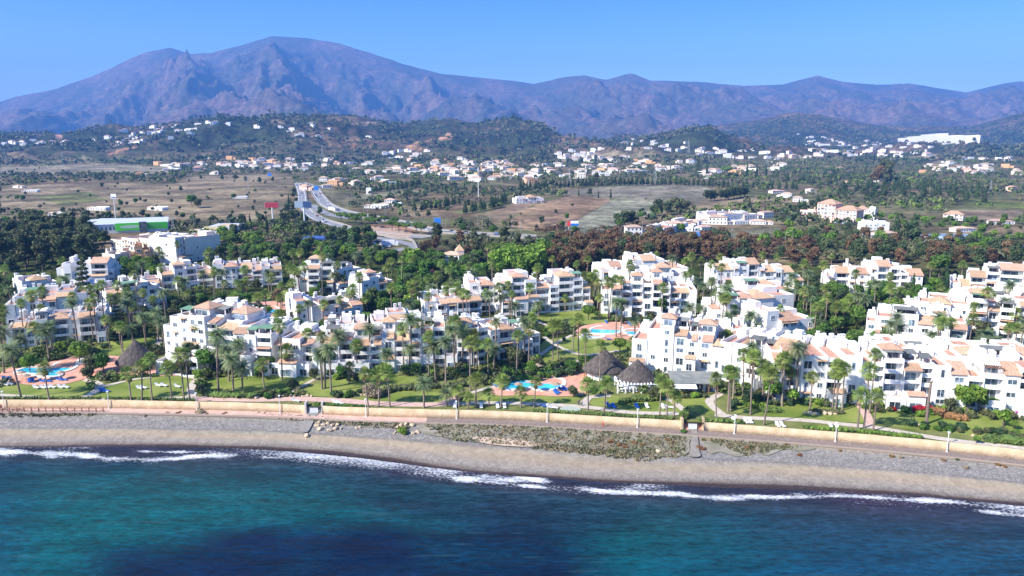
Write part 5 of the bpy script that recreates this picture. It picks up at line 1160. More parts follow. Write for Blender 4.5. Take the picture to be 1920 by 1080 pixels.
# loungers ----------------------------------------------------------
def lounger_meshes(m):
    a = MB(); a.box(-.34, .34, -1.0, .35, .28, .36); a.shed(-.34, .34, .36, 1.0, .30, .72, .07); l1 = []
    return a.mesh('bed', m)
LB = {'white': lounger_meshes(M_white), 'blue': lounger_meshes(M_blue)}
leg_me = MB(); leg_me.box(-.03,.03,-.03,.03,0,.3); leg_me = leg_me.mesh('leg', M_pole)
def lounger(px, py, kind, rz, h=0):
    x, y, z = P(px, py); r_ = empty('sun_lounger', (x, y, z+.12+h), rz); link('bed', LB[kind], r_)
    for a, b in ((-.28,-.9),(.28,-.9),(-.28,.5),(.28,.5)): l = link('leg', leg_me, r_); l.location = (a, b, 0)
    r_.scale = (1.15, 1.15, 1.15); THINGS.append((r_, kind+' sun loungers', px, py, 'sun lounger', kind+' sun loungers on the lawns and terraces'))
for px, py, k, rz in [(2,721,'white',1.1),(12,723,'white',1.1),(20,722,'white',1.1),(68,729,'white',1.1),(81,729,'white',1.1),(90,728,'white',1.1),(99,728,'white',1.1),(114,728,'white',1.1),(124,728,'white',1.1),(192,735,'blue',1.2),(199,735,'blue',1.2),(262,730,'white',1.1),(270,729,'white',1.1),(297,725,'white',1.1),(308,725,'white',1.1),(333,727,'white',1.1),
 (55,717,'blue',.6),(62,717,'blue',.7),(80,717,'blue',1.2),(90,717,'blue',1.4),(112,714,'blue',1.3),(120,714,'blue',1.3),(10,712,'blue',1),(18,713,'blue',.8),(555,754,'white',1.2),(629,757,'white',.9),(638,758,'white',.9),
 (1022,700,'blue',1.5),(1028,701,'blue',1.4),(1034,701,'blue',1.3),(1048,699,'blue',.4),(1045,737,'blue',.6),(1054,733,'blue',.9),(1060,731,'blue',.7),(1042,739,'blue',.3),(945,732,'blue',1.4),(952,732,'blue',.9),(930,726,'blue',.9),
 (1020,764,'blue',1.5),(1032,766,'white',1.4),(1038,767,'white',1.3),(1141,763,'blue',.3),(1151,765,'blue',.2),(1194,765,'blue',.1),(1213,765,'white',.1),(1243,766,'white',.1),(1254,766,'white',1.3),
 (853,764,'white',0),(902,765,'white',.1),(933,765,'white',.1),(946,765,'white',.1),(1399,793,'white',.1),(1407,793,'white',0),(1458,800,'white',0),(1467,800,'white',.1),(1560,805,'white',.1),(1571,806,'white',0),(1376,792,'white',0),
 (1096,629,'blue',1.2),(1103,629,'blue',1.2),(1137,606,'blue',.2),(1166,606,'blue',.1),(1178,608,'blue',.1),(1182,611,'blue',.3),(1140,638,'blue',1.4)]: lounger(px, py, k, rz)
# straw parasols by the pools
def parasol(px, py, lab):
    x, y, z = P(px, py); r_ = empty('straw_parasol', (x, y, z+.15)); m = MB(); m.tube((0,0,0),(0,0,2.3),.06,.05,6); m.build('pole', M_wood, r_)
    m = MB(); n = 14; k = 0
    for i in range(n):
        a = 2*math.pi*i/n; b = 2*math.pi*(i+1)/n; A_ = (math.cos(a)*1.35, math.sin(a)*1.35, 2.0); B_ = (math.cos(b)*1.35, math.sin(b)*1.35, 2.0); m.tri(A_, B_, (0,0,2.65)); m.tri(B_, A_, (0,0,2.15))
    m.build('canopy', mat('straw', (0.28,0.2,0.13), .95, (0.36,0.27,0.19), 2), r_); tag(r_, lab, 'parasol', 'straw parasols by the pools')
parasol(972, 734, 'straw parasol at the left half of the centre pool'); parasol(1010, 735, 'straw parasol in the middle of the near edge of the centre pool'); parasol(1042, 734, 'straw parasol at the right end of the centre pool'); parasol(1008, 698, 'straw parasol behind the centre pool beside the hedge')
parasol(42, 712, 'straw parasol at the left end of the left pool'); parasol(50, 718, 'straw parasol at the near edge of the left pool'); parasol(78, 715, 'straw parasol just left of the short palm by the left pool'); parasol(115, 712, 'straw parasol at the right end of the left pool')
tag(drape('lawn_basin', pz([(1050,766),(1070,763),(1090,768),(1075,773),(1055,771)], 4), mat('pale_gravel', (0.34,0.38,0.30), .9), .2), 'pale oval sunken basin in the lawn before the centre pool', 'basin')
# ------------------------------------------------------------------ palms read off the photograph: crown x, crown y, base y, kind, base x
PL = """28,655,747,d,40;8,622,700,d;89,692,750,f,93;87,624,678,d,93;240,702,751,f,246;261,686,751,f,266;282,674,751,f,286;314,690,751,f,322;342,668,750,f,345;356,664,751,f;375,612,678,f,382;402,627,733,d,410;414,634,700,f,413;433,674,740,d,438;428,656,715,d,430;448,645,700,d;523,612,713,f,529;577,629,690,f,583;598,664,730,d,604;607,670,728,d,610;490,684,738,f,497;620,655,735,d,621;633,629,695,d,637;682,618,693,d,693;687,702,763,f,691;707,704,763,f,710;727,699,763,f,731;748,620,698,f,757;763,600,697,d,770;785,607,683,f;797,632,717,f,804;808,610,680,f,809;812,652,717,d,817;832,642,720,d,836;838,606,677,f,842;847,605,687,f,852;863,622,688,d,866;880,646,733,f,882;890,628,690,f,889;895,648,697,f;893,712,765,f;794,718,765,d,795;835,738,762,d,837;859,735,763,f,861;877,746,768,f,878;916,737,762,f,917;938,716,765,f,939;976,736,765,f,977;1001,718,764,f;923,603,683,d,927;970,636,660,d,972;985,604,676,d,983;990,621,687,f,991;1033,612,682,f,1036;1045,612,685,f,1047;1072,604,657,f,1074;1083,600,677,f,1085;1101,628,703,f,1099;1125,650,720,f,1124;1152,567,633,d,1155;1163,572,630,f;1192,602,632,d,1191;1185,643,685,f;1005,504,580,f;998,522,578,f,1000;979,568,590,d,981;1026,532,560,f,1029;1033,487,514,f,1035;1081,496,520,f;1101,487,515,f;1143,473,500,f;1173,476,500,f;1107,523,575,f;1120,530,578,f;1141,530,597,f;1152,525,580,f;1163,526,590,f;1191,541,583,d;1217,537,585,d;1242,543,578,f;1283,491,530,f;1313,488,528,f;1349,483,510,f;1428,479,498,f;1503,495,530,f,1505;1540,498,550,f;1558,483,503,f;1316,535,590,d;1330,528,585,d;1347,553,606,d;1361,543,596,d;1378,557,600,d;1372,568,604,d;1363,592,622,d;1402,592,632,d;1420,612,638,d;1388,606,637,d;1376,602,634,d;1311,577,603,d;1290,577,602,d;1465,583,625,f;1505,548,600,f;1494,541,590,d;1520,553,600,d;1537,573,628,f,1536;1526,577,627,f;1562,577,627,f;1606,556,610,d,1605;1618,562,610,d;1670,558,580,d;1742,499,537,f;1803,496,524,f;1730,528,548,f;1855,549,637,f,1850;1825,576,642,f,1820;1877,567,632,d,1875;1889,616,642,f;1905,534,556,d;1790,635,650,d;1868,637,650,d;1358,632,690,f;1365,634,690,f;1398,650,730,d,1402;1410,672,748,f,1408;1435,698,752,f,1433;1467,672,762,f,1466;1236,714,782,f;1253,727,785,f,1250;1263,744,786,f;1103,722,775,f;1132,722,776,f;1345,713,790,f,1344;1365,700,772,f;1372,699,772,f,1370;1407,673,778,f;1433,700,797,f,1432;1500,656,757,d,1493;1520,709,770,f,1518;1557,700,770,f,1560;1573,686,769,f,1569;1582,692,770,f,1579;1568,698,770,f,1566;1630,665,775,f;1628,696,803,f,1620;1608,742,806,f;1642,742,808,f,1637;12,506,540,f;40,570,650,f,48;63,556,640,f,70;80,580,622,f,83;140,568,645,d,146;178,560,642,f,183;171,572,642,f,176;192,536,640,f,197;219,537,600,f,222;115,525,562,f;120,492,522,f;257,516,587,f,260;266,495,535,d;307,503,560,f;270,595,648,d,275;247,617,646,d,250;298,585,640,d;306,603,656,d,309;312,549,600,d;350,527,575,d;381,512,546,d,384;338,528,577,f;354,551,577,f;418,511,550,d;425,532,568,f;447,531,570,f;465,527,566,f;459,534,568,f;500,512,552,d,505;535,494,522,f;530,536,578,f;552,532,575,f;562,511,556,f;570,501,556,f,573;462,569,602,f;605,482,560,f;627,516,547,d;634,498,546,f;492,491,515,f;400,479,505,f;673,522,590,f,677;657,551,595,d,661;665,543,600,f;725,503,556,f,728;750,489,546,f,753;642,521,545,d;770,541,595,f,772;785,546,592,f;806,543,575,d;813,561,588,f;840,546,594,f,842;855,541,588,f,857;866,524,552,d;853,518,550,f;914,550,592,f;908,514,546,f;938,539,592,f;956,536,592,f;923,501,532,f;727,578,600,d;915,464,492,f;924,462,492,f;932,463,491,f;941,461,490,f;950,463,490,f;735,493,520,f;775,490,515,f;780,483,510,f;345,540,570,d;5,585,640,d;55,520,545,f;98,520,545,f;160,545,590,f;230,560,600,f;690,560,600,f;1590,563,600,f;1580,577,615,f;1640,575,605,d;1455,560,585,d;1480,548,580,d;1340,548,590,d;1260,565,585,f;1180,530,570,f;1125,560,600,f;1095,545,575,f;1060,560,585,f;1700,672,700,f;1633,650,700,f;1745,628,650,d;1040,500,520,f;420,655,700,d;455,690,735,d;655,690,720,f;540,660,705,f;1480,700,752,f;1010,572,595,d;1925,575,625,f;1900,590,640,f;360,505,535,f;520,490,520,f;585,490,512,f;690,488,515,f;830,495,525,f;880,500,528,f;1230,478,500,f;1455,484,505,f;1620,490,508,f;1850,500,525,f;1690,520,548,f;1760,540,575,f"""
for e in PL.split(';'):
    q = e.strip().split(','); palm(float(q[0]), float(q[1]), float(q[2]), q[3], float(q[4]) if len(q) > 4 else None)
NAUTO = 0
for poly, n_ in [([(0,560),(300,560),(300,640),(0,640)],16),([(300,505),(700,500),(700,560),(300,565)],22),([(440,600),(620,600),(700,640),(450,640)],10),([(700,600),(1010,600),(1010,660),(700,660)],12),([(780,540),(1000,540),(1000,590),(780,590)],12),([(1100,520),(1330,520),(1330,600),(1100,600)],14),([(1330,560),(1520,560),(1520,640),(1330,640)],12),([(1540,560),(1720,560),(1720,620),(1540,620)],10),([(1640,590),(1920,590),(1920,690),(1640,690)],16),([(0,640),(240,640),(240,680),(0,680)],8),([(600,700),(1010,690),(1010,712),(600,712)],8),([(1360,740),(1620,745),(1620,758),(1360,758)],6)]:
    for a, b, q in scatter(poly, n_, 5, random.Random(NAUTO)):
        NAUTO += 1; r_ = random.Random(NAUTO*3); palm_at(q[0], q[1], r_.uniform(7, 14), 'f' if r_.random() < .68 else 'd', a, b)
# dead headless trunk
p = P(1737, 795); d_ = ray(1738, 718); h_ = CZ+d_[2]*p[1]/d_[1]-p[2]
sr = empty('dead_palm', p); link('trunk', palm_trunk(round(h_, 1), .42, .3, 3, 1.5), sr); m = MB(); r_ = random.Random(2)
for i in range(16): a = r_.uniform(0, 6.28); m.tube((0,0,h_-.1), (math.cos(a)*.5, math.sin(a)*.5, h_+r_.uniform(.1, .9)), .1, .03, 4)
m.build('dry_stubs', L_skirt, sr); tag(sr, 'thick bare palm trunk without a crown standing before the red hedge', 'palm tree')
# ------------------------------------------------------------------ garden trees
for px, py, k, hp in [(57,700,'bright',32),(40,684,'olive',20),(150,682,'bright',36),(118,664,'bright',22),(175,700,'olive',36),(195,700,'broad',34),(165,712,'olive',24),(200,680,'darkt',16),(278,705,'broad',32),(365,690,'darkt',50),(385,702,'broad',45),(372,715,'bright',22),(352,705,'olive',36),(430,708,'olive',26),(505,700,'broad',30),(487,712,'broad',28),(475,690,'broad',30),(590,712,'olive',22),(548,730,'olive',20),(320,702,'olive',26),
 (640,710,'broad',24),(720,700,'bright',22),(765,700,'darkt',16),(780,700,'bright',22),(725,692,'bright',26),(958,680,'olive',34),(972,684,'olive',32),(920,685,'bright',26),(800,720,'olive',20),(1000,706,'broad',24),(1070,700,'broad',28),(1085,700,'darkt',24),(1055,690,'olive',22),(1095,690,'broad',26),(1075,745,'olive',26),(1115,745,'broad',20),(1195,684,'bright',22),(1225,750,'olive',26),(1240,748,'bright',20),(1010,690,'olive',20),
 (1162,662,'topiary',28),(1103,600,'topiary',28),(1057,578,'topiary',18),(1026,580,'topiary',18),(1005,592,'topiary',16),(975,590,'topiary',14),(1213,620,'broad',24),(1240,590,'broad',32),(1220,598,'olive',18),(1165,608,'olive',16),
 (1450,755,'yucca',36),(1484,760,'yucca',30),(1555,752,'darkt',30),(1550,740,'broad',24),(1812,778,'yucca',44),(1835,775,'yucca',36),(1860,775,'bright',26),(1425,760,'cypress',26),(1590,760,'olive',24),(1705,760,'olive',18),(1780,770,'olive',22),(1840,642,'olive',34),(1750,660,'broad',24),(1725,660,'broad',22),(1880,800,'yucca',24),(1900,805,'topiary',14),(1830,832,'yucca',12),
 (160,585,'norfolk',88),(163,560,'norfolk',72),(222,635,'norfolk',68),(229,628,'norfolk',60),(213,640,'norfolk',55),(275,600,'darkt',30),(118,560,'olive',30),(520,575,'russet',34),(500,598,'bright',24),(490,590,'darkt',22),(545,600,'russet',34),(560,610,'olive',32),(450,560,'broad',16),(555,578,'bright',18),(590,560,'bright',22),(605,552,'broad',24),(480,545,'olive',22),
 (828,505,'norfolk',22),(872,500,'cypress',34),(862,502,'cypress',22),(1625,600,'cypress',60),(1630,606,'cypress',50),(1710,560,'cypress',40),(1727,552,'cypress',34),(1775,552,'cypress',36),(1772,545,'cypress',40),(1893,545,'cypress',22),(1760,520,'broad',36),(1750,545,'bright',22),(1640,640,'bright',20),(1610,640,'bright',20)]:
    tree(px, py, k, hp)
RS = random.Random(99)
def wood(poly, n, sp, kinds, smin=.85, smax=1.2, avoid=True):
    for a, b, q in scatter(poly, n, sp, RS, avoid): tree_at(q[0], q[1], RS.choice(kinds), RS.uniform(smin, smax), a, b)
# lush thickets inside the resort
wood([(690,600),(700,575),(745,560),(800,540),(900,520),(910,560),(860,545),(800,560),(795,600),(760,612)], 34, 5.5, ['broad','broad','darkt','bright'], .65, 1.0)
wood([(760,520),(820,505),(900,500),(920,520),(880,545),(800,545),(750,550)], 24, 6, ['broad','darkt','broad'], .7, 1.0)
wood([(1530,560),(1600,555),(1720,562),(1720,590),(1620,600),(1620,620),(1540,640),(1530,600)], 40, 5.2, ['broad','bright','broad','darkt'], .55, .85)
wood([(1490,640),(1620,650),(1720,655),(1700,665),(1500,668)], 14, 5, ['broad','bright','olive'], .5, .7)
wood([(550,622),(620,615),(690,612),(720,618),(600,640),(560,650)], 12, 5, ['broad','bright'], .5, .75)
wood([(1720,560),(1790,562),(1840,572),(1720,600)], 10, 5, ['broad','bright'], .5, .7)
wood([(210,505),(300,500),(305,530),(230,528)], 12, 6, ['broad','bright','darkt'], .6, .9)
wood([(320,575),(420,565),(470,570),(480,598),(400,600),(340,600)], 16, 6, ['broad','darkt','olive'], .5, .75)
wood([(0,530),(100,560),(40,575),(0,620)], 9, 6, ['darkt','olive','broad'], .6, .9)
wood([(1480,560),(1530,560),(1540,620),(1530,640),(1500,620)], 10, 5, ['broad','bright'], .6, .8)
# belt behind the resort
wood([(0,470),(60,440),(130,438),(200,455),(210,490),(150,505),(60,515),(0,520)], 42, 7.0, ['euc','euc','euc','darkt'], .85, 1.15)
wood([(0,455),(0,428),(110,430),(160,440),(140,452)], 14, 9, ['euc','darkt'], .7, 1.0)
wood([(390,488),(430,476),(560,484),(700,486),(780,492),(840,486),(830,500),(760,504),(600,496),(500,500),(420,498)], 48, 5.5, ['olive','broad','darkt','broad','bright'], .7, 1.0)
wood([(400,478),(480,470),(560,470),(660,472),(660,482),(520,484),(420,486)], 26, 7, ['darkt','broad','umbrella','olive'], .8, 1.05)
wood([(930,520),(938,500),(965,490),(1010,492),(1035,505),(1030,525),(975,528)], 12, 7.5, ['bright'], 1.2, 1.6)
wood([(1010,500),(1030,468),(1100,462),(1200,466),(1300,466),(1400,470),(1430,486),(1300,492),(1180,494),(1100,510),(1030,512)], 95, 5.0, ['russet','russet','russet','darkt'], .9, 1.2)
wood([(1430,480),(1500,470),(1600,474),(1700,478),(1800,480),(1920,484),(2000,490),(1920,500),(1800,505),(1600,498),(1500,500)], 56, 6.5, ['russet','darkt','darkt','olive','russet'], .85, 1.1)
wood([(1400,460),(1500,452),(1640,460),(1720,470),(1920,465),(1990,475),(1920,482),(1700,480),(1500,474)], 46, 8, ['olive','darkt','olive','bright'], .8, 1.1)
wood([(780,480),(800,462),(860,456),(940,458),(1010,470),(1010,490),(900,490),(830,488)], 26, 7, ['olive','russet','olive','euc'], .6, .9)
wood([(380,470),(385,455),(430,452),(500,450),(500,470)], 10, 8, ['umbrella','bright'], .9, 1.1)
wood([(590,470),(620,455),(700,452),(700,475),(640,478)], 9, 8, ['darkt','broad'], 1.0, 1.3)
for x_, y_ in [(655,421),(668,424),(678,420),(693,426),(704,428),(722,423),(735,433),(748,436),(762,437),(742,425),(781,438),(790,440),(640,418)]: tree(x_, y_, 'umbrella', 20)
for x_, y_, k in [(600,402,'darkt'),(628,438,'darkt'),(648,436,'darkt'),(700,415,'olive')]: tree(x_, y_, k, 16)
wood([(525,440),(535,400),(545,360),(556,362),(560,390),(575,420),(600,440),(560,448)], 30, 9, ['darkt','olive','cypress'], .8, 1.1)
wood([(440,450),(450,420),(500,425),(520,440),(520,450)], 12, 9, ['cypress','cypress','darkt'], .9, 1.2)
# planted rows and woods of the plain
def row(pts, n, kind, s0=.9, s1=1.1):
    q = [np.array(P(*p_)[:2]) for p_ in pts]; seg = [np.hypot(*(q[i+1]-q[i])) for i in range(len(q)-1)]; tot = sum(seg)
    for i in range(n):
        d = tot*(i+.5)/n; j = 0
        while d > seg[j]: d -= seg[j]; j += 1
        c = q[j]+(q[j+1]-q[j])*d/seg[j]; tree_at(c[0]+RS.uniform(-2, 2), c[1]+RS.uniform(-2, 2), kind, RS.uniform(s0, s1))
row([(975,358),(1030,353),(1100,350),(1220,347)], 34, 'conifer', .8, 1.1); row([(1220,347),(1320,349),(1420,354),(1500,356)], 30, 'conifer', .7, 1.0)
row([(1322,378),(1360,375),(1400,368)], 14, 'darkt', 1.1, 1.5); row([(775,398),(830,390),(860,382)], 12, 'conifer', .6, .8); row([(870,402),(920,392),(945,380)], 13, 'conifer', .7, .9)
row([(690,362),(750,356),(790,348)], 16, 'conifer', .7, .9); row([(500,345),(420,338),(320,335)], 6, 'darkt', .8, 1.1)
wood([(1560,372),(1600,352),(1680,345),(1780,350),(1850,362),(1850,384),(1760,378),(1640,372)], 62, 9.5, ['conifer','conifer','darkt'], .85, 1.15)
wood([(1440,345),(1470,325),(1560,322),(1650,335),(1700,345),(1600,352),(1500,352)], 26, 13, ['conifer','darkt','cypress'], .9, 1.3)
wood([(1460,400),(1470,388),(1540,382),(1570,388),(1500,402)], 14, 8, ['conifer','darkt','olive'], .7, 1)
wood([(1570,420),(1620,410),(1760,412),(1920,418),(1920,434),(1700,432),(1650,425)], 40, 9, ['bright','olive','broad'], .5, .8)
wood([(1450,440),(1500,420),(1620,435),(1700,445),(1900,440),(1920,458),(1760,462),(1600,460),(1480,452)], 44, 9, ['olive','darkt','russet','olive','bright'], .6, .95)
for x_, y_, k, hp in [(1085,368,'cypress',15),(1105,367,'darkt',17),(1122,372,'cypress',14),(1145,372,'cypress',19),(1170,425,'darkt',36),(1185,424,'darkt',30),(1158,424,'darkt',28),(1230,405,'darkt',40),(1250,402,'darkt',28),(1265,398,'olive',26),(1285,398,'olive',24),(1254,374,'cypress',0),(1325,334,'cypress',24),(1308,334,'norfolk',44),(1362,334,'umbrella',20),(1400,335,'cypress',26),(1418,335,'cypress',26),(1436,334,'cypress',22),(1118,348,'euc',26),(1657,348,'euc',50),(1665,350,'euc',44),(1643,348,'russet',34),(360,389,'broad',22),(372,390,'olive',18),(640,404,'darkt',0),(1084,367,'darkt',0),(1215,380,'olive',0),(1705,458,'darkt',44),(1680,440,'conifer',34),(1712,432,'conifer',28),(1420,458,'russet',20)]:
    if hp: tree(x_, y_, k, hp)
# scattered bushes over the dry fields
for poly, n, sp in [([(0,350),(330,340),(550,335),(540,400),(440,415),(200,400),(0,410)], 70, 12), ([(0,300),(300,300),(560,318),(560,330),(330,340),(0,345)], 60, 18), ([(840,440),(950,400),(1100,372),(1300,400),(1300,440),(1000,445)], 26, 12), ([(600,340),(900,350),(1000,380),(800,420),(700,400)], 60, 12), ([(0,402),(200,402),(440,420),(430,440),(220,418),(0,430)], 50, 9)]:
    for a, b, q in scatter(poly, n, sp, RS): tree_at(q[0], q[1], RS.choice(['darkt','olive','olive','broad']), RS.uniform(.35, .8), a, b)
# shrubs around the blocks and along the paths
def bushes(poly, n, sp, kinds, s0=.7, s1=1.3):
    for a, b, q in scatter(poly, int(n*.5), sp, RS): shrub_at(q[0], q[1], RS.choice(kinds), RS.uniform(s0, s1), a, b)
bushes([(0,690),(30,660),(220,645),(300,652),(300,668),(160,668),(60,684)], 50, 2.2, ['green','dark','olive','hedge'])
bushes([(610,700),(760,694),(900,690),(1010,668),(1020,690),(960,705),(890,704),(760,702),(640,716)], 60, 2.0, ['green','dark','bright','olive'])
bushes([(900,700),(1000,690),(1060,700),(1090,704),(1040,712),(960,720),(900,722)], 60, 2.0, ['green','olive','green','dark'], .8, 1.5)
bushes([(380,704),(470,690),(490,706),(400,712)], 12, 2.4, ['green','olive'])
bushes([(1360,770),(1400,745),(1640,758),(1635,764),(1480,762),(1400,766)], 36, 2.2, ['green','dark','olive','bright'])
bushes([(1640,772),(1700,760),(1920,780),(1920,790),(1780,785),(1700,780)], 36, 2.2, ['green','bright','olive','green'])
bushes([(1700,800),(1760,800),(1860,810),(1920,815),(1920,824),(1800,812),(1730,806)], 40, 1.8, ['olive','dark','green'], .7, 1.1)
bushes([(600,745),(680,736),(760,728),(790,732),(700,742),(640,748)], 34, 1.8, ['olive','dark','green'], .7, 1.1)
bushes([(420,742),(480,740),(540,738),(560,744),(500,748)], 26, 1.8, ['olive','green','dark'], .7, 1.1)
bushes([(950,580),(1100,575),(1130,600),(1100,582),(1000,590)], 30, 2.5, ['green','bright','hedge'])
bushes([(1125,592),(1300,596),(1320,610),(1200,604)], 30, 2.6, ['green','dark','olive'])
bushes([(1020,606),(1080,600),(1080,640),(1020,640)], 22, 3, ['green','olive','hedge'])
bushes([(1270,740),(1330,735),(1345,745),(1300,748)], 14, 2, ['olive','green','bright'])
bushes([(1490,655),(1700,662),(1640,690),(1500,670)], 30, 3, ['green','magenta','olive'])
for px, py, k, s_ in [(1775,773,'magenta',1.0),(1783,776,'magenta',.9),(1790,779,'olive',1.4),(1912,780,'magenta',1.0),(1722,772,'red',.8),(865,748,'dry',1.6),(697,745,'dry',1.9),(702,746,'dry',1.7),(1673,770,'red',.7),(1570,655,'magenta',1.2),(1560,657,'magenta',1.0)]:
    q = P(px, py); shrub_at(q[0], q[1], k, s_, px, py)
# hedges
for lab, pts, wd, ht, mt_ in [
 ('long low clipped hedge along the tan wall at far left', [(-150,753),(0,751),(100,753),(180,755)], 1.2, .8, L_hedge), ('low clipped hedge along the wall between the left lawn palms', [(190,756),(260,756),(340,756),(365,755)], 1.1, .8, L_hedge),
 ('clipped hedge facing the left pool terrace path', [(172,711),(185,713),(205,712),(232,710)], 1.6, 1.1, L_hedge), ('clipped hedge in front of the left thatched hut', [(238,710),(262,708),(300,706)], 1.3, 1.0, L_hedge),
 ('big clipped hedge bordering the pink path, left of the stone edging', [(392,741),(410,744),(440,745),(470,746),(480,744)], 3.0, 1.6, L_hedge), ('dark clipped hedge beside the curving path left of centre', [(378,738),(378,728),(385,720)], 2.2, 1.8, L_hedge),
 ('low clipped hedge above the wall in the middle of the promenade', [(590,762),(650,764),(690,765)], 1.1, .7, L_green), ('grey-green thick hedge across the centre lawn', [(712,742),(730,733),(770,730),(810,728),(850,727),(870,723)], 3.4, 1.7, L_olive),
 ('dark hedge curling behind the centre pool', [(945,712),(970,713),(1000,708),(1015,700),(1030,694)], 2.6, 1.6, L_hedge), ('clipped hedge arc left of the centre thatched hut', [(985,696),(1010,692),(1040,686),(1060,678)], 2.2, 1.5, L_hedge),
 ('bright clipped hedge at the foot of the middle row block', [(760,698),(772,700),(784,698)], 3.0, 2.4, L_bright), ('dark hedge before the restaurant tables', [(1165,757),(1190,753),(1215,752),(1240,750)], 2.0, 1.6, L_hedge),
 ('low clipped hedge along the wall below the restaurant', [(1000,773),(1050,777),(1130,785),(1200,790),(1270,794)], 1.1, .9, L_hedge), ('tall clipped hedge beside the brick stairway', [(1280,790),(1286,786),(1288,778)], 1.8, 2.6, L_hedge),
 ('low clipped hedge right of the brick stairway', [(1320,796),(1360,801),(1402,803)], 1.5, 1.0, L_hedge), ('long bright low hedge along the wall at lower right', [(1520,812),(1570,815),(1620,820),(1680,826),(1750,832)], 1.5, 1.0, L_pine),
 ('bright clipped hedge right of the restaurant block', [(1370,742),(1380,740),(1405,740)], 2.2, 1.6, L_pine), ('clipped hedge in front of the restaurant terrace', [(1282,747),(1310,743),(1318,738)], 1.8, 1.3, L_olive),
 ('bright clipped hedge at the foot of the slate awning block', [(1620,767),(1650,764),(1682,764)], 1.8, 1.5, L_pine), ('red flowering hedge beside the bare palm trunk', [(1716,772),(1730,773),(1750,772)], 2.2, 1.9, L_red),
 ('orange-brown clipped hedge right of the red flowering hedge', [(1750,776),(1765,779),(1772,782)], 2.2, 1.9, L_rust), ('long rust coloured clipped hedge on the right lawn', [(1774,784),(1790,787),(1812,789)], 2.4, 1.7, L_rust),
 ('dark green rounded hedge at the lower right corner', [(1858,828),(1890,830),(1925,833),(1980,838)], 3.6, 1.8, L_hedge), ('clipped hedge under the palms left of the right lawns', [(1430,772),(1450,773),(1462,772)], 2.2, 1.3, L_hedge),
 ('clipped hedge in front of the gabled white block', [(1490,757),(1510,754),(1550,753)], 1.8, 1.3, L_hedge), ('hedge along the foot of the rock edging at right', [(1530,774),(1560,775),(1580,776)], 2.0, 1.1, L_olive),
 ('hedge bordering the path left of the middle block', [(520,742),(535,735),(548,729)], 1.6, 1.0, L_hedge), ('dark hedge behind the left pool', [(30,690),(60,683),(110,675),(118,670)], 2.2, 1.6, L_hedge), ('clipped hedge above the upper lawn', [(960,583),(1000,578),(1060,577)], 2.0, 1.2, L_hedge)]:
    hedge(lab, pts, wd, ht, mt_)

def lush():
    """low planting nobody could count, between the blocks"""
    r = np.random.default_rng(8); n = 6500; a = r.uniform(-60, 1990, n); b = r.uniform(500, 742, n)**1.0; pts = []
    for x_, y_ in zip(a, b):
        q = P(x_, y_)
        if q: pts.append(q)
    pts = np.array(pts); ok = np.ones(len(pts), bool)
    for f in CLEAR+FOOT: ok &= ~inpoly(pts[:,0], pts[:,1], f)
    ok &= fbm(pts[:,0]/11, pts[:,1]/11, 3, 77) > -.12
    return pts[ok]
LUSH = lush()
# ------------------------------------------------------------------ highway
def Wp(pts): return [W2(*p) for p in pts]
RD = []
def road(pts, w_, name='highway', m=None, off=.25, lines=True):
    q = smooth_poly(Wp(pts), 6, False); RD.append(q); o = tag(drape(name, ribbon_poly(q, w_), m or M_asph, off, 9.0), kind='structure')
    return q
M_road = mat('pale_asphalt', (0.20,0.20,0.21), .9, (0.25,0.25,0.26), .1)
M_barr = mat('weathered_barrier', (0.27,0.25,0.23), .9)
M_paint = mat('road_paint', (0.7,0.7,0.68), .8)
hw_r = road([(564,343),(576,347),(588,353),(598,368),(612,384),(642,397),(682,405),(714,411),(760,420),(800,431),(850,437),(920,441),(1000,445)], 12, m=M_road)
hw_l = road([(558,344),(562,352),(566,366),(567,380),(578,398),(598,412),(626,421),(660,431),(720,440),(800,446)], 10, m=M_road, off=.3)
road([(585,384),(605,398),(640,408),(680,412)], 9, 'slip_road', M_road, .35)
road([(690,470),(740,470),(790,462)], 10, 'slip_road', M_road); road([(690,444),(740,452),(780,462)], 8, 'slip_road', M_road, .35)
for q, w_ in ((hw_r, 12), (hw_l, 10)):
    for off in (-w_/2+1.2, w_/2-1.2):
        pp = []
        for i in range(len(q)):
            d = np.array(q[min(i+1, len(q)-1)])-np.array(q[max(i-1, 0)]); d = d/np.hypot(*d); pp.append(tuple(np.array(q[i])+np.array([-d[1], d[0]])*off))
        tag(drape('road_marking', ribbon_poly(pp, .5), M_paint, .42, 12.0), kind='structure')
def barrier(q, off, label, h=1.0, t=.5, m=None):
    mb = MB(); z0 = float(g(*q[0])); pp = []
    for i in range(len(q)):
        d = np.array(q[min(i+1, len(q)-1)])-np.array(q[max(i-1, 0)]); d = d/np.hypot(*d); n_ = np.array([-d[1], d[0]]); pp.append((np.array(q[i])+n_*off-np.array(q[0]), n_))
    k = 0
    for (p, n_) in pp:
        z = float(g(p[0]+q[0][0], p[1]+q[0][1]))-z0; a = p-n_*t/2; b = p+n_*t/2; mb.v += [(*a, z-.5), (*a, z+h), (*b, z+h), (*b, z-.5)]
    for i in range(len(pp)-1):
        for j in range(4): a = i*4+j; b = i*4+(j+1) % 4; mb.f.append((a, b, b+4, a+4)); mb.m.append(0)
    mb.f += [(3,2,1,0), tuple(len(pp)*4-4+i for i in range(4))]; mb.m += [0, 0]
    o = mb.build('road_barrier', m or M_barr); o.location = (*q[0], z0); tag(o, label, 'barrier')
barrier(hw_r, 6.6, 'pale concrete barrier along the median of the highway', 1.2); barrier(hw_r, -6.8, 'pale concrete barrier along the right edge of the highway', 1.2); barrier(hw_l, 5.7, 'pale concrete barrier on the left edge of the near carriageway', 1.2)
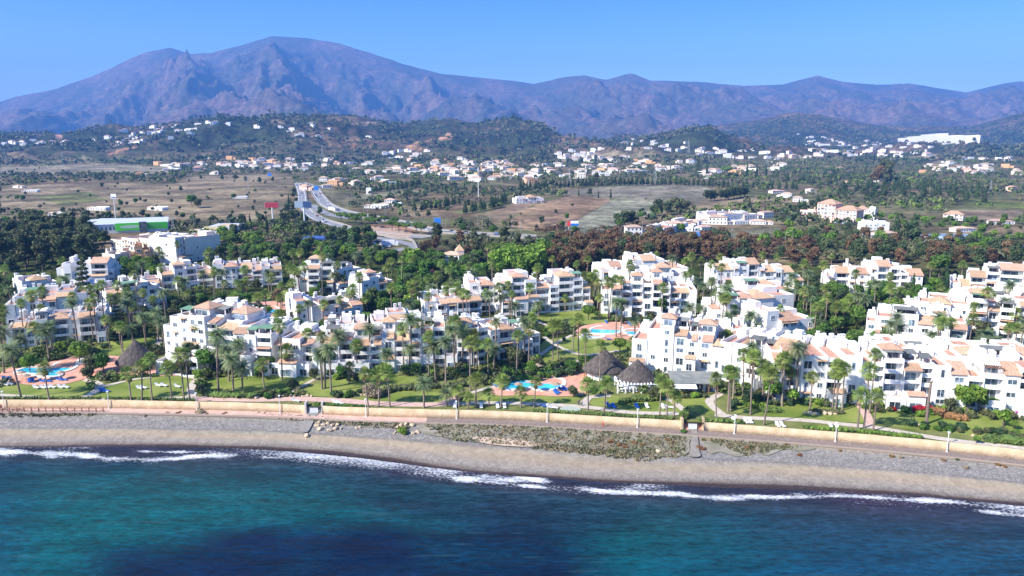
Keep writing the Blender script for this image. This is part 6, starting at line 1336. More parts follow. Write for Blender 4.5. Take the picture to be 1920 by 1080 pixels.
q_ = Wp(smooth_poly([(705,440),(740,448),(772,452),(783,470)], 3, False)); barrier(q_, 0, 'white parapet wall beside the petrol station slip road', 1.8, .4, M_barr)
q_ = Wp(smooth_poly([(798,434),(850,440),(920,444),(1000,449),(1020,450)], 3, False)); barrier(q_, 0, 'long pale parapet wall along the road above the tree belt', 1.3, .4, M_barr)
tag(drape('embankment', Wp([(655,432),(690,424),(740,428),(775,438),(768,446),(720,444),(680,438)]), mat('bare_earth', (0.33,0.21,0.14), .95, (0.42,0.30,0.22), .1), .35, 6), kind='structure')
# vehicles ----------------------------------------------------------
CARM = [mat('car_'+n, c, .3, spec=.5) for n, c in (('white',(.75,.75,.75)),('silver',(.45,.46,.48)),('dark',(.05,.06,.08)),('red',(.4,.03,.03)),('blue',(.05,.1,.3)))]
M_tyre = mat('tyre', (.02,.02,.02), .9)
def car_body():
    pr = [(-2.1,.35),(2.1,.35),(2.15,.7),(1.95,.95),(1.0,1.02),(.45,1.5),(-1.1,1.52),(-1.75,1.05),(-2.15,.95)]; m = MB(); n = len(pr)
    for y in (-.85, .85): m.v += [(x, y*(1 if z < 1.1 else .8), z) for x, z in pr]
    m.f = [tuple(range(n)), tuple(range(2*n-1, n-1, -1))]+[(i, i+n, (i+1) % n+n, (i+1) % n) for i in range(n)]; m.m = [0]*len(m.f); return m
cb = car_body(); gl = MB()
gl.quad((1.0,-.78,1.04),(1.0,.78,1.04),(.5,.66,1.47),(.5,-.66,1.47)); gl.quad((-1.72,.76,1.09),(-1.72,-.76,1.09),(-1.15,-.66,1.5),(-1.15,.66,1.5))
for s_ in (-1, 1): gl.quad((.85,s_*.865,1.03),(-1.5,s_*.865,1.06),(-1.05,s_*.73,1.46),(.4,s_*.73,1.46))
wh = MB(); wh.tube((0,-.1,0),(0,.1,0),.34,.34,10); wh.f.append(tuple(range(9,-1,-1))); wh.m.append(0); wheel_me = wh.mesh('wheel', M_tyre); glass_me = gl.mesh('glazing', M_glass)
BODY = [cb.mesh('body', m) for m in CARM]
RC = random.Random(55)
def car(x, y, rz, ci, px, py, cat_phrase=None, z=None):
    zz = float(g(x, y))+.45 if z is None else z; r_ = empty('car', (x, y, zz), rz); link('body', BODY[ci], r_); link('glazing', glass_me, r_)
    for a in (-1.3, 1.35):
        for b in (-.8, .8): o = link('wheel', wheel_me, r_); o.location = (a, b, .33)
    nm = ['white','silver','dark','red','blue'][ci]; THINGS.append((r_, nm+' cars', px, py, 'car', 'cars on the highway and by the petrol station'))
for q, w_, n_ in ((hw_r, 12, 30), (hw_l, 10, 18)):
    for i in range(n_):
        t = RC.uniform(.02, .93)*(len(q)-1); k = int(t); f = t-k; a = np.array(q[k]); b = np.array(q[k+1]); d = (b-a)/np.hypot(*(b-a)); c = a+(b-a)*f+np.array([-d[1], d[0]])*RC.choice([-3.2, .2, 3.2]); px, py = proj(c[0], c[1], float(g(*c)))
        car(c[0], c[1], math.atan2(d[1], d[0])+(math.pi if q is hw_l else 0), RC.choice([0,0,1,2,2,3,4]), float(px), float(py))
for px, py in [(690,456),(699,458),(708,455),(716,460),(705,466),(716,468),(727,464),(603,455),(612,456),(625,455),(1062,440),(1030,446),(598,458)]:
    q = P(px, py); car(q[0], q[1], RC.uniform(-.4, .4), RC.choice([0,0,1,4,2]), px, py, z=q[2]+.1)
def truck(px, py, rz, label):
    x, y, z = P(px, py); r_ = empty('lorry', (x, y, z), rz); m = MB(); m.box(-5, 3, -1.25, 1.25, 1.0, 3.9); m.build('cargo_box', M_white, r_)
    m = MB(); m.box(3.2, 5.2, -1.2, 1.2, .6, 2.4); m.shed(3.2, 5.15, -1.15, 1.15, 2.4, 2.42, .6); m.build('cab', CARM[0], r_); m = MB(); m.box(5.2, 5.24, -1.0, 1.0, 1.6, 2.7); m.build('windscreen', M_glass, r_)
    for a in (-4, -2.8, 4.2):
        for b in (-1.0, 1.0): o = link('wheel', wheel_me, r_); o.location = (a, b, .5); o.scale = (1.45, 1.2, 1.45)
    tag(r_, label, 'lorry')
truck(731, 462, .15, 'white box lorry parked beside the petrol station'); truck(624, 396, -.7, 'white lorry on the slip road of the highway')
# street lights and masts -------------------------------------------
def stl():
    m = MB(); m.tube((0,0,-.5),(0,0,9.5),.12,.07,6); m.tube((0,0,9.5),(1.4,0,10),.06,.05,5); a = m.mesh('pole', M_metal); m = MB(); m.box(1.2,1.9,-.14,.14,9.93,10.06); return a, m.mesh('lamp_head', M_white)
sa, sb_ = stl()
for px, py in [(555,378),(612,382),(622,384),(633,388),(652,393),(652,375),(660,377),(682,399),(689,398),(693,392),(700,398),(754,412),(759,410),(766,412),(722,408),(724,409),(777,416),(790,424),(812,426),(820,424),(830,427),(836,427),(671,421),(711,442),(640,414),(611,415),(896,430),(905,432),(919,431),(960,436),(976,442),(1028,436),(1095,446),(1112,444),(1164,452),(1172,452),(1204,444),(1370,460),(1375,460),(1471,466),(1485,463),(1614,468),(1620,472),(1726,486),(1745,481),(1768,478),(1890,470),(786,472),(662,472),(360,432),(365,434),(430,430),(432,436)]:
    q = P(px, py); r_ = empty('street_light', q, RC.uniform(0, 6)); link('pole', sa, r_); link('lamp_head', sb_, r_); THINGS.append((r_, 'tall grey street lights', px, py, 'street light', 'street lights along the highway'))
def mast(px, pyb, pyt, rad, label, name='mast', head=None):
    q = P(px, pyb); d = ray(px, pyt); h = CZ+d[2]*q[1]/d[1]-q[2]; r_ = empty(name, q); m = MB(); m.tube((0,0,-1),(0,0,h),rad,rad*.6,8); m.build('pole', M_pole, r_)
    if head: head(r_, h)
    tag(r_, label, 'mast'); return r_
def sqhead(r_, h): m = MB(); m.box(-2.2,2.2,-.4,.4,h,h+3.6); m.build('sign_panel', M_white, r_); m = MB(); m.box(-1.8,1.8,-.46,-.41,h+.5,h+1.3); m.build('sign_stripe', CARM[4], r_)
mast(218, 418, 372, .45, 'tall white pole with a square sign above the green warehouse', 'sign_mast', sqhead)
mast(897, 372, 314, .45, 'tall white telecom mast beyond the villas in the plain', 'telecom_mast', lambda r_, h: [ (lambda m: (m.box(-.8,.8,-.8,.8,h,h+.3), m.tube((.7,0,h-3),(.7,0,h-.5),.2,.2,6), m.tube((-.6,.4,h-3),(-.6,.4,h-.5),.2,.2,6), m.build('antenna', M_pole, r_)))(MB()) ])
mast(1885, 484, 455, .25, 'white roadside mast behind the upper right block', 'mast', lambda r_, h: None)
def pylon(px, pyb, pyt):
    q = P(px, pyb); d = ray(px, pyt); h = CZ+d[2]*q[1]/d[1]-q[2]; s_ = h*.1; r_ = empty('power_pylon', q, .3); m = MB(); t = max(.12, q[1]/9000)
    for a, b in ((-1,-1),(1,-1),(1,1),(-1,1)): m.tube((a*s_, b*s_, -.5), (a*s_*.15, b*s_*.15, h), t, t*.7, 4)
    for k in range(6):
        z0, z1 = h*k/6, h*(k+1)/6; w0, w1 = s_*(1-.85*k/6), s_*(1-.85*(k+1)/6)
        m.tube((-w0,-w0,z0),(w1,-w1,z1),t*.7,t*.7,3); m.tube((w0,w0,z0),(-w1,w1,z1),t*.7,t*.7,3); m.tube((w0,-w0,z0),(w1,w1,z1),t*.7,t*.7,3); m.tube((-w0,w0,z0),(-w1,-w1,z1),t*.7,t*.7,3)
    m.build('lattice_tower', M_metal, r_); m = MB()
    for zz, ww in ((.74, .22), (.84, .18), (.94, .13)): m.tube((-h*ww, 0, h*zz), (h*ww, 0, h*zz), t, t, 4)
    m.build('cross_arms', M_metal, r_); THINGS.append((r_, 'grey lattice power pylons', px, pyb, 'pylon', 'power pylons across the plain'))
for a in [(605,308,272),(1067,346,316),(10,300,282),(118,305,284),(1290,290,262),(1802,316,296),(1437,313,285),(1856,362,338),(990,350,332),(465,355,330),(1227,345,310),(948,335,312),(325,436,405)]: pylon(*a)
# billboards --------------------------------------------------------
def billboard(px, pyb, x0, x1, y0, y1, label, paint, rz=0, legs=1):
    q = P(px, pyb); k = q[1]/F; w_ = (x1-x0)*k; d0 = ray(px, y1); d1 = ray(px, y0); z0 = CZ+d0[2]*q[1]/d0[1]-q[2]; z1 = CZ+d1[2]*q[1]/d1[1]-q[2]; off = ((x0+x1)/2-px)*k; r_ = empty('billboard', q, 0)
    for i in range(legs):
        u = off+(0 if legs == 1 else (-w_*.35+w_*.7*i/(legs-1))); m = MB(); m.tube((u if legs > 1 else 0, .3, -1), (u if legs > 1 else 0, .3, z0+.3), .55 if legs == 1 else .15, .5 if legs == 1 else .15, 8); m.build('pole', M_pole, r_)
    m = MB(); m.box(off-w_/2, off+w_/2, 0, .6, z0, z1); m.build('panel', M_metal, r_)
    for nm, a, b, c, e, mt_ in paint: m = MB(); m.box(off-w_/2+w_*a, off-w_/2+w_*b, -.06, -.01, z0+(z1-z0)*c, z0+(z1-z0)*e); m.build(nm, mt_, r_)
    tag(r_, label, 'billboard')
M_rsign = mat('sign_red', (.30,.03,.05), .7); M_dsign = mat('sign_navy', (.03,.07,.17), .7); M_bsign = mat('sign_blue', (.02,.16,.55), .7); M_gsign = mat('sign_greyblue', (.25,.33,.42), .7)
billboard(512, 424, 498, 525, 379, 390, 'dark red billboard on a single pole left of the highway', [('red_face',.02,.98,.03,.97,M_rsign)])
billboard(572, 438, 555, 587, 377, 390, 'double billboard on a tall white pole in front of the highway', [('pale_face',.02,.48,.04,.96,M_gsign),('navy_face',.5,.98,.04,.96,M_dsign)])
billboard(593, 364, 589, 598, 348, 357, 'small bright blue road sign over the highway bend', [('blue_face',.04,.96,.05,.95,M_bsign)], legs=2)
billboard(821, 436, 814, 827, 408, 423, 'bright blue road sign above the umbrella pines', [('blue_face',.04,.96,.05,.95,M_bsign)], legs=2)
billboard(1074, 430, 1063, 1085, 414, 424, 'red, white and blue billboard in the grey field', [('red_face',.02,.3,.04,.96,mat('sign_scarlet',(.6,.06,.05),.7)),('white_face',.3,.98,.5,.96,M_white),('blue_face',.3,.98,.04,.5,M_bsign)], legs=3)
billboard(1912, 480, 1905, 1918, 458, 470, 'blue road sign at the right edge behind the trees', [('blue_face',.04,.96,.05,.95,M_bsign)], legs=2)
billboard(506, 330, 502, 509, 324, 331, 'tiny blue sign beside the far highway', [('blue_face',.04,.96,.05,.95,M_bsign)], legs=2)
mast(692, 364, 352, .5, 'stout white water tank standing in the plain', 'water_tower', lambda r_, h: (lambda m: (m.box(-3,3,-3,3,0,h), m.build('tank', M_wall, r_)))(MB()))
# ------------------------------------------------------------------ houses of the plain and the hills
M_cream = mat('cream_render', (0.66,0.58,0.46), .9, (0.74,0.68,0.58), .3, rand=.12)
M_pinkw = mat('pink_render', (0.66,0.44,0.34), .9, (0.72,0.52,0.42), .3, rand=.05)
M_orng = mat('orange_render', (0.62,0.36,0.18), .9)
M_redr = mat('red_roof', (0.36,0.11,0.07), .9, (0.42,0.16,0.10), .5)
def house_mesh(seed, wm, rm, L, D_, H):
    r = random.Random(seed); a = MB(); t = MB(); w_ = []; a.box(-L/2, L/2, -D_/2, D_/2, -4, H); fl = seed % 4 == 3
    if fl: a.box(-L/2, L/2, -D_/2, -D_/2+.2, H, H+.6); a.box(-L/2, L/2, D_/2-.2, D_/2, H, H+.6)
    else: t.hip(-L/2, L/2, -D_/2, D_/2, H+.01, 1.6, .5)
    w2 = L*r.uniform(.4, .7); sx_ = r.choice([-1, 1]); H2 = H*r.uniform(.5, .62) if H > 4 else H*.8; x0 = sx_*(L/2); x1 = sx_*(L/2+w2)
    a.box(min(x0, x1), max(x0, x1), -D_*.35, D_*.4, -4, H2)
    if r.random() < .6: t.hip(min(x0, x1)+.02, max(x0, x1)-.02, -D_*.35, D_*.4, H2+.01, 1.2, .35)
    for k in range(max(1, int(H/2.9))):
        for i in range(max(2, int(L/3))):
            c = -L/2+L*(i+.5)/max(2, int(L/3)); w_.append((c-.6, c+.6, -D_/2-.04, -D_/2+.02, k*2.9+.8, k*2.9+2.2))
    for i in range(2): w_.append((min(x0, x1)+w2*(i+.3)/2, min(x0, x1)+w2*(i+.3)/2+1.1, -D_*.35-.04, -D_*.35+.02, .7, 2.1))
    wins = []
    for q in w_: b = MB(); b.box(*q); wins.append(b.mesh('window', M_glass))
    return a.mesh('wall', wm), (t.mesh('roof', rm) if t.v else None), wins
HV = []
M_tile2 = mat('weathered_tile', (0.42,0.27,0.19), 0.9, (0.56,0.42,0.32), 0.9, rand=0.2)
for i in range(10): HV.append(house_mesh(i, [M_wall, M_wall, M_cream, M_wall, M_wall][i % 5], M_tile2, [12, 15, 10, 16, 13][i % 5], 8+i % 3, [6, 3.4, 6, 3.6, 6.4][(i*2) % 5]))
for i in range(10, 13): HV.append(house_mesh(i, [M_pinkw, M_orng, M_cream][i-10], M_tile, 13, 9, 6))
HN = [0]; HSPEC = []
def house(px, py, v=None, sc=1.0, rz=None, phrase='white houses'):
    q = P(px, py)
    if q is None: return
    HN[0] += 1; v = HN[0]*7 % len(HV) if v is None else v; rz = RC.uniform(-.6, .6) if rz is None else rz
    HSPEC.append((q, v, rz, sc*RC.uniform(.85, 1.2), px, py)); FOOT.append([(q[0]-9, q[1]-7), (q[0]+9, q[1]-7), (q[0]+9, q[1]+7), (q[0]-9, q[1]+7)])
HPOS = []
def place_houses():
    HSPEC.sort(key=lambda h: h[0][1]); far = MB()
    for i, (q, v, rz, k, px, py) in enumerate(HSPEC):
        HPOS.append(q[:2]); w_, t, g_ = HV[v]
        if i < 270:
            r_ = empty('house', q, rz); r_.scale = (k, k, k); link('wall', w_, r_)
            if t: link('roof', t, r_)
            if i < 80:
                for g1 in g_: link('window', g1, r_)
            nm = 'pink and ochre houses' if v >= 10 else ('cream houses' if v % 5 == 2 else 'white houses')
            THINGS.append((r_, nm, px, py, 'house', 'houses of the plain and hillsides'))
        else:
            c, s_ = math.cos(rz), math.sin(rz)
            for me, mi in ((w_, 0), (t, 1)):
                if not me: continue
                o = len(far.v); far.v += [(q[0]+k*(a.co.x*c-a.co.y*s_), q[1]+k*(a.co.x*s_+a.co.y*c), q[2]+k*a.co.z) for a in me.vertices]
                for p_ in me.polygons: far.f.append(tuple(o+x for x in p_.vertices)); far.m.append(mi)
    tag(far.build('far_houses', [M_wall, M_tile2]), 'tiny white houses scattered over the farthest hillsides', 'house', kind='stuff')
def houses(poly, n, sp, sc=1.0, vs=None):
    for a, b, q in scatter(poly, n, sp, RC, False, 30): house(a, b, RC.choice(vs) if vs else None, sc*(1.25 if b > 284 else 1.0))
houses([(0,270),(60,264),(130,264),(130,272),(0,276)], 12, 22, 1.2); houses([(165,262),(230,244),(300,236),(360,238),(350,262),(250,272),(180,272)], 26, 28, 1.2)
houses([(330,235),(420,222),(440,240),(360,250)], 7, 30, 1.1); houses([(450,232),(600,232),(740,240),(700,262),(500,262)], 9, 40, 1.1)
houses([(280,308),(400,296),(470,292),(500,300),(480,318),(340,322)], 22, 22, .95); houses([(470,300),(620,296),(640,312),(560,322),(470,320)], 26, 20, .95)
houses([(640,308),(800,300),(960,300),(980,330),(900,345),(780,330),(660,326)], 62, 18, .95); houses([(780,305),(950,306),(960,335),(820,330)], 20, 16, .9, [0,5,10,11,2,7])
houses([(700,285),(800,278),(810,292),(720,298)], 9, 22, .9); houses([(960,316),(1060,300),(1180,292),(1300,300),(1280,318),(1100,335),(980,345)], 56, 19, .95)
houses([(1035,285),(1130,278),(1120,290),(1040,298)], 12, 20, .9, [2,10,11,7]); houses([(1160,262),(1280,262),(1330,285),(1260,290),(1170,280)], 14, 26, 1.0)
houses([(1300,272),(1430,280),(1540,285),(1540,300),(1400,300),(1300,292)], 20, 24, 1.0); houses([(1495,250),(1560,258),(1660,266),(1670,282),(1600,296),(1520,285)], 40, 28, 1.3, [0,1,3,4,5,8])
houses([(1640,280),(1700,268),(1760,280),(1740,292),(1650,296)], 14, 28, 1.1); houses([(1700,302),(1920,292),(1990,300),(1920,330),(1760,322)], 26, 22, 1.0)
houses([(1280,330),(1450,305),(1480,312),(1440,325),(1330,338)], 14, 20, 1.0); houses([(560,360),(600,340),(700,335),(760,345),(700,350)], 10, 18, .8)
for a in [(262,329,11),(275,330,7),(310,320,0),(405,327,1),(995,378,0),(1006,379,1),(985,378,3),(1187,440,0),(1265,432,0),(1285,428,3),(1300,424,1),(1320,432,4),(1345,420,1),(1365,414,8),(1385,420,3),(1400,412,4),(1420,420,8),(1435,408,1),(732,384,0),(712,390,3),(722,386,8),(1453,362,8),(1495,378,0),(1475,370,1),(1518,362,2),(1642,341,2),(1590,345,10),(1730,324,11),(1575,318,10),(1895,358,10),(1788,412,12),(1656,452,1),(1800,434,8),(1870,420,8),(1520,408,1),(1905,322,2),(1858,322,2),(1765,320,1),(1838,318,5),(410,440,3),(430,438,1),(395,438,3),(850,496,0),(120,404,3),(190,394,3),(300,394,3),(455,372,3),(62,360,3),(35,352,8)]: house(a[0], a[1], a[2], .8)
# special buildings -------------------------------------------------
def named(label, name, pl, pr, depth, bays, seed, wm, cat):
    b = Block(pl, pr, depth, seed, wallmat=wm, name=name); b.pl = pl; b.pr = pr; b.tops = []
    for x in bays: b.bay(*x)
    b.finish(label, None, cat)
named('large cream building behind the dark left wood', 'large_building', (208,470), (346,492), 22, [(208,232,452,'f','w'),(232,262,450,'f','w'),(262,290,451,'f','w'),(290,318,455,'h','w'),(318,346,448,'f','w')], 501, M_cream, 'building')
named('tall cream block with its right wing in blue shade', 'large_building', (330,496), (388,480), 16, [(330,350,446,'f','w'),(350,370,445,'f','w'),(370,388,446,'f','w')], 502, M_wall, 'building')
named('row of pastel town houses below the cream building', 'town_house', (215,506), (256,498), 9, [(215,228,478,'f','w'),(228,242,476,'f','w'),(242,256,474,'f','w')], 503, M_cream, 'building')
named('orange rendered town house below the cream building', 'town_house', (254,500), (282,498), 9, [(254,268,464,'f','w'),(268,282,470,'f','w')], 504, M_orng, 'building')
named('pink and cream villa with three storey tower on the right plain', 'villa', (1530,414), (1600,420), 12, [(1500,1530,396,'f','w'),(1532,1566,382,'h','w'),(1566,1606,394,'h','w')], 505, M_pinkw, 'villa')
named('white villa with tiled roof beside the pink villa', 'villa', (1602,412), (1640,414), 10, [(1602,1626,392,'h','w'),(1626,1640,394,'f','w')], 506, M_wall, 'villa')
named('low white flat roofed house below the pink villa', 'villa', (1620,432), (1668,432), 10, [(1620,1645,420,'f','w'),(1645,1668,420,'f','n')], 507, M_wall, 'house')
named('cream house with barn red roof on the right plain', 'villa', (1768,412), (1806,414), 10, [(1768,1806,402,'h','w')], 508, M_cream, 'house')
named('long white hotel stepping along the far right hillside', 'hotel', (1683,266), (1812,273), 40, [(1683,1700,259,'f','w'),(1700,1725,256,'f','w'),(1725,1756,252,'f','w'),(1756,1785,255,'f','w'),(1785,1812,255,'f','w')], 509, M_wall, 'hotel')
named('white arched farmhouse in the brown field', 'farmhouse', (968,382), (1020,380), 12, [(968,990,373,'f','w'),(990,1006,370,'h','w'),(1006,1020,374,'f','w')], 510, M_wall, 'house')
named('long low white farm buildings behind the grey field', 'farm_building', (1330,420), (1420,414), 16, [(1330,1360,404,'f','w'),(1360,1395,402,'f','n'),(1395,1420,403,'f','w')], 511, M_wall, 'building')
named('white terraced house group with blue tarpaulin near the brown trees', 'farm_building', (1243,440), (1310,424), 14, [(1243,1272,427,'f','w'),(1272,1290,421,'f','w'),(1290,1310,419,'s','w')], 512, M_wall, 'building')
# green warehouse
def warehouse():
    a = P(218, 437); b = P(315, 433); k = a[1]/F; r_ = empty('warehouse', a, math.atan2(b[1]-a[1], b[0]-a[0])); L = math.hypot(b[0]-a[0], b[1]-a[1]); MG = mat('lime_cladding', (0.13,0.80,0.05), .6); MG2 = mat('dark_lime_cladding', (0.09,0.62,0.05), .6); MB_ = mat('steel_roof', (0.5,0.53,0.58), .5)
    m = MB(); m.box(-22, L, 0, 38, -2, 6.2); m.build('wall', M_wall, r_); m = MB(); m.shed(-22.4, L+.4, -.3, 38.4, 6.25, 7.0, .15); m.build('roof', MB_, r_)
    m = MB(); m.box(0, L*.52, -.5, -.06, 1.6, 6.9); m.build('cladding', MG, r_); m = MB(); m.box(L*.52+.05, L, -.5, -.06, 2.2, 6.9); m.build('cladding', MG2, r_)
    m = MB(); m.prism([(L*.27+math.cos(t*.5236)*7, -.56+0*t) for t in range(2)]+[(L*.27, -.52)], 4, 4.1)
    for f, z in ((.27, 4.2), (.72, 4.6)):
        m = MB(); n = 20; c = (L*f, -.55, z); pts = [(c[0]+math.cos(2*math.pi*i/n)*6.5, -.55, c[2]+math.sin(2*math.pi*i/n)*1.3) for i in range(n)]
        for i in range(n): m.tri(c, pts[i], pts[(i+1) % n])
        m.build('oval_sign', mat('sign_pale', (.6,.78,.55), .6) if f < .5 else mat('sign_green', (.12,.5,.1), .6), r_)
    m = MB(); m.prism([(L*.45, -2.5), (L*.6, -2.5), (L*.57, -.55), (L*.48, -.55)], 0, 7.6); m.build('glass_porch', M_glass, r_)
    for i in range(8): m = MB(); m.box(-20+i*2.6, -18.4+i*2.6, -.06, .02, 2.2, 4.4); m.build('window', M_glass, r_)
    tag(r_, 'wide warehouse store with bright lime green front and pale roof', 'warehouse')
    a = P(150, 432); b = P(215, 436); r_ = empty('warehouse', a, 0); L = b[0]-a[0]; m = MB(); m.box(0, L, 0, 30, -2, 5); m.build('wall', M_wall, r_); m = MB(); m.shed(-.4, L*.5, -.3, 30, 5.05, 5.9, .15); m.build('roof', MB_, r_); m = MB(); m.shed(L*.5+.1, L+.4, -.3, 30, 5.05, 5.9, .15); m.build('roof', M_tile, r_)
    for i in range(7): m = MB(); m.box(1+i*L/7.5, 3.2+i*L/7.5, -.06, .02, 1.5, 3.4); m.build('window', M_glass, r_)
    tag(r_, 'long white warehouse with steel and tiled roofs left of the green store', 'warehouse')
    a = P(385, 442); b = P(440, 440); r_ = empty('warehouse', a, 0); L = b[0]-a[0]; m = MB(); m.box(0, L, 0, 26, -2, 5.5); m.build('wall', M_wall, r_); m = MB(); m.box(-.3, L*.8, -.6, -.05, 4.2, 6.4); m.build('fascia', mat('pale_ochre', (.6,.5,.3), .8), r_); m = MB(); m.shed(-.3, L+.3, 0, 26.3, 5.55, 5.9, .1); m.build('roof', MB_, r_)
    tag(r_, 'low white store with pale ochre fascia right of the green store', 'warehouse')
    a = P(695, 470); b = P(715, 468); r_ = empty('petrol_station', P(600, 462), 0); m = MB(); m.box(-9, 9, -6, 6, 5, 5.9); m.build('canopy', CARM[4], r_)
    for x_ in (-6, 6):
        for y_ in (-3, 3): m = MB(); m.box(x_-.25, x_+.25, y_-.25, y_+.25, -.5, 5); m.build('post', M_white, r_)
    m = MB(); m.box(-11, -3, 7, 14, -1, 4); m.build('kiosk', M_wall, r_); tag(r_, 'blue canopied petrol station half hidden among the trees', 'petrol station')
    q = P(1318, 444); r_ = empty('storage_shed', q, .5); m = MB(); m.box(-6, 6, -4, 4, -1, 3.2); m.build('wall', M_bsign, r_); m = MB(); m.shed(-6.3, 6.3, -4.3, 4.3, 3.25, 3.9, .1); m.build('roof', M_metal, r_); tag(r_, 'bright blue shed beside the low white farm buildings', 'shed')
    a = P(1760, 448); r_ = empty('water_reservoir', a, 0); m = MB(); m.box(-8, 22, -3, 8, -1, 2.4); m.build('wall', mat('pale_blue_render', (.45,.58,.68), .8), r_); m = MB(); m.box(-7, 21, -2, 7, 2.42, 2.44); m.build('water', M_glass, r_); tag(r_, 'pale blue walled water tank in a sandy clearing', 'water tank')
warehouse()
# little house with tiled pyramid tower already stands behind the resort: tower
q = P(862, 494); r_ = empty('chapel_tower', q, .2); m = MB(); m.box(-2, 2, -2, 2, -1, 7); m.build('wall', M_wall, r_); m = MB(); m.hip(-2, 2, -2, 2, 7.01, 3.2, .3); m.build('roof', M_tile, r_); tag(r_, 'white tower with pointed tiled roof between two cypresses', 'tower')
place_houses()
# ------------------------------------------------------------------ woodland nobody could count
def lumps(pts, zs, size, name, material, label, nq, seed, lo=.55):
    r = np.random.default_rng(seed); n = len(pts); S_ = size*(lo+(1.5-lo)*r.random(n)); tot = n*nq; k = np.repeat(np.arange(n), nq)
    d = r.normal(size=(tot, 3)); d /= np.linalg.norm(d, axis=1)[:, None]; d[:, 2] = np.abs(d[:, 2])*1.1-.25; rad = .6+.45*r.random(tot)
    c = np.stack([pts[k, 0], pts[k, 1], zs[k]+S_[k]*.55], 1)+d*(rad*S_[k])[:, None]*np.array([.62, .62, .6])
    nr = d+.5*r.normal(size=(tot, 3)); nr /= np.linalg.norm(nr, axis=1)[:, None]; a = np.cross(nr, r.normal(size=(tot, 3))); a /= np.linalg.norm(a, axis=1)[:, None]; b = np.cross(nr, a); s_ = (S_[k]*(1.9/math.sqrt(nq))*(.7+.6*r.random(tot)))[:, None]
    v = np.stack([c-a*s_*.6, c-b*s_*.45, c+a*s_*.6, c+b*s_*.45], 1).reshape(-1, 3).astype(np.float32)
    o = link(name, raw_mesh(name, v, np.arange(4*tot).reshape(tot, 4), material, smooth=False)); tag(o, label, 'woodland', kind='stuff')
def sample(n, y0, y1, fn, seed, a0=-250, a1=2170):
    r = np.random.default_rng(seed); a = r.uniform(a0, a1, n); y = np.sqrt(r.uniform(y0*y0, y1*y1, n)); x = (a-960)/F*y; z = g(x, y); px, py = proj(x, y, z); k = fn(x, y, px, py, r) & (py > 150)
    bad = np.zeros(n, bool)
    for poly, _ in FIELDS: bad |= inpoly(px, py, poly)
    for q in RD:
        qq = np.array(q); sel = np.where(k)[0]
        d = np.min((x[sel, None]-qq[None, :, 0])**2+(y[sel, None]-qq[None, :, 1])**2, axis=1); bad[sel[d < 20**2]] = True
    hp = np.array(HPOS)
    sel = np.where(k & ~bad)[0]; d = np.min((x[sel, None]-hp[None, :, 0])**2+((y[sel, None]-hp[None, :, 1]+12)*.6)**2, axis=1); bad[sel[d < 13**2]] = True
    for f in FOOT[:60]: bad |= inpoly(x, y, f)
    k &= ~bad; return np.stack([x[k], y[k]], 1), z[k]
W_dark = leafmat('woodland_dark', (0.03,0.055,0.022), (0.075,0.105,0.04), 0, .1); W_ol = leafmat('woodland_olive', (0.08,0.09,0.04), (0.17,0.17,0.08), 0, .1); W_br = leafmat('woodland_russet', (0.08,0.05,0.03), (0.15,0.095,0.055), 0, .1); W_gr = leafmat('woodland_green', (0.06,0.105,0.02), (0.16,0.21,0.045), 0, .1)
tY = lambda x, y: y-Wy(x)
def belt(x, y, px, py, r): return (tY(x, y) > 238) & (tY(x, y) < 375) & ~((px > 680) & (px < 800) & (py > 440) & (py < 480)) & ~((px > 190) & (px < 320) & (py < 505) & (py > 415)) & ~((px > 380) & (px < 450) & (py < 455))
for i, (mt_, nm, cnt, fn2) in enumerate([(W_ol, 'olive', 1500, lambda x, y, px, r: (fbm(x/40, y/40, 3, 501) < .1) & ((px < 1000) | (px > 1500))), (W_dark, 'dark', 1300, lambda x, y, px, r: (fbm(x/40, y/40, 3, 502) < .1) & ((px < 1020) | (px > 1450) | (fbm(x/20, y/20, 2, 5) > .2))), (W_br, 'russet', 1100, lambda x, y, px, r: (px > 1000) & (px < 1560) & (fbm(x/30, y/30, 3, 503) > -.3)), (W_gr, 'green', 900, lambda x, y, px, r: (px < 900) & (fbm(x/30, y/30, 3, 504) > -.1))]):
    pt, z = sample(cnt*2, 380, 640, lambda x, y, px, py, r: belt(x, y, px, py, r) & fn2(x, y, px, r), 600+i); pt, z = pt[:cnt], z[:cnt]
    lumps(pt, z, 4.8, 'tree_belt', mt_, ['thick olive green scrub between the trees behind the resort','dark green undergrowth of the tree belt behind the resort','russet brown scrub of the belt behind the right blocks','fresh green bushes filling the belt behind the left blocks'][i], 90, 700+i)
for i, (mt_, fn2, lab) in enumerate([(W_dark, lambda x, y: fbm(x/130, y/130, 4, 511) > .02, 'dark green trees and bushes sprinkled over the plain'), (W_ol, lambda x, y: fbm(x/110, y/110, 4, 512) > -.05, 'olive green scrub sprinkled over the plain'), (W_gr, lambda x, y: fbm(x/90, y/90, 4, 513) > .12, 'fresh green orchard trees and scrub of the plain')]):
    pt, z = sample(9000, 560, 2100, lambda x, y, px, py, r: fn2(x, y) & (tY(x, y) > 380), 610+i); pt, z = pt[:2300], z[:2300]
    lumps(pt, z, 5.5, 'scrub_woodland', mt_, lab, 26, 710+i)
for i, (mt_, fn2, lab) in enumerate([(W_dark, lambda x, y: fbm(x/260, y/260, 4, 521) > -.1, 'dark woodland covering the foothills'), (W_ol, lambda x, y: fbm(x/200, y/200, 4, 522) > -.05, 'olive green scrub covering the foothills')]):
    pt, z = sample(26000, 1900, 4600, lambda x, y, px, py, r: fn2(x, y), 620+i); pt, z = pt[:10000], z[:10000]
    lumps(pt, z, 9.0, 'hillside_woodland', mt_, lab, 10, 720+i)
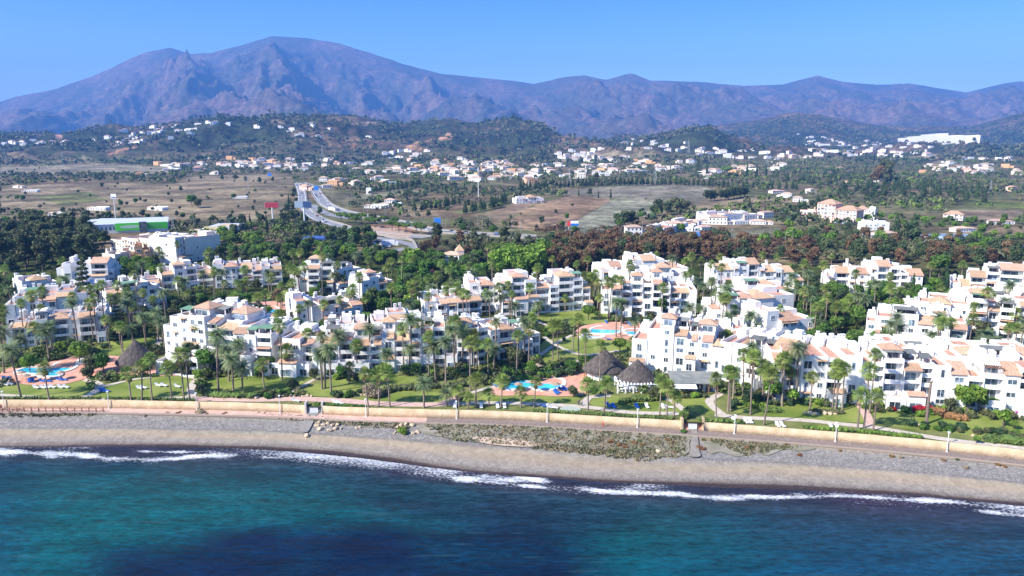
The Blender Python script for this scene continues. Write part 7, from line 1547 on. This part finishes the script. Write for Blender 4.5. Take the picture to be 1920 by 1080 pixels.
for i in range(3):
    pp = LUSH[i::3]; lumps(pp[:, :2], pp[:, 2]-.2, 1.9, 'garden_shrubbery', [W_dark, W_gr, W_ol][i], ['dark green low planting between the white blocks','fresh green low planting between the white blocks','olive green low planting between the white blocks'][i], 60, 810+i)
# ------------------------------------------------------------------ people
M_skin = mat('skin', (0.5,0.3,0.2), .7); M_hair = mat('dark_hair', (.04,.03,.02), .9)
def skin_obj(name, V, E, Rr, m, parent):
    me = bpy.data.meshes.new(name); me.from_pydata(V, E, []); me.materials.append(m); o = link(name, me, parent); sk = o.modifiers.new('skin', 'SKIN'); me.update()
    for i, r_ in enumerate(Rr): me.skin_vertices[0].data[i].radius = (r_, r_*.85)
    me.skin_vertices[0].data[0].use_root = True; sd_ = o.modifiers.new('sub', 'SUBSURF'); sd_.levels = 1; sd_.render_levels = 2; return o
def person(x, y, z, rz, top, bottom, label):
    V = [(0,0,.95),(0,0,1.2),(0,.0,1.42),(0,0,1.52),(0,.02,1.66),(0,0,1.75),(.1,0,.9),(.12,.12,.5),(.12,.0,.08),(.12,.14,.03),(-.1,0,.9),(-.12,-.1,.5),(-.12,-.28,.1),(-.12,-.16,.03),(.19,0,1.4),(.27,-.06,1.12),(.27,.08,.88),(.27,.12,.79),(-.19,0,1.4),(-.27,.05,1.12),(-.27,.2,.9),(-.27,.26,.82)]
    E = [(0,1),(1,2),(2,3),(3,4),(4,5),(0,6),(6,7),(7,8),(8,9),(0,10),(10,11),(11,12),(12,13),(2,14),(14,15),(15,16),(16,17),(2,18),(18,19),(19,20),(20,21)]
    Rr = [.13,.12,.12,.05,.095,.07,.09,.06,.04,.035,.09,.06,.04,.035,.055,.042,.033,.03,.055,.042,.033,.03]
    r_ = empty('person', (x, y, z), rz); skin_obj('body', V, E, Rr, M_skin, r_)
    skin_obj('shirt', [V[0],V[1],V[2],V[14],V[15],V[18],V[19]], [(0,1),(1,2),(2,3),(3,4),(2,5),(5,6)], [.16,.15,.145,.075,.058,.075,.058], top, r_)
    skin_obj('trousers', [V[0],V[6],V[7],V[8],V[10],V[11],V[12]], [(0,1),(1,2),(2,3),(0,4),(4,5),(5,6)], [.155,.11,.08,.06,.11,.08,.06], bottom, r_)
    skin_obj('hair', [(0,-.02,1.7),(0,-.02,1.78)], [(0,1)], [.1,.085], M_hair, r_); tag(r_, label, 'person', 'people out walking')
M_cr = mat('red_cloth', (.5,.05,.05), .9); M_cn = mat('navy_cloth', (.03,.04,.1), .9); M_cw = mat('pale_cloth', (.6,.6,.62), .9); M_cb = mat('bluish_cloth', (.1,.2,.4), .9)
def on_prom(px): x = at_z(px, 790, 3)[0]; return x
x = at_z(1129, 796, 3)[0]; person(x, float(Wy(x))-1.4, 3.03, -1.2, M_cr, M_cr, 'person in red walking alone on the promenade below the tan wall')
for px, lb, t in [(1, 'person in dark clothes on the promenade at the far left edge', M_cn), (4.5, 'second person in brown beside the fence at the far left edge', M_cr)]:
    x = at_z(px, 768, 3)[0]; person(x, float(Wy(x))-1.6, 3.03, .5, t, M_cn, lb)
for px, py, lb, t in [(1085,761,'person in navy standing on the garden path left of the restaurant lawn', M_cn), (1091,762,'person in pale shirt beside the one in navy on the garden path', M_cw), (1139,763,'person in white and blue beside the blue lounger on the lawn', M_cb)]:
    q = P(px, py); person(q[0], q[1], q[2]+.14, .4, t, M_cn, lb)
# ------------------------------------------------------------------ words for the many: what they are, where they stand, which from the left
ORD = 'first second third fourth fifth sixth seventh eighth ninth tenth eleventh twelfth thirteenth fourteenth fifteenth sixteenth seventeenth eighteenth nineteenth twentieth'.split()
def ordw(i): return ORD[i] if i < 20 else (['twenty-','thirty-','forty-'][(i-19)//10]+ORD[(i-19) % 10-1+0] if (i-19) % 10 else ['','thirtieth','fortieth'][(i-19)//10])
def zone(px, py):
    rows = [(0,262,'high on the far hills'),(262,285,'on the far hillsides'),(285,312,'at the foot of the hills'),(312,345,'across the far plain'),(345,385,'across the dry plain'),(385,430,'beyond the tree belt'),(430,478,'in the belt behind the resort'),(478,512,'along the back of the resort'),(512,550,'in the rear gardens'),(550,600,'behind the middle blocks'),(600,660,'among the middle blocks'),(660,712,'before the white blocks'),(712,745,'on the upper front lawns'),(745,772,'near the tan wall'),(772,790,'just by the promenade'),(790,2000,'on the lower beach edge')]
    c = max(0, min(9, int(px//192))); cols = ['far left edge','left side','left of centre','left centre','near centre left','near centre right','right centre','right of centre','right side','far right edge']
    for a, b, t in rows:
        if a <= py < b: return t, cols[c]
    return 'nearby', cols[c]
from collections import defaultdict
groups = defaultdict(list)
for o, phrase, px, py, cat, grp in THINGS:
    r_, c_ = zone(px, py); groups[(phrase, r_, c_)].append((px, py, o, cat, grp))
def short(s, n): return ' '.join(s.split()[:n])
for (phrase, r_, c_), L in groups.items():
    L.sort(key=lambda t: (t[0], t[1])); n = len(L)
    for i, (px, py, o, cat, grp) in enumerate(L):
        if n == 1: lab = 'the only one of the %s %s, %s' % (phrase, r_, c_)
        else: lab = '%s from left of the %s %s, %s' % (ordw(i) if i else 'first', phrase, r_, c_)
        w_ = lab.split()
        if len(w_) > 16: lab = lab.replace('the only one of the ', 'lone one of ').replace(' from left of the ', ' from left, ')
        tag(o, ' '.join(lab.split()[:16]), cat, grp)
haze()
